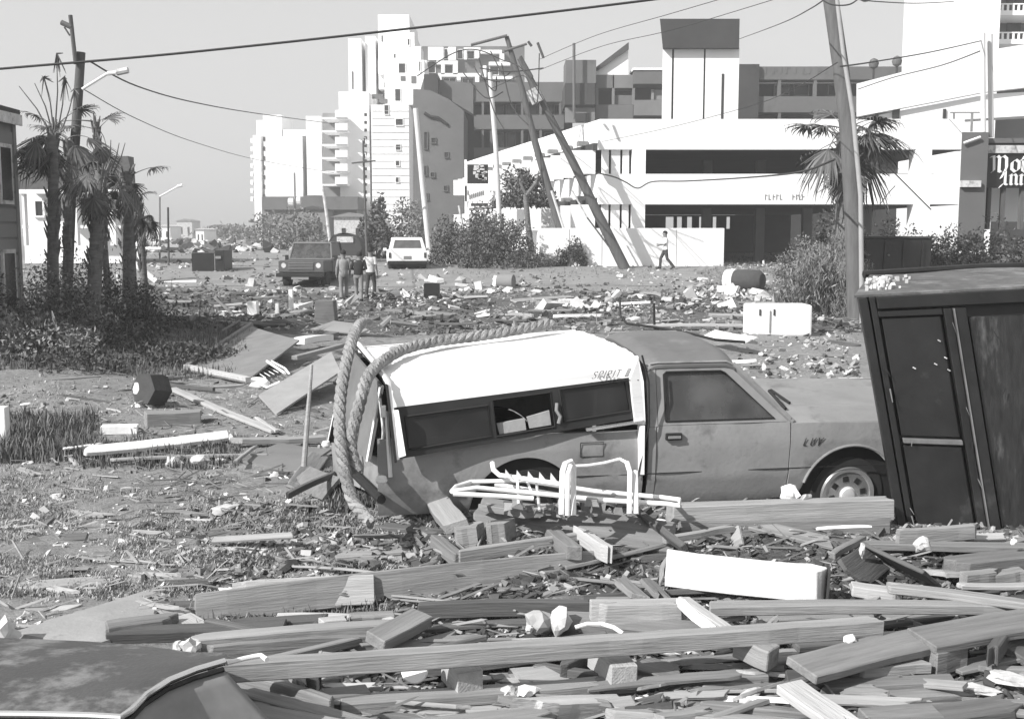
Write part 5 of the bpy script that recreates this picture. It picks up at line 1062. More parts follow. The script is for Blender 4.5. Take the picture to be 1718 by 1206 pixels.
for i, (px, Y, rx, rz, n, ly) in enumerate([(30, 20.5, 1.3, 1.5, 6000, M_leaf), (95, 22, 1.0, 1.35, 3400, M_leafl), (160, 24, 1.3, 1.25, 6000, M_leaf), (215, 25, 1.0, 1.2, 3000, M_leafd), (60, 19, 1.0, .7, 2600, M_leafl), (205, 20.5, 1.0, .5, 2600, M_leafd), (130, 26, 1.8, 1.9, 4000, M_leaf), (300, 19.5, 1.2, .35, 2400, M_leafd), (120, 18.2, .9, .4, 2000, M_leafd)]):
    bush(('dark tangled undergrowth against the beach house corner', 'pale leafy undergrowth between the two left palm trunks', 'dark undergrowth around the thick leaning trunk', 'dense undergrowth below the short thick palm', 'low pale brush in front of the beach house', 'low dark brush right of the leaning trunk', 'taller leafy undergrowth behind the left palm trunks', 'low dark creeper patch spreading right of the palms', 'low dark brush at the foot of the leaning trunk')[i], gY(px, Y), rx, .9, rz * .85, int(n * .75), .075, ly, 60 + i, name='undergrowth', cat='undergrowth', clumps=44, up=.5)
# uprooted stump with roots
def stump():
    c = pg(105, 590); t = thing('uprooted_stump', 'pale uprooted stump with broken roots at the left edge of the sand', 'stump', c); rs = random.Random(5)
    m = MB(); m.tube([at(0, 612, c.y) + Vector((-.5, 0, 0)), at(60, 575, c.y + .1), at(100, 560, c.y + .2)], [.11, .12, .16], 10); m.build('log', M_bark, t, True)
    for i in range(16):
        q = rs.uniform(-1.2, 3.6); m = MB(); d = Vector((math.cos(q), rs.uniform(-.6, .6), math.sin(q))); s = at(95, 568, c.y + .1); m.tube([s, s + d * .3, s + d * rs.uniform(.4, .65) + Vector((0, 0, -.12))], [.05, .032, .01], 5); m.build('root', M_polel if i % 3 == 0 else M_bark, t)
stump()
# ------------------------------------------------------------------ lumber and wreckage
WS = {'n': M_wood, 'l': M_woodl, 'd': M_woodd, 'w': M_woodw, 'm': M_woodm}
def board_mesh(L, w, t, seed, name='board', rag=.5):
    rs = random.Random(seed); n = max(4, int(L / .18)); m = MB(); sx = rs.uniform(-.006, .006); bow = rs.uniform(-.012, .012) * min(L, 3)
    q0 = rag * (3.2 if rs.random() < .3 else 1); e0 = [rs.uniform(-.04, .04) * q0 for _ in range(4)]; e1 = [rs.uniform(-.04, .04) * (rag * 3.2 if rs.random() < .3 else rag) for _ in range(4)]
    A_ = [-1, -.55, -.1, .4, 1]; NR = 10; sp0 = rs.random() < .45; sp1 = rs.random() < .45; J0 = [rs.uniform(0, .14) * rs.random() for _ in A_]; J1 = [rs.uniform(0, .14) * rs.random() for _ in A_]; edge = [rs.uniform(-.006, .006) for _ in range(n + 1)]; V = []; tw = rs.uniform(-.05, .05) * min(L, 2)
    for i in range(n + 1):
        k = i / n; x = -L / 2 + L * k; c = bow * (1 - (2 * k - 1) ** 2); ct, st_ = math.cos(tw * (k - .5)), math.sin(tw * (k - .5))
        for top in (0, 1):
            for q, a in enumerate(A_ if not top else A_[::-1]):
                qi = q if not top else 4 - q; xx = x
                if i == 0: xx += e0[0] * (1 - a) / 2 + e0[1] * (1 + a) / 2 + (J0[qi] * (1.2 if top else 1) if sp0 else 0)
                if i == n: xx += e1[0] * (1 - a) / 2 + e1[1] * (1 + a) / 2 - (J1[qi] * (1.2 if top else 1) if sp1 else 0)
                yy = a * w / 2 + (edge[i] if abs(a) == 1 else 0); zz = top * t + (rs.uniform(-.0015, .0015))
                V.append((xx, yy * ct - zz * st_, yy * st_ + zz * ct + c))
    Fc = [(0, 9, 8, 1), (1, 8, 7, 2), (2, 7, 6, 3), (3, 6, 5, 4)]; b = NR * n; Fc += [(b + 1, b + 8, b + 9, b), (b + 2, b + 7, b + 8, b + 1), (b + 3, b + 6, b + 7, b + 2), (b + 4, b + 5, b + 6, b + 3)]
    for i in range(n):
        for j in range(NR): Fc.append((NR * i + j, NR * i + (j + 1) % NR, NR * i + NR + (j + 1) % NR, NR * i + NR + j))
    m.add(V, Fc); return m
BC = [0]
def lumber(x1, y1, x2, y2, w, t, z=0., roll=0., tone='n', label='', name='board', cat='board', z2=None, group=None, sink=.01, rag=.5):
    """a board whose centre line runs between two picture points; z = height of its underside above the ground at each end"""
    BC[0] += 1; z2 = z if z2 is None else z2
    def end(px, py, zz):
        p = gp(px, py, zz + t / 2)
        for _ in range(4): p = gp(px, py, gh(p.x, p.y) + zz + t / 2)
        return p - Vector((0, 0, t / 2 + sink))
    a = end(x1, y1, z); b = end(x2, y2, z2); d = b - a; L = d.length; c = (a + b) / 2
    X = d.normalized(); Yv = Vector((0, 0, 1)).cross(X).normalized(); Z = X.cross(Yv); Mx = Matrix((X, Yv, Z)).transposed() @ Matrix.Rotation(R(roll), 3, 'X')
    o = board_mesh(L, w, t, BC[0] * 7 + 3, rag=rag).build(name, WS[tone]); o.matrix_world = Matrix.Translation(c) @ Mx.to_4x4()
    bv = o.modifiers.new('b', 'BEVEL'); bv.width = min(.006, t * .2); bv.segments = 1; bv.limit_method = 'ANGLE'
    tag(o, label, cat, group); return o
LB = [
 # x1,y1,x2,y2, w, t, z, roll, tone, label
 (352, 1124, 1480, 1046, .09, .095, .24, 0, 'n', 'long straight grey timber crossing the whole foreground heap from left to right'),
 (330, 1022, 1025, 944, .05, .20, -.02, -14, 'n', 'wide long grey plank on edge in front of the small wood frame'),
 (395, 1000, 620, 988, .06, .19, .04, -20, 'l', 'paler short plank lapped against the left end of the wide long plank'),
 (1116, 949, 1386, 977, .17, .20, .10, 0, 'w', 'white painted thick beam end lying level, brightest piece of the heap'),
 (770, 930, 975, 900, .05, .09, .12, 0, 'n', 'rear rail of the small broken wood frame'),
 (925, 893, 962, 925, .10, .10, .14, 0, 'n', 'short cross block inside the small broken wood frame'),
 (965, 890, 1026, 930, .06, .12, .12, 0, 'l', 'right end rail of the small broken wood frame'),
 (730, 905, 770, 938, .07, .10, .10, 0, 'n', 'left end rail of the small broken wood frame'),
 (790, 855, 1130, 900, .32, .04, .10, 28, 'm', 'broad dark sheet of planking tipped towards the camera below the chair tubes'),
 (800, 846, 900, 862, .08, .05, .16, 0, 'n', 'thin batten on top of the broad dark planking'),
 (1122, 862, 1494, 850, .14, .16, .08, 0, 'n', 'big squared beam lying along the pickup just in front of its door'),
 (1140, 885, 1500, 878, .05, .12, .02, 0, 'm', 'darker board under the big beam beside the pickup'),
 (733, 836, 768, 878, .17, .08, .10, 20, 'l', 'pale square block standing tipped below the rear wheel arch'),
 (765, 900, 815, 893, .14, .16, .03, 0, 'l', 'left one of two pale blocks side by side near the heap top'),
 (818, 893, 858, 888, .12, .15, .03, 0, 'n', 'right one of two pale blocks side by side near the heap top'),
 (1068, 850, 1150, 915, .05, .06, .16, 30, 'd', 'dark short stick slanting down right beside the chair tubes'),
 (1110, 905, 1235, 882, .04, .05, .12, 10, 'l', 'pale thin lath rising right behind the white beam'),
 (1225, 905, 1250, 890, .16, .03, .12, 60, 'l', 'small diamond shaped pale plywood scrap standing on its corner'),
 (380, 1050, 545, 1042, .12, .08, .02, 0, 'd', 'dark charred beam at the left edge of the heap'),
 (335, 1072, 690, 1045, .11, .05, .10, 0, 'n', 'grey plank left of the dark hollow'),
 (338, 1092, 625, 1073, .05, .09, .03, 0, 'm', 'darker plank on edge below the grey plank left of the hollow'),
 (545, 1048, 590, 1044, .09, .09, .08, 0, 'l', 'little pale cube end of a timber at the heap left'),
 (585, 1040, 665, 1036, .10, .09, .06, 0, 'm', 'dark short timber beside the little pale cube end'),
 (628, 1072, 710, 1030, .15, .07, .14, 12, 'n', 'thick short plank slanting up right at the edge of the dark hollow'),
 (700, 1022, 985, 1018, .06, .10, .06, 0, 'd', 'long black beam over the dark hollow'),
 (720, 1052, 905, 1040, .08, .03, .02, 0, 'd', 'thin dark slat deep in the hollow'),
 (990, 1025, 1146, 1022, .12, .13, .12, 0, 'l', 'plain pale box-like board in the middle of the heap'),
 (1037, 968, 1072, 1000, .12, .04, .14, -15, 'm', 'left dark shingle board stuck down behind the pale box board'),
 (1078, 966, 1112, 1000, .10, .03, .14, -15, 'n', 'right grey shingle board stuck down behind the pale box board'),
 (1142, 1008, 1196, 1055, .045, .04, .24, 0, 'w', 'bright white slat slanting down right onto the long timber'),
 (1152, 1005, 1222, 1052, .07, .03, .24, 0, 'l', 'pale batten lying alongside the bright white slat'),
 (1190, 1018, 1740, 1020, .11, .06, .16, 0, 'l', 'long level pale plank at the right below the white beam'),
 (1482, 982, 1760, 1018, .10, .05, .22, 0, 'l', 'bright plank running down to the right edge of the picture'),
 (1340, 1122, 1560, 1068, .22, .05, .18, 10, 'n', 'lower left half of the big sloping plank at right'),
 (1540, 1072, 1760, 1035, .24, .05, .20, 8, 'n', 'upper right half of the big sloping plank at right'),
 (1245, 1078, 1296, 1102, .13, .12, .12, 0, 'l', 'stub block under the long timber near its right end'),
 (1005, 1092, 1045, 1130, .14, .14, .08, 0, 'l', 'stub block under the middle of the long timber'),
 (760, 1112, 790, 1146, .14, .14, .08, 0, 'l', 'stub block under the long timber beside the white disc'),
 (500, 1130, 525, 1160, .13, .12, .06, 0, 'l', 'stub block under the left part of the long timber'),
 (1070, 1112, 1148, 1134, .20, .05, .06, 0, 'm', 'flat dark board patch right of the middle stub block'),
 (575, 1178, 1010, 1146, .12, .06, .05, 0, 'n', 'lower grey timber running parallel below the long one'),
 (1000, 1150, 1290, 1132, .10, .06, .04, 0, 'n', 'continuation of the lower timber beneath the right stub blocks'),
 (560, 1196, 1010, 1186, .20, .05, .0, 0, 'l', 'wide pale plank along the bottom edge of the picture, left of centre'),
 (990, 1176, 1360, 1160, .22, .05, .0, 0, 'n', 'wide grey plank along the bottom edge, right of centre'),
 (250, 1152, 560, 1222, .14, .05, .12, 10, 'n', 'upper one of the planks fanning down right at bottom left'),
 (232, 1185, 420, 1235, .26, .04, .14, 10, 'l', 'lowest pale plank fanning down right at bottom left'),
 (330, 1140, 650, 1225, .10, .05, .10, 0, 'm', 'dark plank among those fanning down at bottom left'),
 (400, 1135, 560, 1180, .05, .08, .08, 0, 'n', 'thin timber crossing the fan of planks at bottom left'),
 (460, 1130, 520, 1175, .04, .06, .08, 0, 'd', 'short dark batten behind the left stub block'),
 (1322, 1148, 1430, 1222, .16, .05, .16, 0, 'l', 'pale broad board slanting down right at the bottom edge'),
 (1438, 1120, 1558, 1112, .10, .06, .08, 0, 'l', 'short pale level plank below the big sloping plank'),
 (1560, 1106, 1610, 1094, .12, .13, .06, 0, 'n', 'squat block right of the short pale level plank'),
 (1370, 1152, 1600, 1140, .12, .05, .03, 0, 'n', 'grey plank below the short pale level plank'),
 (1380, 1176, 1650, 1158, .14, .05, .0, 0, 'n', 'lower grey plank near the bottom right corner'),
 (1450, 1200, 1718, 1182, .16, .04, .0, 0, 'l', 'pale plank cut by the bottom edge at right'),
 (1658, 1108, 1696, 1042, .06, .10, .12, 0, 'd', 'short dark post end leaning up right near the picture edge'),
 (1690, 1090, 1760, 1050, .30, .05, .10, 20, 'd', 'dark sheet piece at the right picture edge'),
 (1425, 912, 1760, 918, .12, .05, .10, 0, 'n', 'long board along the foot of the dark leaning cabinet'),
 (1500, 898, 1640, 888, .05, .11, .10, 0, 'n', 'wedge shaped board jammed under the dark leaning cabinet'),
 (1588, 950, 1760, 932, .20, .10, .06, 0, 'm', 'rough dark slab below the cabinet at the right edge'),
 (1622, 968, 1678, 962, .09, .08, .10, 0, 'l', 'small pale block left of the rough slab end'),
 (1680, 966, 1716, 960, .10, .08, .10, 0, 'n', 'small grey block right of its pale twin'),
 (1600, 980, 1760, 978, .08, .03, .12, 0, 'l', 'thin pale lath under the two small blocks'),
 (1432, 985, 1515, 996, .12, .07, .12, 0, 'l', 'short pale log-like piece right of the white beam'),
 (1420, 965, 1470, 928, .24, .03, .16, 40, 'd', 'dark crumpled panel leaning right of the white beam'),
 (1470, 925, 1560, 968, .26, .03, .18, -35, 'd', 'dark roof-like panel leaning against the crumpled one'),
 (1395, 930, 1440, 905, .05, .05, .12, 0, 'm', 'thin dark lath pointing up behind the crumpled panel'),
 (1370, 884, 1460, 880, .03, .02, .22, 0, 'w', 'thin white strip lying on the big beam near the cabinet'),
 (1240, 872, 1380, 905, .14, .03, .06, 15, 'm', 'dark split board between big beam and white beam'),
 (540, 820, 560, 800, .25, .03, .05, 30, 'd', 'dark panel wedged under the rear corner of the pickup'),
 (480, 830, 566, 792, .04, .05, .18, 0, 'd', 'black bar sticking out left of the pickup rear'),
 (497, 812, 535, 762, .18, .04, .04, 25, 'm', 'grey plank end tipped beside the black bar'),
 (690, 852, 725, 848, .05, .03, .10, 0, 'w', 'thin white chip near the sill of the pickup'),
 (168, 1058, 300, 1040, .14, .09, .02, 0, 'm', 'dark notched plank lying on the bare sand at lower left'),
 (1105, 975, 1118, 935, .03, .03, .1, 0, 'n', 'slim lath end beside the left end of the white beam'),
 # middle distance, left
 (170, 719, 232, 718, .16, .10, .0, 0, 'w', 'white short block on the sand left of the grey log'),
 (245, 704, 338, 700, .26, .20, -.03, 0, 'm', 'grey rounded log behind the long bright plank'),
 (318, 700, 350, 697, .10, .05, .05, 0, 'w', 'small bright strip at the right end of the grey log'),
 (136, 755, 385, 728, .14, .05, .10, 25, 'w', 'long bright tapered plank lying across the weeds'),
 (180, 770, 480, 762, .06, .03, .05, 0, 'l', 'thin pale edge board below the long bright plank'),
 (385, 738, 545, 733, .14, .06, .06, 0, 'l', 'pale board ending at the upright stick'),
 (395, 772, 428, 748, .04, .03, .10, 0, 'l', 'small slanted lath right of the bright rags'),
 (292, 652, 462, 722, .12, .04, .03, 0, 'l', 'pale narrow plank lying towards the plywood sheet'),
 (430, 700, 465, 722, .05, .03, .05, 0, 'l', 'tiny lath end left of the plywood triangle'),
 (86, 718, 128, 778, .045, .03, .02, 0, 'l', 'thin pale stick lying in the dark weeds'),
 (105, 662, 190, 676, .05, .03, .0, 0, 'd', 'thin dark board flat on the open sand'),
 (235, 638, 400, 622, .06, .05, .0, 0, 'm', 'thin grey lath left of the framed door panel'),
 (350, 650, 440, 642, .08, .05, .0, 0, 'l', 'pale lath below the framed door panel'),
 (392, 598, 560, 560, .20, .10, .05, 0, 'm', 'dark timber behind the framed door panel'),
 (500, 572, 550, 566, .26, .12, .12, 0, 'w', 'white slab between door panel and camper shell'),
 (492, 600, 575, 578, .12, .07, .15, 0, 'l', 'pale board under the white slab'),
 (0, 592, 60, 568, .16, .12, .05, 0, 'l', 'pale split board at the left edge in front of the stump'),
 (100, 752, 160, 744, .06, .02, .12, 0, 'w', 'small bright tip of plank sticking from the weeds'),
 # middle distance, right
 (1075, 546, 1255, 546, .22, .06, .10, 0, 'l', 'pale platform slab behind the hood of the pickup'),
 (1225, 606, 1268, 604, .12, .05, .15, 0, 'w', 'white strip of board behind the windscreen'),
 (1246, 612, 1276, 612, .1, .04, .05, 0, 'l', 'shorter white strip just below the other'),
 (1190, 558, 1260, 570, .28, .04, .30, 25, 'w', 'white broken slab leaning on the slotted white box'),
]
for r in LB:
    _o = lumber(*r[:9], label=r[9], rag=.9 if r[5] < .06 else .12 if r[8] == 'w' else .5)
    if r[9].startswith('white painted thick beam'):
        _x = max(v.co.x for v in _o.data.vertices); m = MB(); m.box((_x + .003, 0, .10), (.008, .166, .194)); m.build('shaded_end', M_greyd, _o)  # dark plate puts the shade on the beam's right end into colour
# filler boards of the heap
LM = [('white painted beam', 1250, 955), ('dark hollow with round stones', 850, 1040), ('buried car trim', 330, 1130), ('white disc', 696, 1124), ('tubular lounger frame', 980, 850), ('leaning black cabinet', 1540, 900), ('big sloping plank', 1520, 1090), ('crumpled dark panel', 1450, 950), ('broken wood frame', 900, 905), ('wide long plank on edge', 640, 985), ('thick slanting short plank', 665, 1050), ('bright slat pair', 1180, 1030), ('middle stub block', 1025, 1110), ('right stub block', 1270, 1090), ('pale broad bottom board', 1375, 1180), ('bottom right corner', 1700, 1190), ('fan of planks', 400, 1180), ('plain pale box-like board', 1065, 1022), ('left stub block', 512, 1145),
      ('ringed tank', 1246, 470), ('slotted white box', 1310, 540), ('cab roof of the pickup', 1100, 545), ('black open crate', 722, 488), ('torn barrel', 842, 472), ('group of three people', 600, 500), ('framed door panel', 405, 590), ('white camper roof', 800, 560), ('foot of the leaning pole', 1050, 460), ('right palm shrubs', 1390, 500), ('black trash container', 352, 450)]
def near_label(px, py, size, tone, noun):
    nm, x, y = min(LM, key=lambda q: (q[1] - px) ** 2 + 4 * (q[2] - py) ** 2); dx, dy = px - x, (py - y) * 2
    side = ('right of' if dx > 0 else 'left of') if abs(dx) > abs(dy) else ('below' if dy > 0 else 'above'); d = math.hypot(dx, dy); far = 'just ' if d < 60 else '' if d < 130 else 'well '
    return '%s %s %s %s%s the %s' % (size, tone, noun, far, side, nm)
TW = {'n': 'grey', 'm': 'dull grey', 'l': 'pale', 'd': 'dark', 'w': 'white'}
rs = random.Random(77)
K1 = 'grey weathered board lying among the foreground heap of lumber'; K2 = 'pale short broken board lying among the foreground heap of lumber'; K3 = 'dark short broken board lying low in the foreground heap'
for i in range(150):
    px = rs.uniform(330, 1760); py = rs.uniform(905, 1225)
    if px < 620 and py < 1030: continue
    if 650 < px < 1010 and 880 < py < 1070: continue
    if 1090 < px < 1450 and 915 < py < 1010: continue
    D = CH * F / (py - HZ); L = rs.choice([rs.uniform(.18, .5), rs.uniform(.5, 1.3)]); ang = rs.gauss(6, 14) if rs.random() < .7 else rs.uniform(-80, 80)
    dx = L * F / D / 2 * math.cos(R(ang)); dy = -L * F / D / 2 * math.sin(R(ang)) * .38
    k = rs.choice('nnlmmdd'); wv = rs.choice([.05, .09, .09, .14, .19])
    o = lumber(px - dx, py - dy, px + dx, py + dy, wv, rs.choice([.025, .035, .04, .05, .09]), rs.uniform(-.01, .07), rs.gauss(0, 12), k, near_label(px, py, 'short' if L < .5 else 'medium' if L < .9 else 'long', TW[k], ('narrow board' if wv < .08 else 'board' if wv < .12 else 'wide board') + (' slanting up right' if ang > 18 else ' slanting down right' if ang < -10 else '')), z2=rs.uniform(-.01, .08), group='lumber filler of the foreground heap', rag=1.3)
for i in range(46):
    px = rs.choice([rs.uniform(250, 640), rs.uniform(640, 1430)]); py = rs.uniform(488, 545) if px > 300 else rs.uniform(560, 700)
    D = CH * F / (py - HZ); L = rs.uniform(.25, 1.4); ang = rs.gauss(0, 30); dx = L * F / D / 2 * math.cos(R(ang)); dy = L * F / D / 2 * math.sin(R(ang)) * .14
    k = rs.choice('nlwmd'); lumber(px - dx, py - dy, px + dx, py + dy, rs.uniform(.06, .2), rs.uniform(.03, .09), rs.uniform(-.01, .1), rs.gauss(0, 15), k, near_label(px, py, 'short' if L < .6 else 'long', TW[k], 'broken board' + (' slanting up right' if ang > 15 else ' slanting down right' if ang < -15 else '')), z2=rs.uniform(-.01, .2), group='boards in the littered strip behind the pickup', rag=1.3)
# ------------------------------------------------------------------ panels
def panel(label, corners, th, material, name='panel', cat='panel', frame=None):
    """corners: four (px, py, height above the ground) points, in order round the sheet"""
    P = [gp(x, y, z + gh(*gp(x, y, z)[:2])) for x, y, z in corners]; n = (P[1] - P[0]).cross(P[3] - P[0]).normalized()
    if n.z < 0: n = -n
    t = thing(name, label, cat, P[0]); m = MB()
    def fn(u, v): return P[0].lerp(P[1], u).lerp(P[3].lerp(P[2], u), v) + n * .02 * math.sin(u * 3) * math.sin(v * 4)
    m.shell(fn, 8, 8, n * -th); m.build('sheet', material, t)
    if frame:
        c = sum(P, Vector()) / 4
        for i in frame:
            a, b = P[i], P[(i + 1) % 4]; d = (b - a).normalized(); s = n.cross(d).normalized(); s = s if s.dot(c - a) > 0 else -s; w_ = .09
            m = MB(); m.box8([a - n * th, b - n * th, b + s * w_ - n * th, a + s * w_ - n * th, a + n * .06, b + n * .06, b + s * w_ + n * .06, a + s * w_ + n * .06]); m.build('frame_rail', M_woodl if i == 0 else M_wood, t, bevel=.005)
    return t
panel('framed door-sized panel tilted up off the sand behind the folding chair', [(308, 618, .02), (412, 640, .05), (502, 570, .32), (418, 546, .26)], .03, mat('panel_grey', .2, .8, .2, 3, .2, 20), frame=(0, 3))
panel('pale plywood sheet with nail holes propped against the rear of the pickup', [(434, 662, .10), (464, 694, .03), (572, 622, .30), (556, 590, .40)], .03, M_card)
panel('smooth grey plywood triangle-like sheet left of the upright stick', [(398, 770, .02), (500, 792, .04), (556, 752, .10), (470, 742, .06)], .025, mat('sheet_grey', .17, .8, .15, 2))
panel('pale flat sheet half buried in the sand at lower left', [(20, 1060, .06), (150, 1083, .03), (330, 1030, .01), (260, 985, .01)], .05, M_card)
panel('small dark panel lying at the rear of the pickup beside rope foot', [(478, 815, .02), (540, 838, .03), (570, 800, .22), (520, 782, .2)], .03, M_woodm)
panel('grey sheet with worn edge behind the white slab', [(520, 552, .1), (600, 560, .1), (640, 545, .3), (560, 538, .3)], .03, M_slab)
# ------------------------------------------------------------------ folding chair and lounge frame
def lounge():
    Y = 7.75; t = thing('lounge_frame', 'tangled white tubular frame of a pool lounger in front of the rear wheel', 'lounge chair', at(950, 862, Y))
    def tb(name, pts, r=.017, mt=M_alum): m = MB(); m.tube([at(*p) for p in pts], r, 8); m.build(name, mt, t, True)
    tb('rail', [(758, 824, 7.7), (800, 818, 7.8), (905, 828, 7.8), (1000, 838, 7.8), (1120, 845, 7.75), (1140, 848, 7.7), (1140, 838, 7.75), (1110, 834, 7.9), (1000, 824, 8.), (880, 806, 8.05), (790, 808, 8.0), (765, 816, 7.85), (758, 824, 7.7)])
    tb('rail', [(760, 828, 7.66), (840, 832, 7.66), (895, 836, 7.68)])
    tb('rail', [(830, 812, 8.15), (950, 832, 8.1), (1070, 842, 8.0)])
    tb('leg', [(942, 862, 7.6), (944, 790, 7.62), (948, 778, 7.66), (958, 774, 7.7), (962, 782, 7.72), (962, 864, 7.64)], .02)
    tb('leg', [(952, 864, 7.58), (953, 795, 7.6), (958, 780, 7.64)], .016)
    tb('cross_tube', [(960, 782, 7.8), (985, 781, 7.85), (1012, 777, 7.9), (1040, 770, 7.95), (1052, 776, 7.9)], .012)
    tb('leg', [(1052, 776, 7.85), (1057, 792, 7.75), (1056, 862, 7.62)], .018); tb('leg', [(1066, 790, 7.8), (1067, 862, 7.64)], .02)
    tb('arm', [(826, 776, 8.05), (828, 788, 8.0), (838, 797, 7.95), (880, 803, 7.9), (940, 812, 7.85)], .018)
    for i in range(5):
        x = 850 + i * 19; m = MB(); a, b, c = at(x - 3, 800 + i * 1.5, 7.9), at(x + 12, 805 + i * 1.5, 7.9), at(x - 2, 787 + i * 1.5, 7.88); m.prism([a, b, c], (0, .012, 0)); m.build('ratchet_tooth', M_alum, t)
    tb('brace', [(868, 802, 7.9), (870, 845, 7.75)], .010); tb('brace', [(900, 810, 7.95), (905, 856, 7.7)], .010, M_metal)
    tb('brace', [(884, 806, 8.0), (892, 826, 7.9)], .01)
    # dark cushions stuffed under the frame
    r_ = random.Random(4)
    m = MB()
    for i in range(34):
        x = r_.uniform(850, 1070); p = at(x, r_.uniform(838, 860), r_.uniform(7.75, 8.1)); p.z = max(p.z, gh(p.x, p.y) + .02); s = r_.uniform(.015, .05)
        c = [(sx * s * r_.uniform(.5, 1.2), sy * s * r_.uniform(.5, 1.2), sz * s * r_.uniform(.4, .9)) for sz in (-1, 1) for sx, sy in ((-1, -1), (1, -1), (1, 1), (-1, 1))]; m.box8([Vector(q) + p for q in c])
    tag(m.build('clods', M_bits_g), kind='stuff')
lounge()
def folding_chair():
    t = thing('folding_chair', 'crushed white slatted garden chair lying between door panel and plywood sheet', 'chair', gp(450, 640, .05))
    def tb(name, pts, r=.018): m = MB(); m.tube([gp(x, y, z + .03) for x, y, z in pts], r, 7); m.build(name, M_alum, t, True)
    tb('side_rail', [(418, 630, .05), (424, 618, .12), (448, 606, .2), (452, 604, .22), (478, 618, .3), (486, 628, .22)]); tb('side_rail', [(425, 640, .05), (448, 650, .06), (470, 640, .16)])
    for i in range(6): tb('slat', [(428 + i * 7, 622 - i * 2, .12), (446 + i * 7, 634 - i * 3, .12)], .008)
    m = MB(); c = gp(432, 642, .07); m.lathe([(.001, -.04), (.16, -.035), (.19, 0), (.15, .04), (.001, .05)], c, Euler((.2, .1, 0)).to_matrix(), 16); m.build('seat_pad', M_white, t, True)
    tb('back_rail', [(448, 606, .32), (478, 626, .3)], .022)
folding_chair()
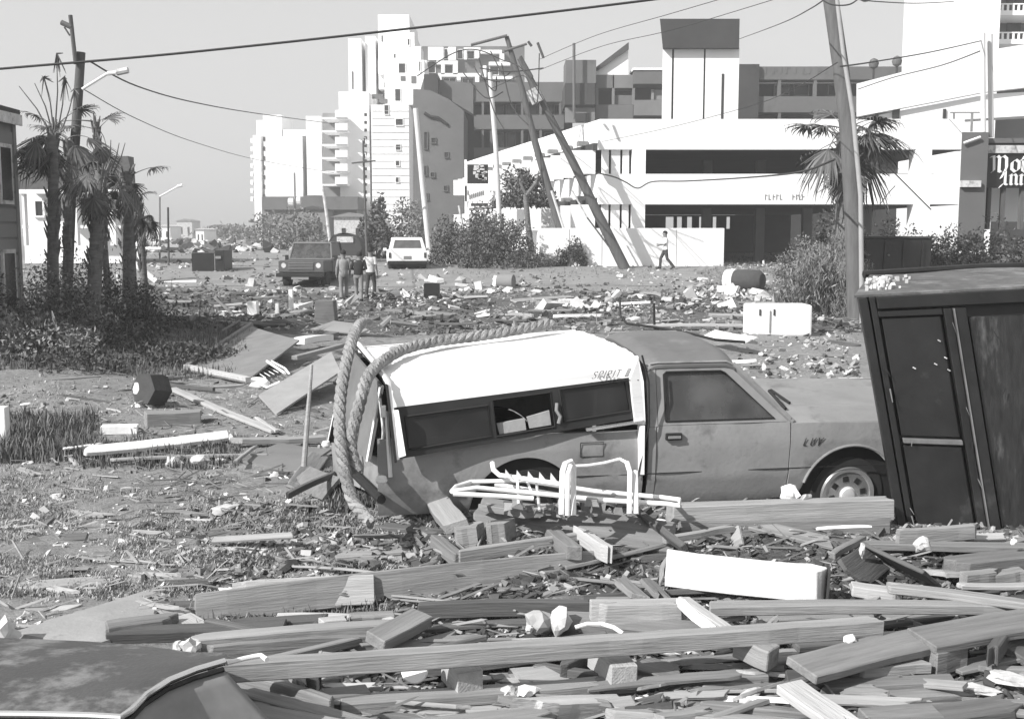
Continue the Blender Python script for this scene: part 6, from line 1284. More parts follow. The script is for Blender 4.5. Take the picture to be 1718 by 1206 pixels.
# stick upright, white post, odd objects
def simple_tube(label, name, cat, pts, r, mt, n=8):
    m = MB(); m.tube(pts, r, n); o = m.build(name, mt, loc=pts[0], smooth=True); tag(o, label, cat); return o
simple_tube('thin grey stake standing upright left of the pickup rear', 'stake', 'stake', [at(510, 782, 8.6), at(517, 690, 8.65), at(523, 612, 8.7)], [.022, .018, .012], M_woodl)
b_ = gpt(8, 748); m = MB(); m.bx(b_.x - .14, b_.x + .045, b_.y - .06, b_.y + .06, b_.z - .1, at(8, 682, b_.y).z); tag(m.build('white_post', M_woodw, loc=b_, bevel=.01), 'square white post stub cut off by the left picture edge', 'post')
def odd():
    # dark upturned basin with white lumps
    c = gpt(255, 682); t = thing('upturned_drum', 'dark hexagonal drum with two white cushions lying on the sand at left', 'drum', c)
    m = MB(); m.lathe([(.001, 0), (.22, .0), (.24, .1), (.22, .3), (.001, .3)], c + Vector((.12, 0, .22)), Euler((R(80), 0, R(-30))).to_matrix(), 6); m.build('drum', M_cl_k, t)
    for (px, py, s) in ((233, 652, .10), (236, 676, .10)):
        p = at(px, py, c.y - .15); m = MB(); m.lathe([(.001, -s), (s * .7, -s * .6), (s * .8, 0), (s * .5, s * .8), (.001, s)], p, n=10); m.build('cushion', M_white, t, True)
    # slotted white box
    p = at(1310, 567, 25.4); p.z = gh(p.x, p.y) - .03; t = thing('white_box', 'white slotted metal box with rounded corner standing in the rubble', 'box', p)
    a = at(1259, 512, 25.4); b = at(1362, 562, 25.4); m = MB(); m.bx(a.x, b.x, 25.4, 26.2, p.z, a.z); m.build('casing', M_white, t, bevel=.05)
    for x in (1275, 1299): q = at(x, 524, 25.39); m = MB(); m.box(q, (.035, .03, .14)); m.build('slot', M_pane, t)
    m = MB(); q = at(1292, 540, 25.39); m.box(q, (.03, .02, .5)); m.build('dent_seam', M_slab, t)
    # tank lying on its side
    Yt = 45; p = at(1246, 486, Yt); p.z = gh(p.x, p.y); t = thing('water_heater_tank', 'dark cylindrical tank lying on its side with a white ringed end', 'tank', p)
    r = .43; c = p + Vector((0, 0, r * .9)); Mx = Euler((0, R(90), R(-38)), 'XYZ').to_matrix()
    ax = Mx @ Vector((0, 0, 1)); m = MB(); m.lathe([(.001, -.0), (r * .95, .0), (r, .06), (r * 1.02, .45), (r * .98, 1.0), (r * .7, 1.15), (.001, 1.19)], c - ax * .3, Mx, 28); m.build('shell', M_cl_k, t, True)
    m = MB(); m.lathe([(r * .5, -.42), (r * .98, -.40), (r * 1.01, -.30), (r * 1.01, -.02), (r * .9, .0)], c - ax * .3, Mx, 28); m.build('end_ring', M_white, t, True)
    m = MB(); m.lathe([(.001, -.43), (r * .5, -.44), (r * .5, -.38), (.001, -.38)], c - ax * .3, Mx, 20); m.build('end_cap', M_cl_k, t, True)
    # far overturned barrel with white end (left of centre)
    Y2 = 46; p = at(842, 485, Y2); p.z = gh(p.x, p.y); t = thing('overturned_cart', 'round dark barrel-like wreck with torn white front beside the road', 'barrel', p)
    c = p + Vector((.1, 0, .26)); Mx = Euler((0, R(90), R(-20))).to_matrix(); m = MB(); m.lathe([(.001, -.3), (.26, -.28), (.3, .1), (.28, .4), (.001, .42)], c, Mx, 20); m.build('drum', M_slab, t, True)
    m = MB(); q = c + Mx @ Vector((0, 0, -.36)); m.box(q, (.16, .3, .42), Euler((.2, .1, .4)).to_matrix()); m.build('torn_cover', M_white, t, bevel=.02)
    # dark trash container
    Yd = 52; p = at(352, 456, Yd); p.z = gh(p.x, p.y) - .03; t = thing('trash_container', 'black two-bay trash container standing alone left of the street', 'container', p)
    a = at(321, 424, Yd); b = at(361, 456, Yd); c2 = at(384, 418, Yd + .8); m = MB(); m.bx(a.x, b.x - .03, Yd, Yd + 1.3, p.z, a.z); m.build('bin', M_blackmetal, t, bevel=.02); m = MB(); m.bx(b.x + .03, c2.x, Yd - .1, Yd + 1.4, p.z, a.z + .12); m.build('bin', M_blackmetal, t, bevel=.02)
    m = MB(); m.bx(b.x - .029, b.x + .029, Yd + .01, Yd + 1.2, p.z, a.z - .03); m.build('divider', M_slab, t)
    m = MB(); m.box(at(366, 432, Yd - .14), (.25, .05, .12)); m.build('handle', M_slab, t)
    # small black box on the road edge
    Yb = 36.5; p = at(722, 500, 40.); p.z = gh(p.x, p.y); t = thing('black_crate', 'small black open crate in the middle distance right of the people', 'crate', p)
    Yb = p.y; a = at(711, 476, Yb); b = at(737, 499, Yb); s_ = (b.x - a.x)
    for (x0, x1, y0, y1, z0, z1) in ((a.x, b.x, Yb, Yb + .02, p.z, a.z), (a.x, b.x, Yb + s_, Yb + s_ + .02, p.z, a.z), (a.x, a.x + .02, Yb + .021, Yb + s_ - .001, p.z, a.z), (b.x - .02, b.x, Yb + .021, Yb + s_ - .001, p.z, a.z), (a.x, b.x, Yb + .02, Yb + s_, p.z, p.z + .02)):
        m = MB(); m.bx(x0, x1, y0, y1, z0, z1); m.build('side', M_blackmetal, t)
    # second dumpster beyond the leaning cabinet
    Yd = 34; p = at(1500, 470, Yd); p.z = gh(p.x, p.y); t = thing('dumpster', 'dark steel dumpster standing behind the leaning cabinet in front of the hedge', 'dumpster', p)
    a = at(1438, 400, Yd); b = at(1562, 446, Yd); m = MB(); m.bx(a.x, b.x, Yd, Yd + 1.6, p.z, a.z); m.build('body', M_blackmetal, t, bevel=.02)
    m = MB(); m.bx(a.x - .05, b.x + .05, Yd - .05, Yd + 1.65, a.z + .002, a.z + .06); m.build('lid', M_cl_k, t, bevel=.01)
    for i in range(4): m = MB(); x = a.x + (b.x - a.x) * (i + .5) / 4; m.bx(x - .03, x + .03, Yd - .06, Yd - .003, p.z + .1, a.z - .08); m.build('rib', M_blackmetal, t)
    m = MB(); m.lathe([(.001, 0), (.035, .0), (.03, .02), (.001, .025)], at(1491, 428, Yd - .01), Matrix.Rotation(R(90), 3, 'X'), 12); m.build('knob', M_slab, t)
odd()
def leaning_cabinet():
    Y = 8.55; TLc = at(1437, 500, Y + .15); BLc = at(1505, 893, Y - .1); TRc = at(1840, 478, Y + .45); BRc = at(1905, 930, Y + .15)
    back = Vector((.62, 1.6, .03)); t = thing('leaning_cabinet', 'big black metal cabinet leaning left with gravel on its dusty top', 'cabinet', BLc)
    def F_(u, v, d=0.):                                # u right, v down, d inwards
        return TLc.lerp(TRc, u).lerp(BLc.lerp(BRc, u), v) + back * d
    m = MB(); m.box8([F_(0, 1, .02), F_(1, 1, .02), F_(1, 1, 1), F_(0, 1, 1), F_(0, 0, .02), F_(1, 0, .02), F_(1, 0, 1), F_(0, 0, 1)]); m.build('carcass', M_blackmetal, t)
    def bar(name, u0, v0, u1, v1, o=.035, mt=M_blackmetal, thk=None):
        m = MB(); q = [F_(u0, v0), F_(u1, v0), F_(u1, v1), F_(u0, v1)]; n = Vector((.1, -o, 0)) * 1; n.x = 0
        m.box8([q[3] + n, q[2] + n, q[2] + back * .019, q[3] + back * .019, q[0] + n, q[1] + n, q[1] + back * .019, q[0] + back * .019]); return m.build(name, mt, t, bevel=.006)
    bar('corner_post', 0, 0, .035, 1, .05); bar('corner_post', .045, .0, .07, 1, .03); bar('door_stile', .335, .06, .37, 1, .045); bar('door_stile', .38, .06, .425, 1, .06); bar('top_rail', .071, .0, 1, .05, .05)
    bar('top_rail', .071, .058, .334, .085, .03)
    bar('door_panel', .085, .09, .325, .585, .012); bar('door_panel', .085, .625, .325, .985, .012); bar('mid_rail', .085, .595, .33, .615, .03, M_metal.copy() if False else mat('worn_steel_edge', .16, .5, .4, 6, spec=.4))
    bar('glass_door', .44, .10, .97, .985, .012, mat('streaked_dark_panel', .02, .35, .8, 5, .6, 10, spec=.5, stretch=(3, 3, .6), spots=(2.5, .55, 3.2)))
    bar('edge_strip', .3725, .06, .3775, 1, .075, MATS['worn_steel_edge'])
    r_ = random.Random(21)
    for i in range(22):
        u, v = r_.choice([(.36, r_.uniform(.1, .95)), (.06, r_.uniform(.05, .95)), (r_.uniform(.1, .32), r_.choice([.08, .6, .97])), (r_.uniform(.44, .7), r_.uniform(.12, .95))]); l = r_.uniform(.02, .07); p = F_(u, v) + Vector((0, -.055, 0)); q = F_(u + r_.uniform(-.015, .015), min(1, v + l)) + Vector((0, -.055 - r_.uniform(0, .03), 0)); w_ = r_.uniform(.004, .014)
        m = MB(); m.prism([p, p + Vector((w_, 0, 0)), q + Vector((w_ * .5, 0, 0)), q], (0, .004, 0)); m.build('veneer_strip', MATS['worn_steel_edge'] if i % 2 else M_blackmetal, t)
    # top: sheet overhanging, rear lip
    def top(u, v): return F_(-.01 + 1.02 * u, 0, v * 1.0) + Vector((0, 0, .02 + .07 * v + .01 * math.sin(u * 9) * math.sin(v * 5)))
    m = MB(); m.shell(top, 12, 10, (0, 0, -.018)); m.build('top_sheet', mat('dusty_top', .10, .8, .4, 3, .3, 20, spots=(4, .5, 1.8)), t, True)
    m = MB(); m.tube([top(-.03, 1.02), top(.5, 1.02) + Vector((0, 0, .005)), top(1.02, 1.0)], .035, 8); m.build('rear_lip', M_blackmetal, t, True)
    m = MB(); r_ = random.Random(9)
    for i in range(70):
        p = top(r_.uniform(.02, .16) * r_.uniform(.5, 1.3), r_.uniform(.15, .8)); s = r_.uniform(.008, .03); m.box(p + Vector((0, 0, s * .4)), (s * 2, s, s), Euler((r_.uniform(0, 3), r_.uniform(0, 3), r_.uniform(0, 3))).to_matrix())
    tag(m.build('gravel', M_bits_w, t), kind='stuff')
    m = MB()
    for (u, v) in ((.3, .19), (.315, .26), (.32, .31), (.27, .285), (.18, .3)):
        m.box(F_(u, v) + Vector((0, -.03, 0)), (.026, .006, .009), Euler((0, .5, 0)).to_matrix())
    tag(m.build('paint_fleck', M_offw, t), kind='stuff')
leaning_cabinet()
def buried_car():
    z = .50; P = [(-60, 1196), (60, 1197), (150, 1199), (204, 1202), (222, 1190), (246, 1165), (285, 1140), (330, 1122), (378, 1108)]
    Q = [gp(x, y, z) for x, y in P]; t = thing('buried_car', 'dark car roof with bright curved trim nearly buried in sand at the lower left corner', 'car', gp(120, 1150, 0))
    far = [gp(x, y, z - .06) for x, y in ((-60, 1062), (60, 1066), (150, 1070), (204, 1074), (240, 1078), (280, 1082), (320, 1088), (350, 1094), (378, 1104))]
    n = len(Q)
    def fn(u, v):
        i = min(int(u * (n - 1)), n - 2); f_ = u * (n - 1) - i; a = Q[i].lerp(Q[i + 1], f_); b = far[i].lerp(far[i + 1], f_); p = a.lerp(b, v); p.z += .035 * math.sin(math.pi * min(1, v * 1.1)) - .08 * max(0, v - .8); return p
    m = MB(); m.shell(fn, 40, 16, (0, 0, -.02)); m.build('roof', mat('dark_car_roof', .06, .42, .35, 1.5, .2, 40, spec=.45, spots=(3.4, .50, 3.0)), t, True)
    m = MB(); m.tube([q + Vector((0, -.012, .004)) for q in Q], .014, 8); m.build('drip_trim', M_chrome, t, True)
    m = MB(); m.tube([q + Vector((.0, -.035, -.025)) for q in Q], .012, 6); m.build('window_seal', M_trim, t, True)
    # glass and pillar falling away to the right and towards us
    low = [q + Vector((.06 + .22 * min(1, max(0, (i - 3) / 3)), -.14 + (.08 if i > 4 else 0), -.34)) for i, q in enumerate(Q)]
    def fg(u, v):
        i = min(int(u * (n - 1)), n - 2); f_ = u * (n - 1) - i; return (Q[i].lerp(Q[i + 1], f_) + Vector((0, -.03, -.03))).lerp(low[i].lerp(low[i + 1], f_), v)
    m = MB(); m.grid(fg, 32, 6); o = m.build('window_glass', mat('sandy_glass', .2, .5, .3, 3, spec=.4), t, True); s_ = o.modifiers.new('s', 'SOLIDIFY'); s_.thickness = .006
    m = MB(); m.bx(-2.6, -1.75, 4.3, 5.3, -.2, .12); m.build('interior', M_trim, t)
buried_car()
# bent rod, rags, disc, rocks and other small things in the heap
def blob(label, name, cat, px, py, z, s, mt, seed, group=None, sq=(1, 1, .7)):
    r_ = random.Random(seed); p = gp(px, py, z); 
    p = gp(px, py, gh(p.x, p.y) + z); bm = bmesh.new(); bmesh.ops.create_icosphere(bm, subdivisions=2, radius=s)
    for v in bm.verts:
        k = 1 + .55 * noise.noise(v.co * (1.4 / s) + Vector((seed * 3.1, 0, 0))) + .45 * noise.noise(v.co * (3.6 / s) + Vector((0, seed * 1.7, 0))); v.co = Vector((v.co.x * sq[0], v.co.y * sq[1], v.co.z * sq[2])) * k
    me = bpy.data.meshes.new(name); bm.to_mesh(me); bm.free(); me.materials.append(mt); me.polygons.foreach_set('use_smooth', [False] * len(me.polygons))
    o = bpy.data.objects.new(name, me); COL.objects.link(o); o.location = p; o.rotation_euler = (0, 0, r_.uniform(0, 6)); tag(o, label, cat, group); return o
for i, (px, py, z, s, mt, lb, nm, sq) in enumerate([
 (905, 1045, .12, .10, M_bits_g, 'grey round stone in the dark hollow under the long timber', 'stone', (1, 1, 1)),
 (938, 1042, .14, .10, M_offw, 'pale faceted stone beside the grey round stone', 'stone', (1, .8, 1)),
 (888, 1055, .14, .03, M_white, 'tiny white scrap left of the grey round stone', 'scrap', (1, 1, 1)),
 (512, 1012, .08, .05, M_white, 'small white rag caught at the left end of the wide plank', 'rag', (1, .5, 1.2)),
 (385, 992, .03, .055, M_white, 'white round lump with a pale tail on the sand by the planks', 'lump', (1.6, 1, .6)),
 (320, 1088, .1, .07, M_offw, 'crumpled pale rag beside the trim of the buried car', 'rag', (1, .7, 1)),
 (298, 1086, .1, .05, M_offw, 'smaller crumpled rag left of the other by the buried car', 'rag', (.7, .7, 1)),
 (10, 1062, .1, .10, M_offw, 'pale crumbly lump at the lower left picture edge', 'lump', (1, 1, 1)),
 (852, 1160, .1, .05, M_white, 'left white foam lump on the lower timber', 'foam', (1.2, 1, .8)),
 (882, 1160, .1, .05, M_white, 'right white foam lump on the lower timber', 'foam', (1.5, 1, .7)),
 (1125, 1092, .04, .05, M_white, 'white shell-like scrap beneath the long timber', 'scrap', (1.6, 1, .5)),
 (1160, 1088, .04, .05, M_offw, 'pale scrap right of the white shell-like scrap', 'scrap', (1.3, 1, .7)),
 (1425, 1072, .24, .035, M_white, 'bright white chip on the sloping plank', 'scrap', (1.3, 1, .8)),
 (1548, 912, .25, .07, M_offw, 'bright crumpled tuft on top of the dark roof-like panel', 'tuft', (1, 1, .9)),
 (1447, 922, .2, .04, M_white, 'small white upright scrap behind the crumpled panel', 'scrap', (.6, .6, 1.6)),
 (1700, 908, .2, .025, M_white, 'tiny white lump on the long board at the cabinet foot', 'lump', (1, 1, 1)),
 (1260, 1165, .08, .07, M_white, 'flat white scrap on the wide grey bottom plank', 'scrap', (2.2, .7, .3)),
 (1640, 1155, .08, .07, M_white, 'flat white plastic piece near the bottom right corner', 'scrap', (2, 1, .3)),
 (1700, 1138, .08, .1, M_offw, 'pale flat scrap at the right picture edge', 'scrap', (2, 1, .3)),
 (180, 822, .0, .045, M_white, 'white egg-like lump on the grass at left', 'lump', (.8, .8, 1.4)),
 (100, 835, .0, .10, M_offw, 'pale torn bag flat on the grass at far left', 'bag', (2., 1, .3)),
 (378, 852, .0, .12, M_offw, 'pale flattened sheet of cloth on the grass in the middle left', 'cloth', (2.4, 1, .25)),
 (272, 803, .0, .02, M_white, 'small white speck on grass left of the slotted rag', 'scrap', (1, 1, 1)),
 (392, 806, .0, .025, M_white, 'small white speck on grass below the grey triangular sheet', 'scrap', (1, 1, 1)),
 (380, 830, .0, .025, M_white, 'small white speck above the flattened cloth', 'scrap', (1, 1, 1)),
 (460, 800, .0, .06, M_offw, 'square pale scrap in the grass left of the dark panel', 'scrap', (1, .5, 1)),
 (232, 775, .0, .04, M_offw, 'small pale scrap left of the slotted white rag', 'scrap', (1, .5, 1)),
 (290, 778, .02, .10, M_white, 'white slotted plastic piece hanging under the bright plank', 'plastic_piece', (1.1, .4, .9)),
 (335, 772, .03, .10, M_white, 'bigger white rag right of the slotted plastic piece', 'rag', (1.4, .5, .7)),
 (368, 772, .02, .05, M_white, 'smallest white rag at the right of the row', 'rag', (1.4, .5, .7)),
 (388, 735, .05, .05, M_white, 'white scrap at the end of the long bright plank', 'rag', (.6, .5, 1.1)),
 (150, 658, .0, .05, M_offw, 'pale scrap on the thin dark board on open sand', 'scrap', (1.5, .5, .7)),
 (118, 662, .0, .06, M_offw, 'pale scrap left of the thin dark board', 'scrap', (1.8, .7, .4)),
 (45, 678, .0, .06, M_white, 'flat white scrap near the white post stub', 'scrap', (1.8, .7, .4)),
 (1426, 652, .0, .07, M_white, 'white cup-like scrap standing on the sand beyond the hood', 'scrap', (.5, .5, 1.6)),
 (1436, 603, .0, .10, M_white, 'round white lump beside the leaning cabinet edge', 'lump', (1, 1, 1)),
 (1325, 828, .2, .10, M_white, 'crumpled white paper between the door and front wheel', 'paper', (1, .5, .9)),
 (1352, 834, .2, .05, M_white, 'small white paper strip right of the crumpled paper', 'paper', (1.6, .4, .7)),
 (402, 1062, .02, .03, M_white, 'tiny white scrap at the end of the charred beam', 'scrap', (1.5, 1, .7)),
 (1148, 592, .3, .12, M_white, 'unseen', 'scrap', (1, 1, 1)),
]):
    if lb != 'unseen': blob(lb, nm, 'scrap' if nm in ('scrap', 'lump', 'tuft') else nm.replace('_', ' '), px, py, z, s * .78, M_offw if mt is M_white and i % 3 else mt, i + 5, sq=sq)
m = MB(); c = gp(696, 1124, .10); Mx = Euler((R(62), 0, 0)).to_matrix(); m.lathe([(.015, 0), (.065, .0), (.07, .012), (.065, .02), (.015, .02)], c, Mx, 24); tag(m.build('disc', M_white, loc=c, smooth=True), 'white round disc with a dark slot leaning under the long timber', 'disc')
S = [gp(x, y, z) for x, y, z in ((965, 1052, .18), (985, 1046, .2), (1010, 1046, .2), (1030, 1052, .2), (1045, 1062, .18))]; simple_tube('bent pale rod curving over the stones in the hollow', 'bent_rod', 'rod', S, .012, M_alum)
simple_tube('white bent strip on the sand edge by the buried car trim', 'bent_strip', 'strip', [gp(x, y, .45) for x, y in ((380, 1112), (410, 1104), (438, 1099), (448, 1106))], .012, M_alum)
simple_tube('black hose looping behind the cab roof towards the slab', 'hose', 'hose', [at(x, y, Y) for x, y, Y in ((1040, 500, 20), (1041, 530, 18), (1052, 543, 17), (1100, 549, 16.5), (1160, 560, 15), (1200, 570, 14), (1250, 574, 14))], .018, M_trim)
simple_tube('black vertical rod standing in the rubble behind the cab', 'rod', 'rod', [at(1098, 545, 19), at(1097, 508, 19)], .02, M_trim)
# white cross posts near the palms and small uprights in the littered strip
def up(label, px0, py0, px1, py1, Y, r, mt=M_polel, nm='post'):
    return simple_tube(label, nm, nm.replace('_', ' '), [at(px0, py0, Y), at(px1, py1, Y)], r, mt)
up('white upright post crossed by a fallen one right of the palms', 243, 476, 232, 398, 48, 0.15000000000000002, M_white); up('white fallen post leaning across the upright one', 262, 472, 206, 426, 47.6, 0.12, M_white); up('white rail lying flat on the road right of crossed posts', 246, 478, 330, 474, 48, 0.10500000000000001, M_white, 'rail'); up('thin white bar joining the crossed posts to a dark wheel', 243, 417, 270, 417, 48, 0.06, M_white, 'bar')
up('thin white stake left of the crossed posts', 200, 478, 197, 452, 48, 0.09, M_polel, 'stake'); up('second thin white stake left of the crossed posts', 222, 480, 220, 455, 48, 0.09, M_polel, 'stake')
for i, (px, py0, py1, Y, wd, mt, lb) in enumerate([(423, 530, 506, 33, .30, M_white, 'white small box standing in the litter left of the people'), (488, 524, 486, 34, .14, M_white, 'white upright slab standing in the litter behind the people'), (465, 530, 510, 33, .12, M_offw, 'pale small pyramid of scrap in the litter'), (545, 545, 505, 28, .55, M_woodm, 'dark board stack standing left of the rope loop'), (1215, 492, 480, 31, .45, M_white, 'white slab lying under the ringed tank'), (768, 388, 380, 90, .3, M_offw, 'unseen')]):
    if lb == 'unseen': continue
    p = gpt(px, py0); a = at(px, py1, p.y); m = MB(); m.box8([(p.x - wd / 2, p.y, p.z - .1), (p.x + wd / 2, p.y, p.z - .1), (p.x + wd / 2, p.y + wd, p.z - .1), (p.x - wd / 2, p.y + wd, p.z - .1), (p.x - wd * .45, p.y + .03, a.z), (p.x + wd * .4, p.y, a.z), (p.x + wd * .4, p.y + wd, a.z), (p.x - wd * .45, p.y + wd, a.z)]); tag(m.build('debris_block', mt, loc=p, bevel=.015), lb, 'debris')
# ------------------------------------------------------------------ countable scraps and uncountable rubble
def scatter(n, pxr, pyr, smin, smax, seed, clump=0.):
    r_ = np.random.RandomState(seed); out_ = []
    while len(out_) < n:
        px = r_.uniform(*pxr); py = r_.uniform(*pyr); p = gp(px, py)
        if clump and vnoise(p.x * .55 + seed, p.y * .22) < clump - .5 + .35 * (r_.rand() - .5): continue
        out_.append((p.x, p.y, r_.uniform(smin, smax) * r_.choice([.5, .7, 1.])))
    return out_
def rubble(name, pts, material, seed, flat=.6):
    r_ = np.random.RandomState(seed); base = np.array([(-1, -1, -1), (1, -1, -1), (1, 1, -1), (-1, 1, -1), (-1, -1, 1), (1, -1, 1), (1, 1, 1), (-1, 1, 1)], float) * .5
    fc = np.array([(0, 3, 2, 1), (4, 5, 6, 7), (0, 1, 5, 4), (1, 2, 6, 5), (2, 3, 7, 6), (3, 0, 4, 7)]); V = []; Fc = []
    xs = np.array([p[0] for p in pts]); ys = np.array([p[1] for p in pts]); zs = gz(xs, ys)
    for i, (x, y, s) in enumerate(pts):
        b = base * np.array([r_.uniform(.6, 2.2), r_.uniform(.5, 1.2), r_.uniform(.25, .9) * flat * 1.4]) * s * (1 + .35 * r_.uniform(-1, 1, (8, 3)))
        M_ = np.array(Euler((r_.normal() * .5, r_.normal() * .5, r_.uniform(0, 6.3))).to_matrix()); V.append(b @ M_.T + [x, y, zs[i] + s * .12]); Fc.append(fc + 8 * i)
    V = np.concatenate(V); Fc = np.concatenate(Fc); me = bpy.data.meshes.new(name); me.vertices.add(len(V)); me.vertices.foreach_set('co', V.ravel()); me.loops.add(Fc.size); me.loops.foreach_set('vertex_index', Fc.ravel().astype(np.int32)); me.polygons.add(len(Fc)); me.polygons.foreach_set('loop_start', np.arange(0, Fc.size, 4, dtype=np.int32)); me.polygons.foreach_set('use_smooth', np.zeros(len(Fc), bool)); me.update(); me.materials.append(material)
    o = bpy.data.objects.new(name, me); COL.objects.link(o); tag(o, kind='stuff'); return o
rubble('pale_rubble', scatter(420, (360, 1450), (482, 535), .03, .14, 1, .62) + scatter(620, (960, 1440), (465, 535), .03, .16, 2, .62) + scatter(140, (400, 1400), (480, 520), .2, .5, 7, .62) + scatter(260, (240, 760), (440, 500), .05, .25, 3, .5) + scatter(150, (0, 700), (640, 900), .012, .05, 4, .5) + scatter(420, (380, 1718), (900, 1206), .008, .035, 5) + scatter(160, (240, 640), (404, 440), .2, .9, 6), M_bits_w, 1)
rubble('grey_rubble', scatter(2600, (240, 1450), (474, 560), .03, .15, 11, .45) + scatter(700, (250, 1430), (440, 500), .04, .2, 12, .5) + scatter(900, (0, 720), (640, 960), .012, .06, 13, .5) + scatter(7500, (330, 1718), (850, 1206), .006, .05, 14) + scatter(400, (1230, 1440), (560, 720), .02, .1, 15, .5), M_bits_g, 2)
rubble('dark_rubble', scatter(3000, (200, 1450), (478, 560), .03, .17, 21, .45) + scatter(400, (250, 1430), (440, 500), .04, .2, 22, .55) + scatter(260, (0, 720), (640, 960), .012, .05, 23, .55) + scatter(7500, (330, 1718), (850, 1206), .006, .06, 24) + scatter(900, (250, 480), (560, 620), .03, .12, 25, .5) + scatter(300, (240, 640), (404, 440), .2, 1.0, 26), M_bits_d, 3)
def cam_px(x, y):
    d = y * CP + CH * SP; return 859 + F * x / d, 603 - F * (y * SP - CH * CP) / d
SM = []
for k in range(5):
    m = MB(); r_ = random.Random(k); m.box8([(sx * .5 + r_.uniform(-.12, .12), sy * .35 + r_.uniform(-.1, .1), sz) for sz in (0, .28) for sx, sy in ((-1, -1), (1, -1), (1, 1), (-1, 1))]); o = m.build('debris_piece', M_bits_w); SM.append(o.data); o2 = o; COL.objects.unlink(o); bpy.data.objects.remove(o)
SM2 = [d.copy() for d in SM]
for d in SM2: d.materials[0] = M_bits_g
for i, (x, y, s) in enumerate(scatter(90, (380, 1440), (484, 546), .18, .42, 31, .5) + scatter(50, (980, 1430), (462, 545), .18, .45, 32, .5)):
    wt = i % 3 != 0; o = bpy.data.objects.new('debris_piece', (SM if wt else SM2)[i % 5]); COL.objects.link(o); o.location = (x, y, gh(x, y) - .01); o.rotation_euler = (random.uniform(-.3, .3), random.uniform(-.3, .3), random.uniform(0, 6)); o.scale = (s, s, s * random.uniform(.6, 1.4))
    q_ = cam_px(x, y); tag(o, near_label(q_[0], q_[1], 'small' if s < .25 else 'larger' if s < .35 else 'big', 'pale' if wt else 'grey', 'chunk of wreckage'), 'debris', 'pale chunks in the rubble field' if wt else 'grey chunks in the rubble field')
# ------------------------------------------------------------------ grass and weeds
def gscatter(n, pxr, pyr, a, b, seed):
    return [q for q in scatter(n * 2, pxr, pyr, a, b, seed) if vnoise(q[0] * 1.7 + 5, q[1] * 3.1) + .6 * vnoise(q[0] * 6.1, q[1] * 9.3) > .0 + .1 * math.sin(seed)]
def grass(name, pts, h, material, seed, blades=6, lean=.5):
    r_ = np.random.RandomState(seed); P = np.array([(x, y) for x, y, s in pts]); S_ = np.array([s for *_, s in pts]); n = len(P) * blades
    x = np.repeat(P[:, 0], blades) + r_.normal(size=n) * .035; y = np.repeat(P[:, 1], blades) + r_.normal(size=n) * .035; z = gz(x, y) - .005; hh = h * np.repeat(S_, blades) * r_.uniform(.5, 1.2, n); a = r_.uniform(0, 6.28, n); w_ = .004 + hh * .03; l = r_.uniform(.2, 1., n) * lean * hh
    b = np.stack([x, y, z], 1); sd = np.stack([np.cos(a), np.sin(a), 0 * a], 1) * w_[:, None]; ld = np.stack([-np.sin(a), np.cos(a), 0 * a], 1) * l[:, None]; up_ = np.array([0, 0, 1.])
    V = np.stack([b - sd, b + sd, b + sd * .7 + ld * .4 + up_ * (hh * .6)[:, None], b - sd * .7 + ld * .4 + up_ * (hh * .6)[:, None], b + ld + up_ * hh[:, None]], 1).reshape(-1, 3)
    q = (np.arange(n) * 5)[:, None]; loops = np.concatenate([q + [0, 1, 2, 3], q + [3, 2, 4]], 1).ravel(); st = (np.arange(n) * 7)[:, None] + [0, 4]
    me = bpy.data.meshes.new(name); me.vertices.add(len(V)); me.vertices.foreach_set('co', V.ravel()); me.loops.add(len(loops)); me.loops.foreach_set('vertex_index', loops.astype(np.int32)); me.polygons.add(2 * n); me.polygons.foreach_set('loop_start', st.ravel().astype(np.int32)); me.update(); me.materials.append(material)
    o = bpy.data.objects.new(name, me); COL.objects.link(o); tag(o, kind='stuff'); return o
grass('grass', gscatter(5200, (-40, 760), (775, 985), .35, 1.2, 41) + gscatter(900, (560, 760), (850, 940), .6, 1.3, 43), .042, M_grass, 1, 6, 1.1)
grass('weeds', scatter(900, (-20, 160), (712, 775), .7, 1.5, 44, .3) + scatter(500, (130, 400), (740, 790), .4, 1., 45, .4) + scatter(700, (560, 700), (835, 880), .5, 1.2, 46) + scatter(500, (330, 640), (985, 1060), .3, .8, 47, .5), .15, M_weed, 2, 7)
grass('litter_grass', gscatter(2600, (0, 640), (850, 1000), .4, 1.1, 61) + gscatter(1500, (0, 520), (640, 770), .4, 1.1, 62), .04, M_grass, 9, 5, 1.2)
grass('rough_grass', scatter(2600, (1180, 1430), (452, 500), .5, 1.3, 48, .4) + scatter(2400, (0, 420), (520, 640), .5, 1.3, 49, .45) + scatter(1500, (760, 1300), (440, 480), .4, 1.1, 50, .5), .16, M_weed, 3, 6)

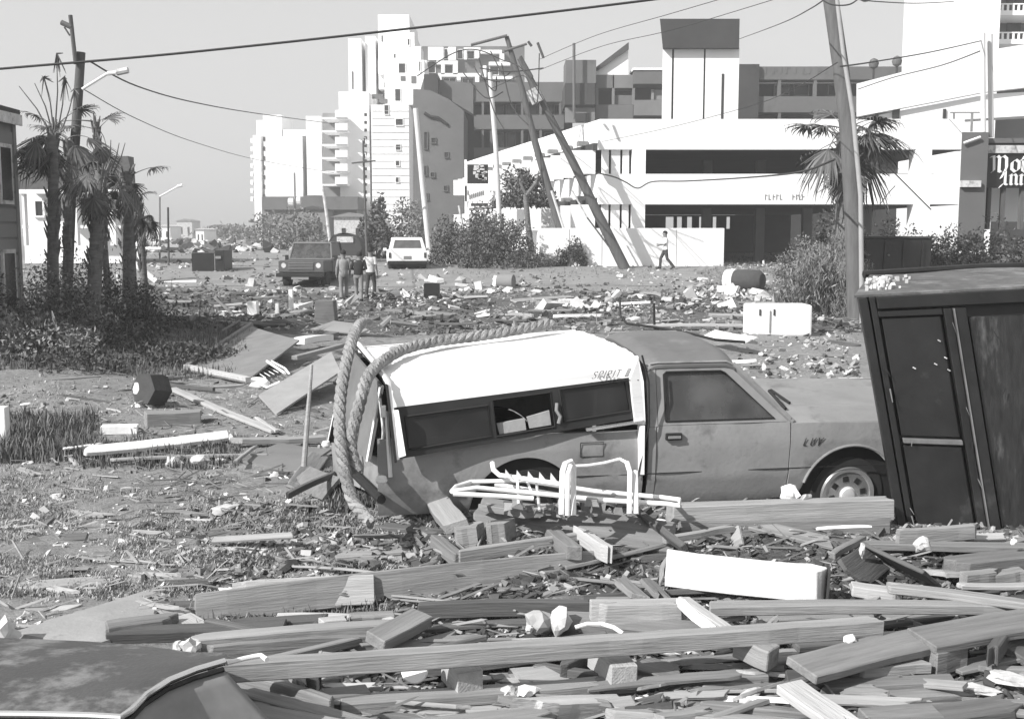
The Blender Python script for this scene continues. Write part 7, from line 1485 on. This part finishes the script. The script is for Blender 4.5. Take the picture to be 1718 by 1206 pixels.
# splinters and chips over the heap; fallen branches by the palms
def splinters(name, n, mt, seed, pxr=(340, 1718), pyr=(880, 1206), L0=.05, L1=.28):
    r_ = random.Random(seed); m = MB()
    for _ in range(n):
        p = gp(r_.uniform(*pxr), r_.uniform(*pyr)); p.z = gh(p.x, p.y) + r_.uniform(.0, .05); L = r_.uniform(L0, L1) * r_.random() + .03; M_ = Euler((r_.gauss(0, .2), r_.gauss(0, .25), r_.gauss(0, .8))).to_matrix()
        a = r_.uniform(.004, .013); m.add([M_ @ Vector(q) + p for q in ((-L, -a, 0), (-L * .9, a, 0), (L, a * .4, 0), (L * .8, -a, 0), (-L * .8, 0, a), (L * .8, 0, a))], [(0, 1, 4), (1, 2, 5, 4), (2, 3, 5), (3, 0, 4, 5), (0, 3, 2, 1)])
    tag(m.build(name, mt), kind='stuff')
splinters('pale_splinters', 420, M_woodl, 1); splinters('dark_splinters', 520, M_woodd, 2); splinters('litter_twigs', 450, M_woodd, 3, (180, 760), (540, 900), .05, .3); splinters('road_twigs', 700, M_woodm, 4, (250, 1440), (470, 560), .1, .7)
for i, (pts, r, lb) in enumerate([([(195, 545, .35), (235, 560, .3), (272, 578, .05)], .025, 'thin fallen branch sloping down right beside the leaning palm trunk'), ([(262, 584, .05), (310, 580, .15), (365, 560, .2), (402, 538, .3)], .03, 'long curved dark branch lying between the palms and framed door panel'), ([(360, 500, .1), (385, 522, .1), (392, 528, .05)], .05, 'short dark stick on the litter right of the palm brush'), ([(30, 470, .9), (55, 520, .5), (70, 560, .1)], .03, 'bare dark branch slanting through the left undergrowth'), ([(100, 480, .9), (130, 530, .4), (170, 575, .05)], .03, 'bare dark branch slanting below the leaning palm trunk'), ([(300, 520, .2), (340, 540, .1), (400, 552, .1)], .03, 'low dark branch lying right of the left undergrowth')]):
    S = [gp(x, y, z) for x, y, z in pts]; S[0].x += .001; simple_tube(lb, 'branch', 'branch', S, r, M_bark, 6)

rs = random.Random(313)
LM += [('slotted plastic piece', 290, 778), ('leftmost pale torn bag', 100, 835), ('flattened pale cloth', 378, 852), ('foot of the hanging rope', 610, 875), ('notched plank', 235, 1050), ('white post stub', 8, 715), ('grey rounded log', 290, 702), ('dark drum with cushions', 255, 665), ('hood of the pickup', 1400, 640), ('white strip behind the windscreen', 1250, 608)]
for i in range(85):
    a = rs.random()
    if a < .45: px, py = rs.uniform(0, 620), rs.uniform(880, 1050)
    elif a < .75: px, py = rs.uniform(20, 520), rs.uniform(640, 880)
    else: px, py = rs.uniform(1235, 1440), rs.uniform(560, 680)
    D = CH * F / (py - HZ); L = rs.uniform(.10, .42); ang = rs.gauss(0, 35); dx = L * F / D / 2 * math.cos(R(ang)); dy = L * F / D / 2 * math.sin(R(ang)) * .3; k = rs.choice('nlmdl')
    lumber(px - dx, py - dy, px + dx, py + dy, rs.uniform(.02, .08), rs.uniform(.01, .03), -.005, rs.gauss(0, 15), k, near_label(px, py, 'tiny' if L < .22 else 'short', TW[k], 'splintered scrap' + (' slanting up right' if ang > 15 else ' slanting down right' if ang < -15 else '')), z2=rs.uniform(-.01, .03), name='wood_scrap', cat='wood scrap', group='splintered scraps on the open sand', rag=1.5)
m = MB(); r_ = random.Random(8)
for _ in range(520):
    px = abs(r_.gauss(0, 1)) * 110 + r_.uniform(-20, 60); py = r_.uniform(470, 580); p = gp(px, py); p.z = r_.uniform(0, .9 if px < 200 else .3); d = Vector((r_.gauss(0, 1), r_.gauss(0, .6), r_.gauss(.3, .5))).normalized() * r_.uniform(.2, .9)
    m.tube([p, p + d * .5 + Vector((0, 0, r_.uniform(-.05, .08))), p + d], [.012, .009, .003], 4, False)
tag(m.build('twig_tangle', M_pole), kind='stuff')
m = MB()
for _ in range(170):
    px = abs(r_.gauss(0, 1)) * 100 + r_.uniform(-20, 60); py = r_.uniform(470, 585); p = gp(px, py); p.z = r_.uniform(0, .7); d = Vector((r_.gauss(0, 1), r_.gauss(0, .6), r_.gauss(.2, .5))).normalized() * r_.uniform(.15, .6)
    m.tube([p, p + d], [.014, .005], 4, False)
tag(m.build('pale_twig_tangle', M_woodl), kind='stuff')

# thin haze over the street, added to lift the dark tones
m = MB(); m.bx(-260, 300, -30, 420, -1.2, 70.0); hz = m.build('haze', bpy.data.materials.new('haze_air')); hm = hz.data.materials[0]; hm.use_nodes = True; hm.node_tree.nodes.clear()
pv = hm.node_tree.nodes.new('ShaderNodeVolumePrincipled'); pv.inputs['Color'].default_value = (.9, .9, .9, 1); pv.inputs['Density'].default_value = .0014; ho = hm.node_tree.nodes.new('ShaderNodeOutputMaterial'); hm.node_tree.links.new(pv.outputs[0], ho.inputs['Volume']); tag(hz, kind='stuff')

for i, r in enumerate([
 (40, 905, 150, 898, .16, .03, -.01, 4, 'm', 'thin grey sheet of siding sunk in the grass at far left'), (150, 930, 300, 918, .10, .03, -.01, 0, 'n', 'grey lath half sunk in the grass above the bare sand'),
 (300, 900, 420, 892, .12, .03, -.01, 6, 'd', 'dark wet plank lying in the grass below the flattened cloth'), (560, 930, 700, 918, .14, .03, .0, 5, 'm', 'dull plank lying between the grass and the wide plank on edge'),
 (20, 985, 190, 972, .18, .03, -.015, 0, 'l', 'pale flat plank sunk in bare sand at the left edge'), (215, 960, 330, 975, .10, .03, .0, 0, 'n', 'grey plank pointing down right on the bare sand'),
 (640, 880, 735, 893, .10, .04, .0, 10, 'd', 'dark plank between hanging rope foot and the tipped square block'), (600, 800, 660, 812, .06, .03, .02, 0, 'm', 'short lath beneath the hanging tailgate'),
 (60, 640, 160, 632, .12, .05, -.02, 0, 'm', 'dull plank on the sand in front of the beach house'), (150, 610, 260, 618, .10, .05, -.02, 0, 'd', 'dark plank in front of the left undergrowth'),
 (250, 596, 300, 604, .2, .05, .0, 15, 'l', 'pale board end poking out of the dark creeper'), (560, 640, 600, 655, .10, .04, .0, 0, 'm', 'dull lath end behind the hanging rope'),
 (1290, 640, 1360, 634, .10, .03, -.01, 0, 'm', 'dull lath on the sand beyond the hood'), (1300, 590, 1420, 596, .14, .04, -.01, 0, 'n', 'grey plank on the sand below the slotted white box'), (1380, 572, 1440, 580, .2, .04, .0, 12, 'd', 'dark board between the slotted white box and leaning cabinet'),
 (430, 545, 520, 536, .3, .06, .05, 14, 'd', 'dark sheet lying behind the framed door panel'), (640, 520, 760, 528, .25, .05, .0, 8, 'm', 'dull sheet lying beyond the white camper roof'), (860, 505, 960, 498, .3, .06, .02, 12, 'l', 'pale sheet in the rubble above the thick twisted rope')]):
    lumber(*r[:9], label=r[9], rag=1.2)

rubble('pale_litter', scatter(900, (0, 760), (600, 1060), .008, .045, 71) + scatter(260, (1235, 1440), (556, 700), .02, .09, 72) + scatter(500, (420, 1718), (860, 1206), .01, .05, 73), M_bits_w, 7)
rubble('dark_litter', scatter(380, (0, 760), (600, 1060), .008, .05, 74, .45) + scatter(300, (1235, 1440), (556, 700), .02, .1, 75), M_bits_d, 8)
splinters('thin_splinters', 500, M_wood, 9, (0, 760), (600, 1060), .03, .18)

rs = random.Random(919)
for i in range(105):
    px = rs.uniform(420, 1740); py = rs.uniform(890, 1215)
    if 1090 < px < 1440 and 920 < py < 1000: continue
    D = CH * F / (py - HZ); L = rs.uniform(.2, .9); ang = rs.gauss(4, 22); dx = L * F / D / 2 * math.cos(R(ang)); dy = -L * F / D / 2 * math.sin(R(ang)) * .38; k = rs.choice('llnnmw' if i % 9 == 0 else 'llnnm')
    lumber(px - dx, py - dy, px + dx, py + dy, rs.uniform(.02, .07), rs.uniform(.012, .03), rs.uniform(.0, .10), rs.gauss(0, 25), k, near_label(px, py, 'short thin' if L < .5 else 'long thin', TW[k], 'slat' + (' slanting up right' if ang > 16 else ' slanting down right' if ang < -10 else '')), z2=rs.uniform(.0, .14), name='slat', cat='slat', group='thin slats over the foreground heap', rag=1.5)
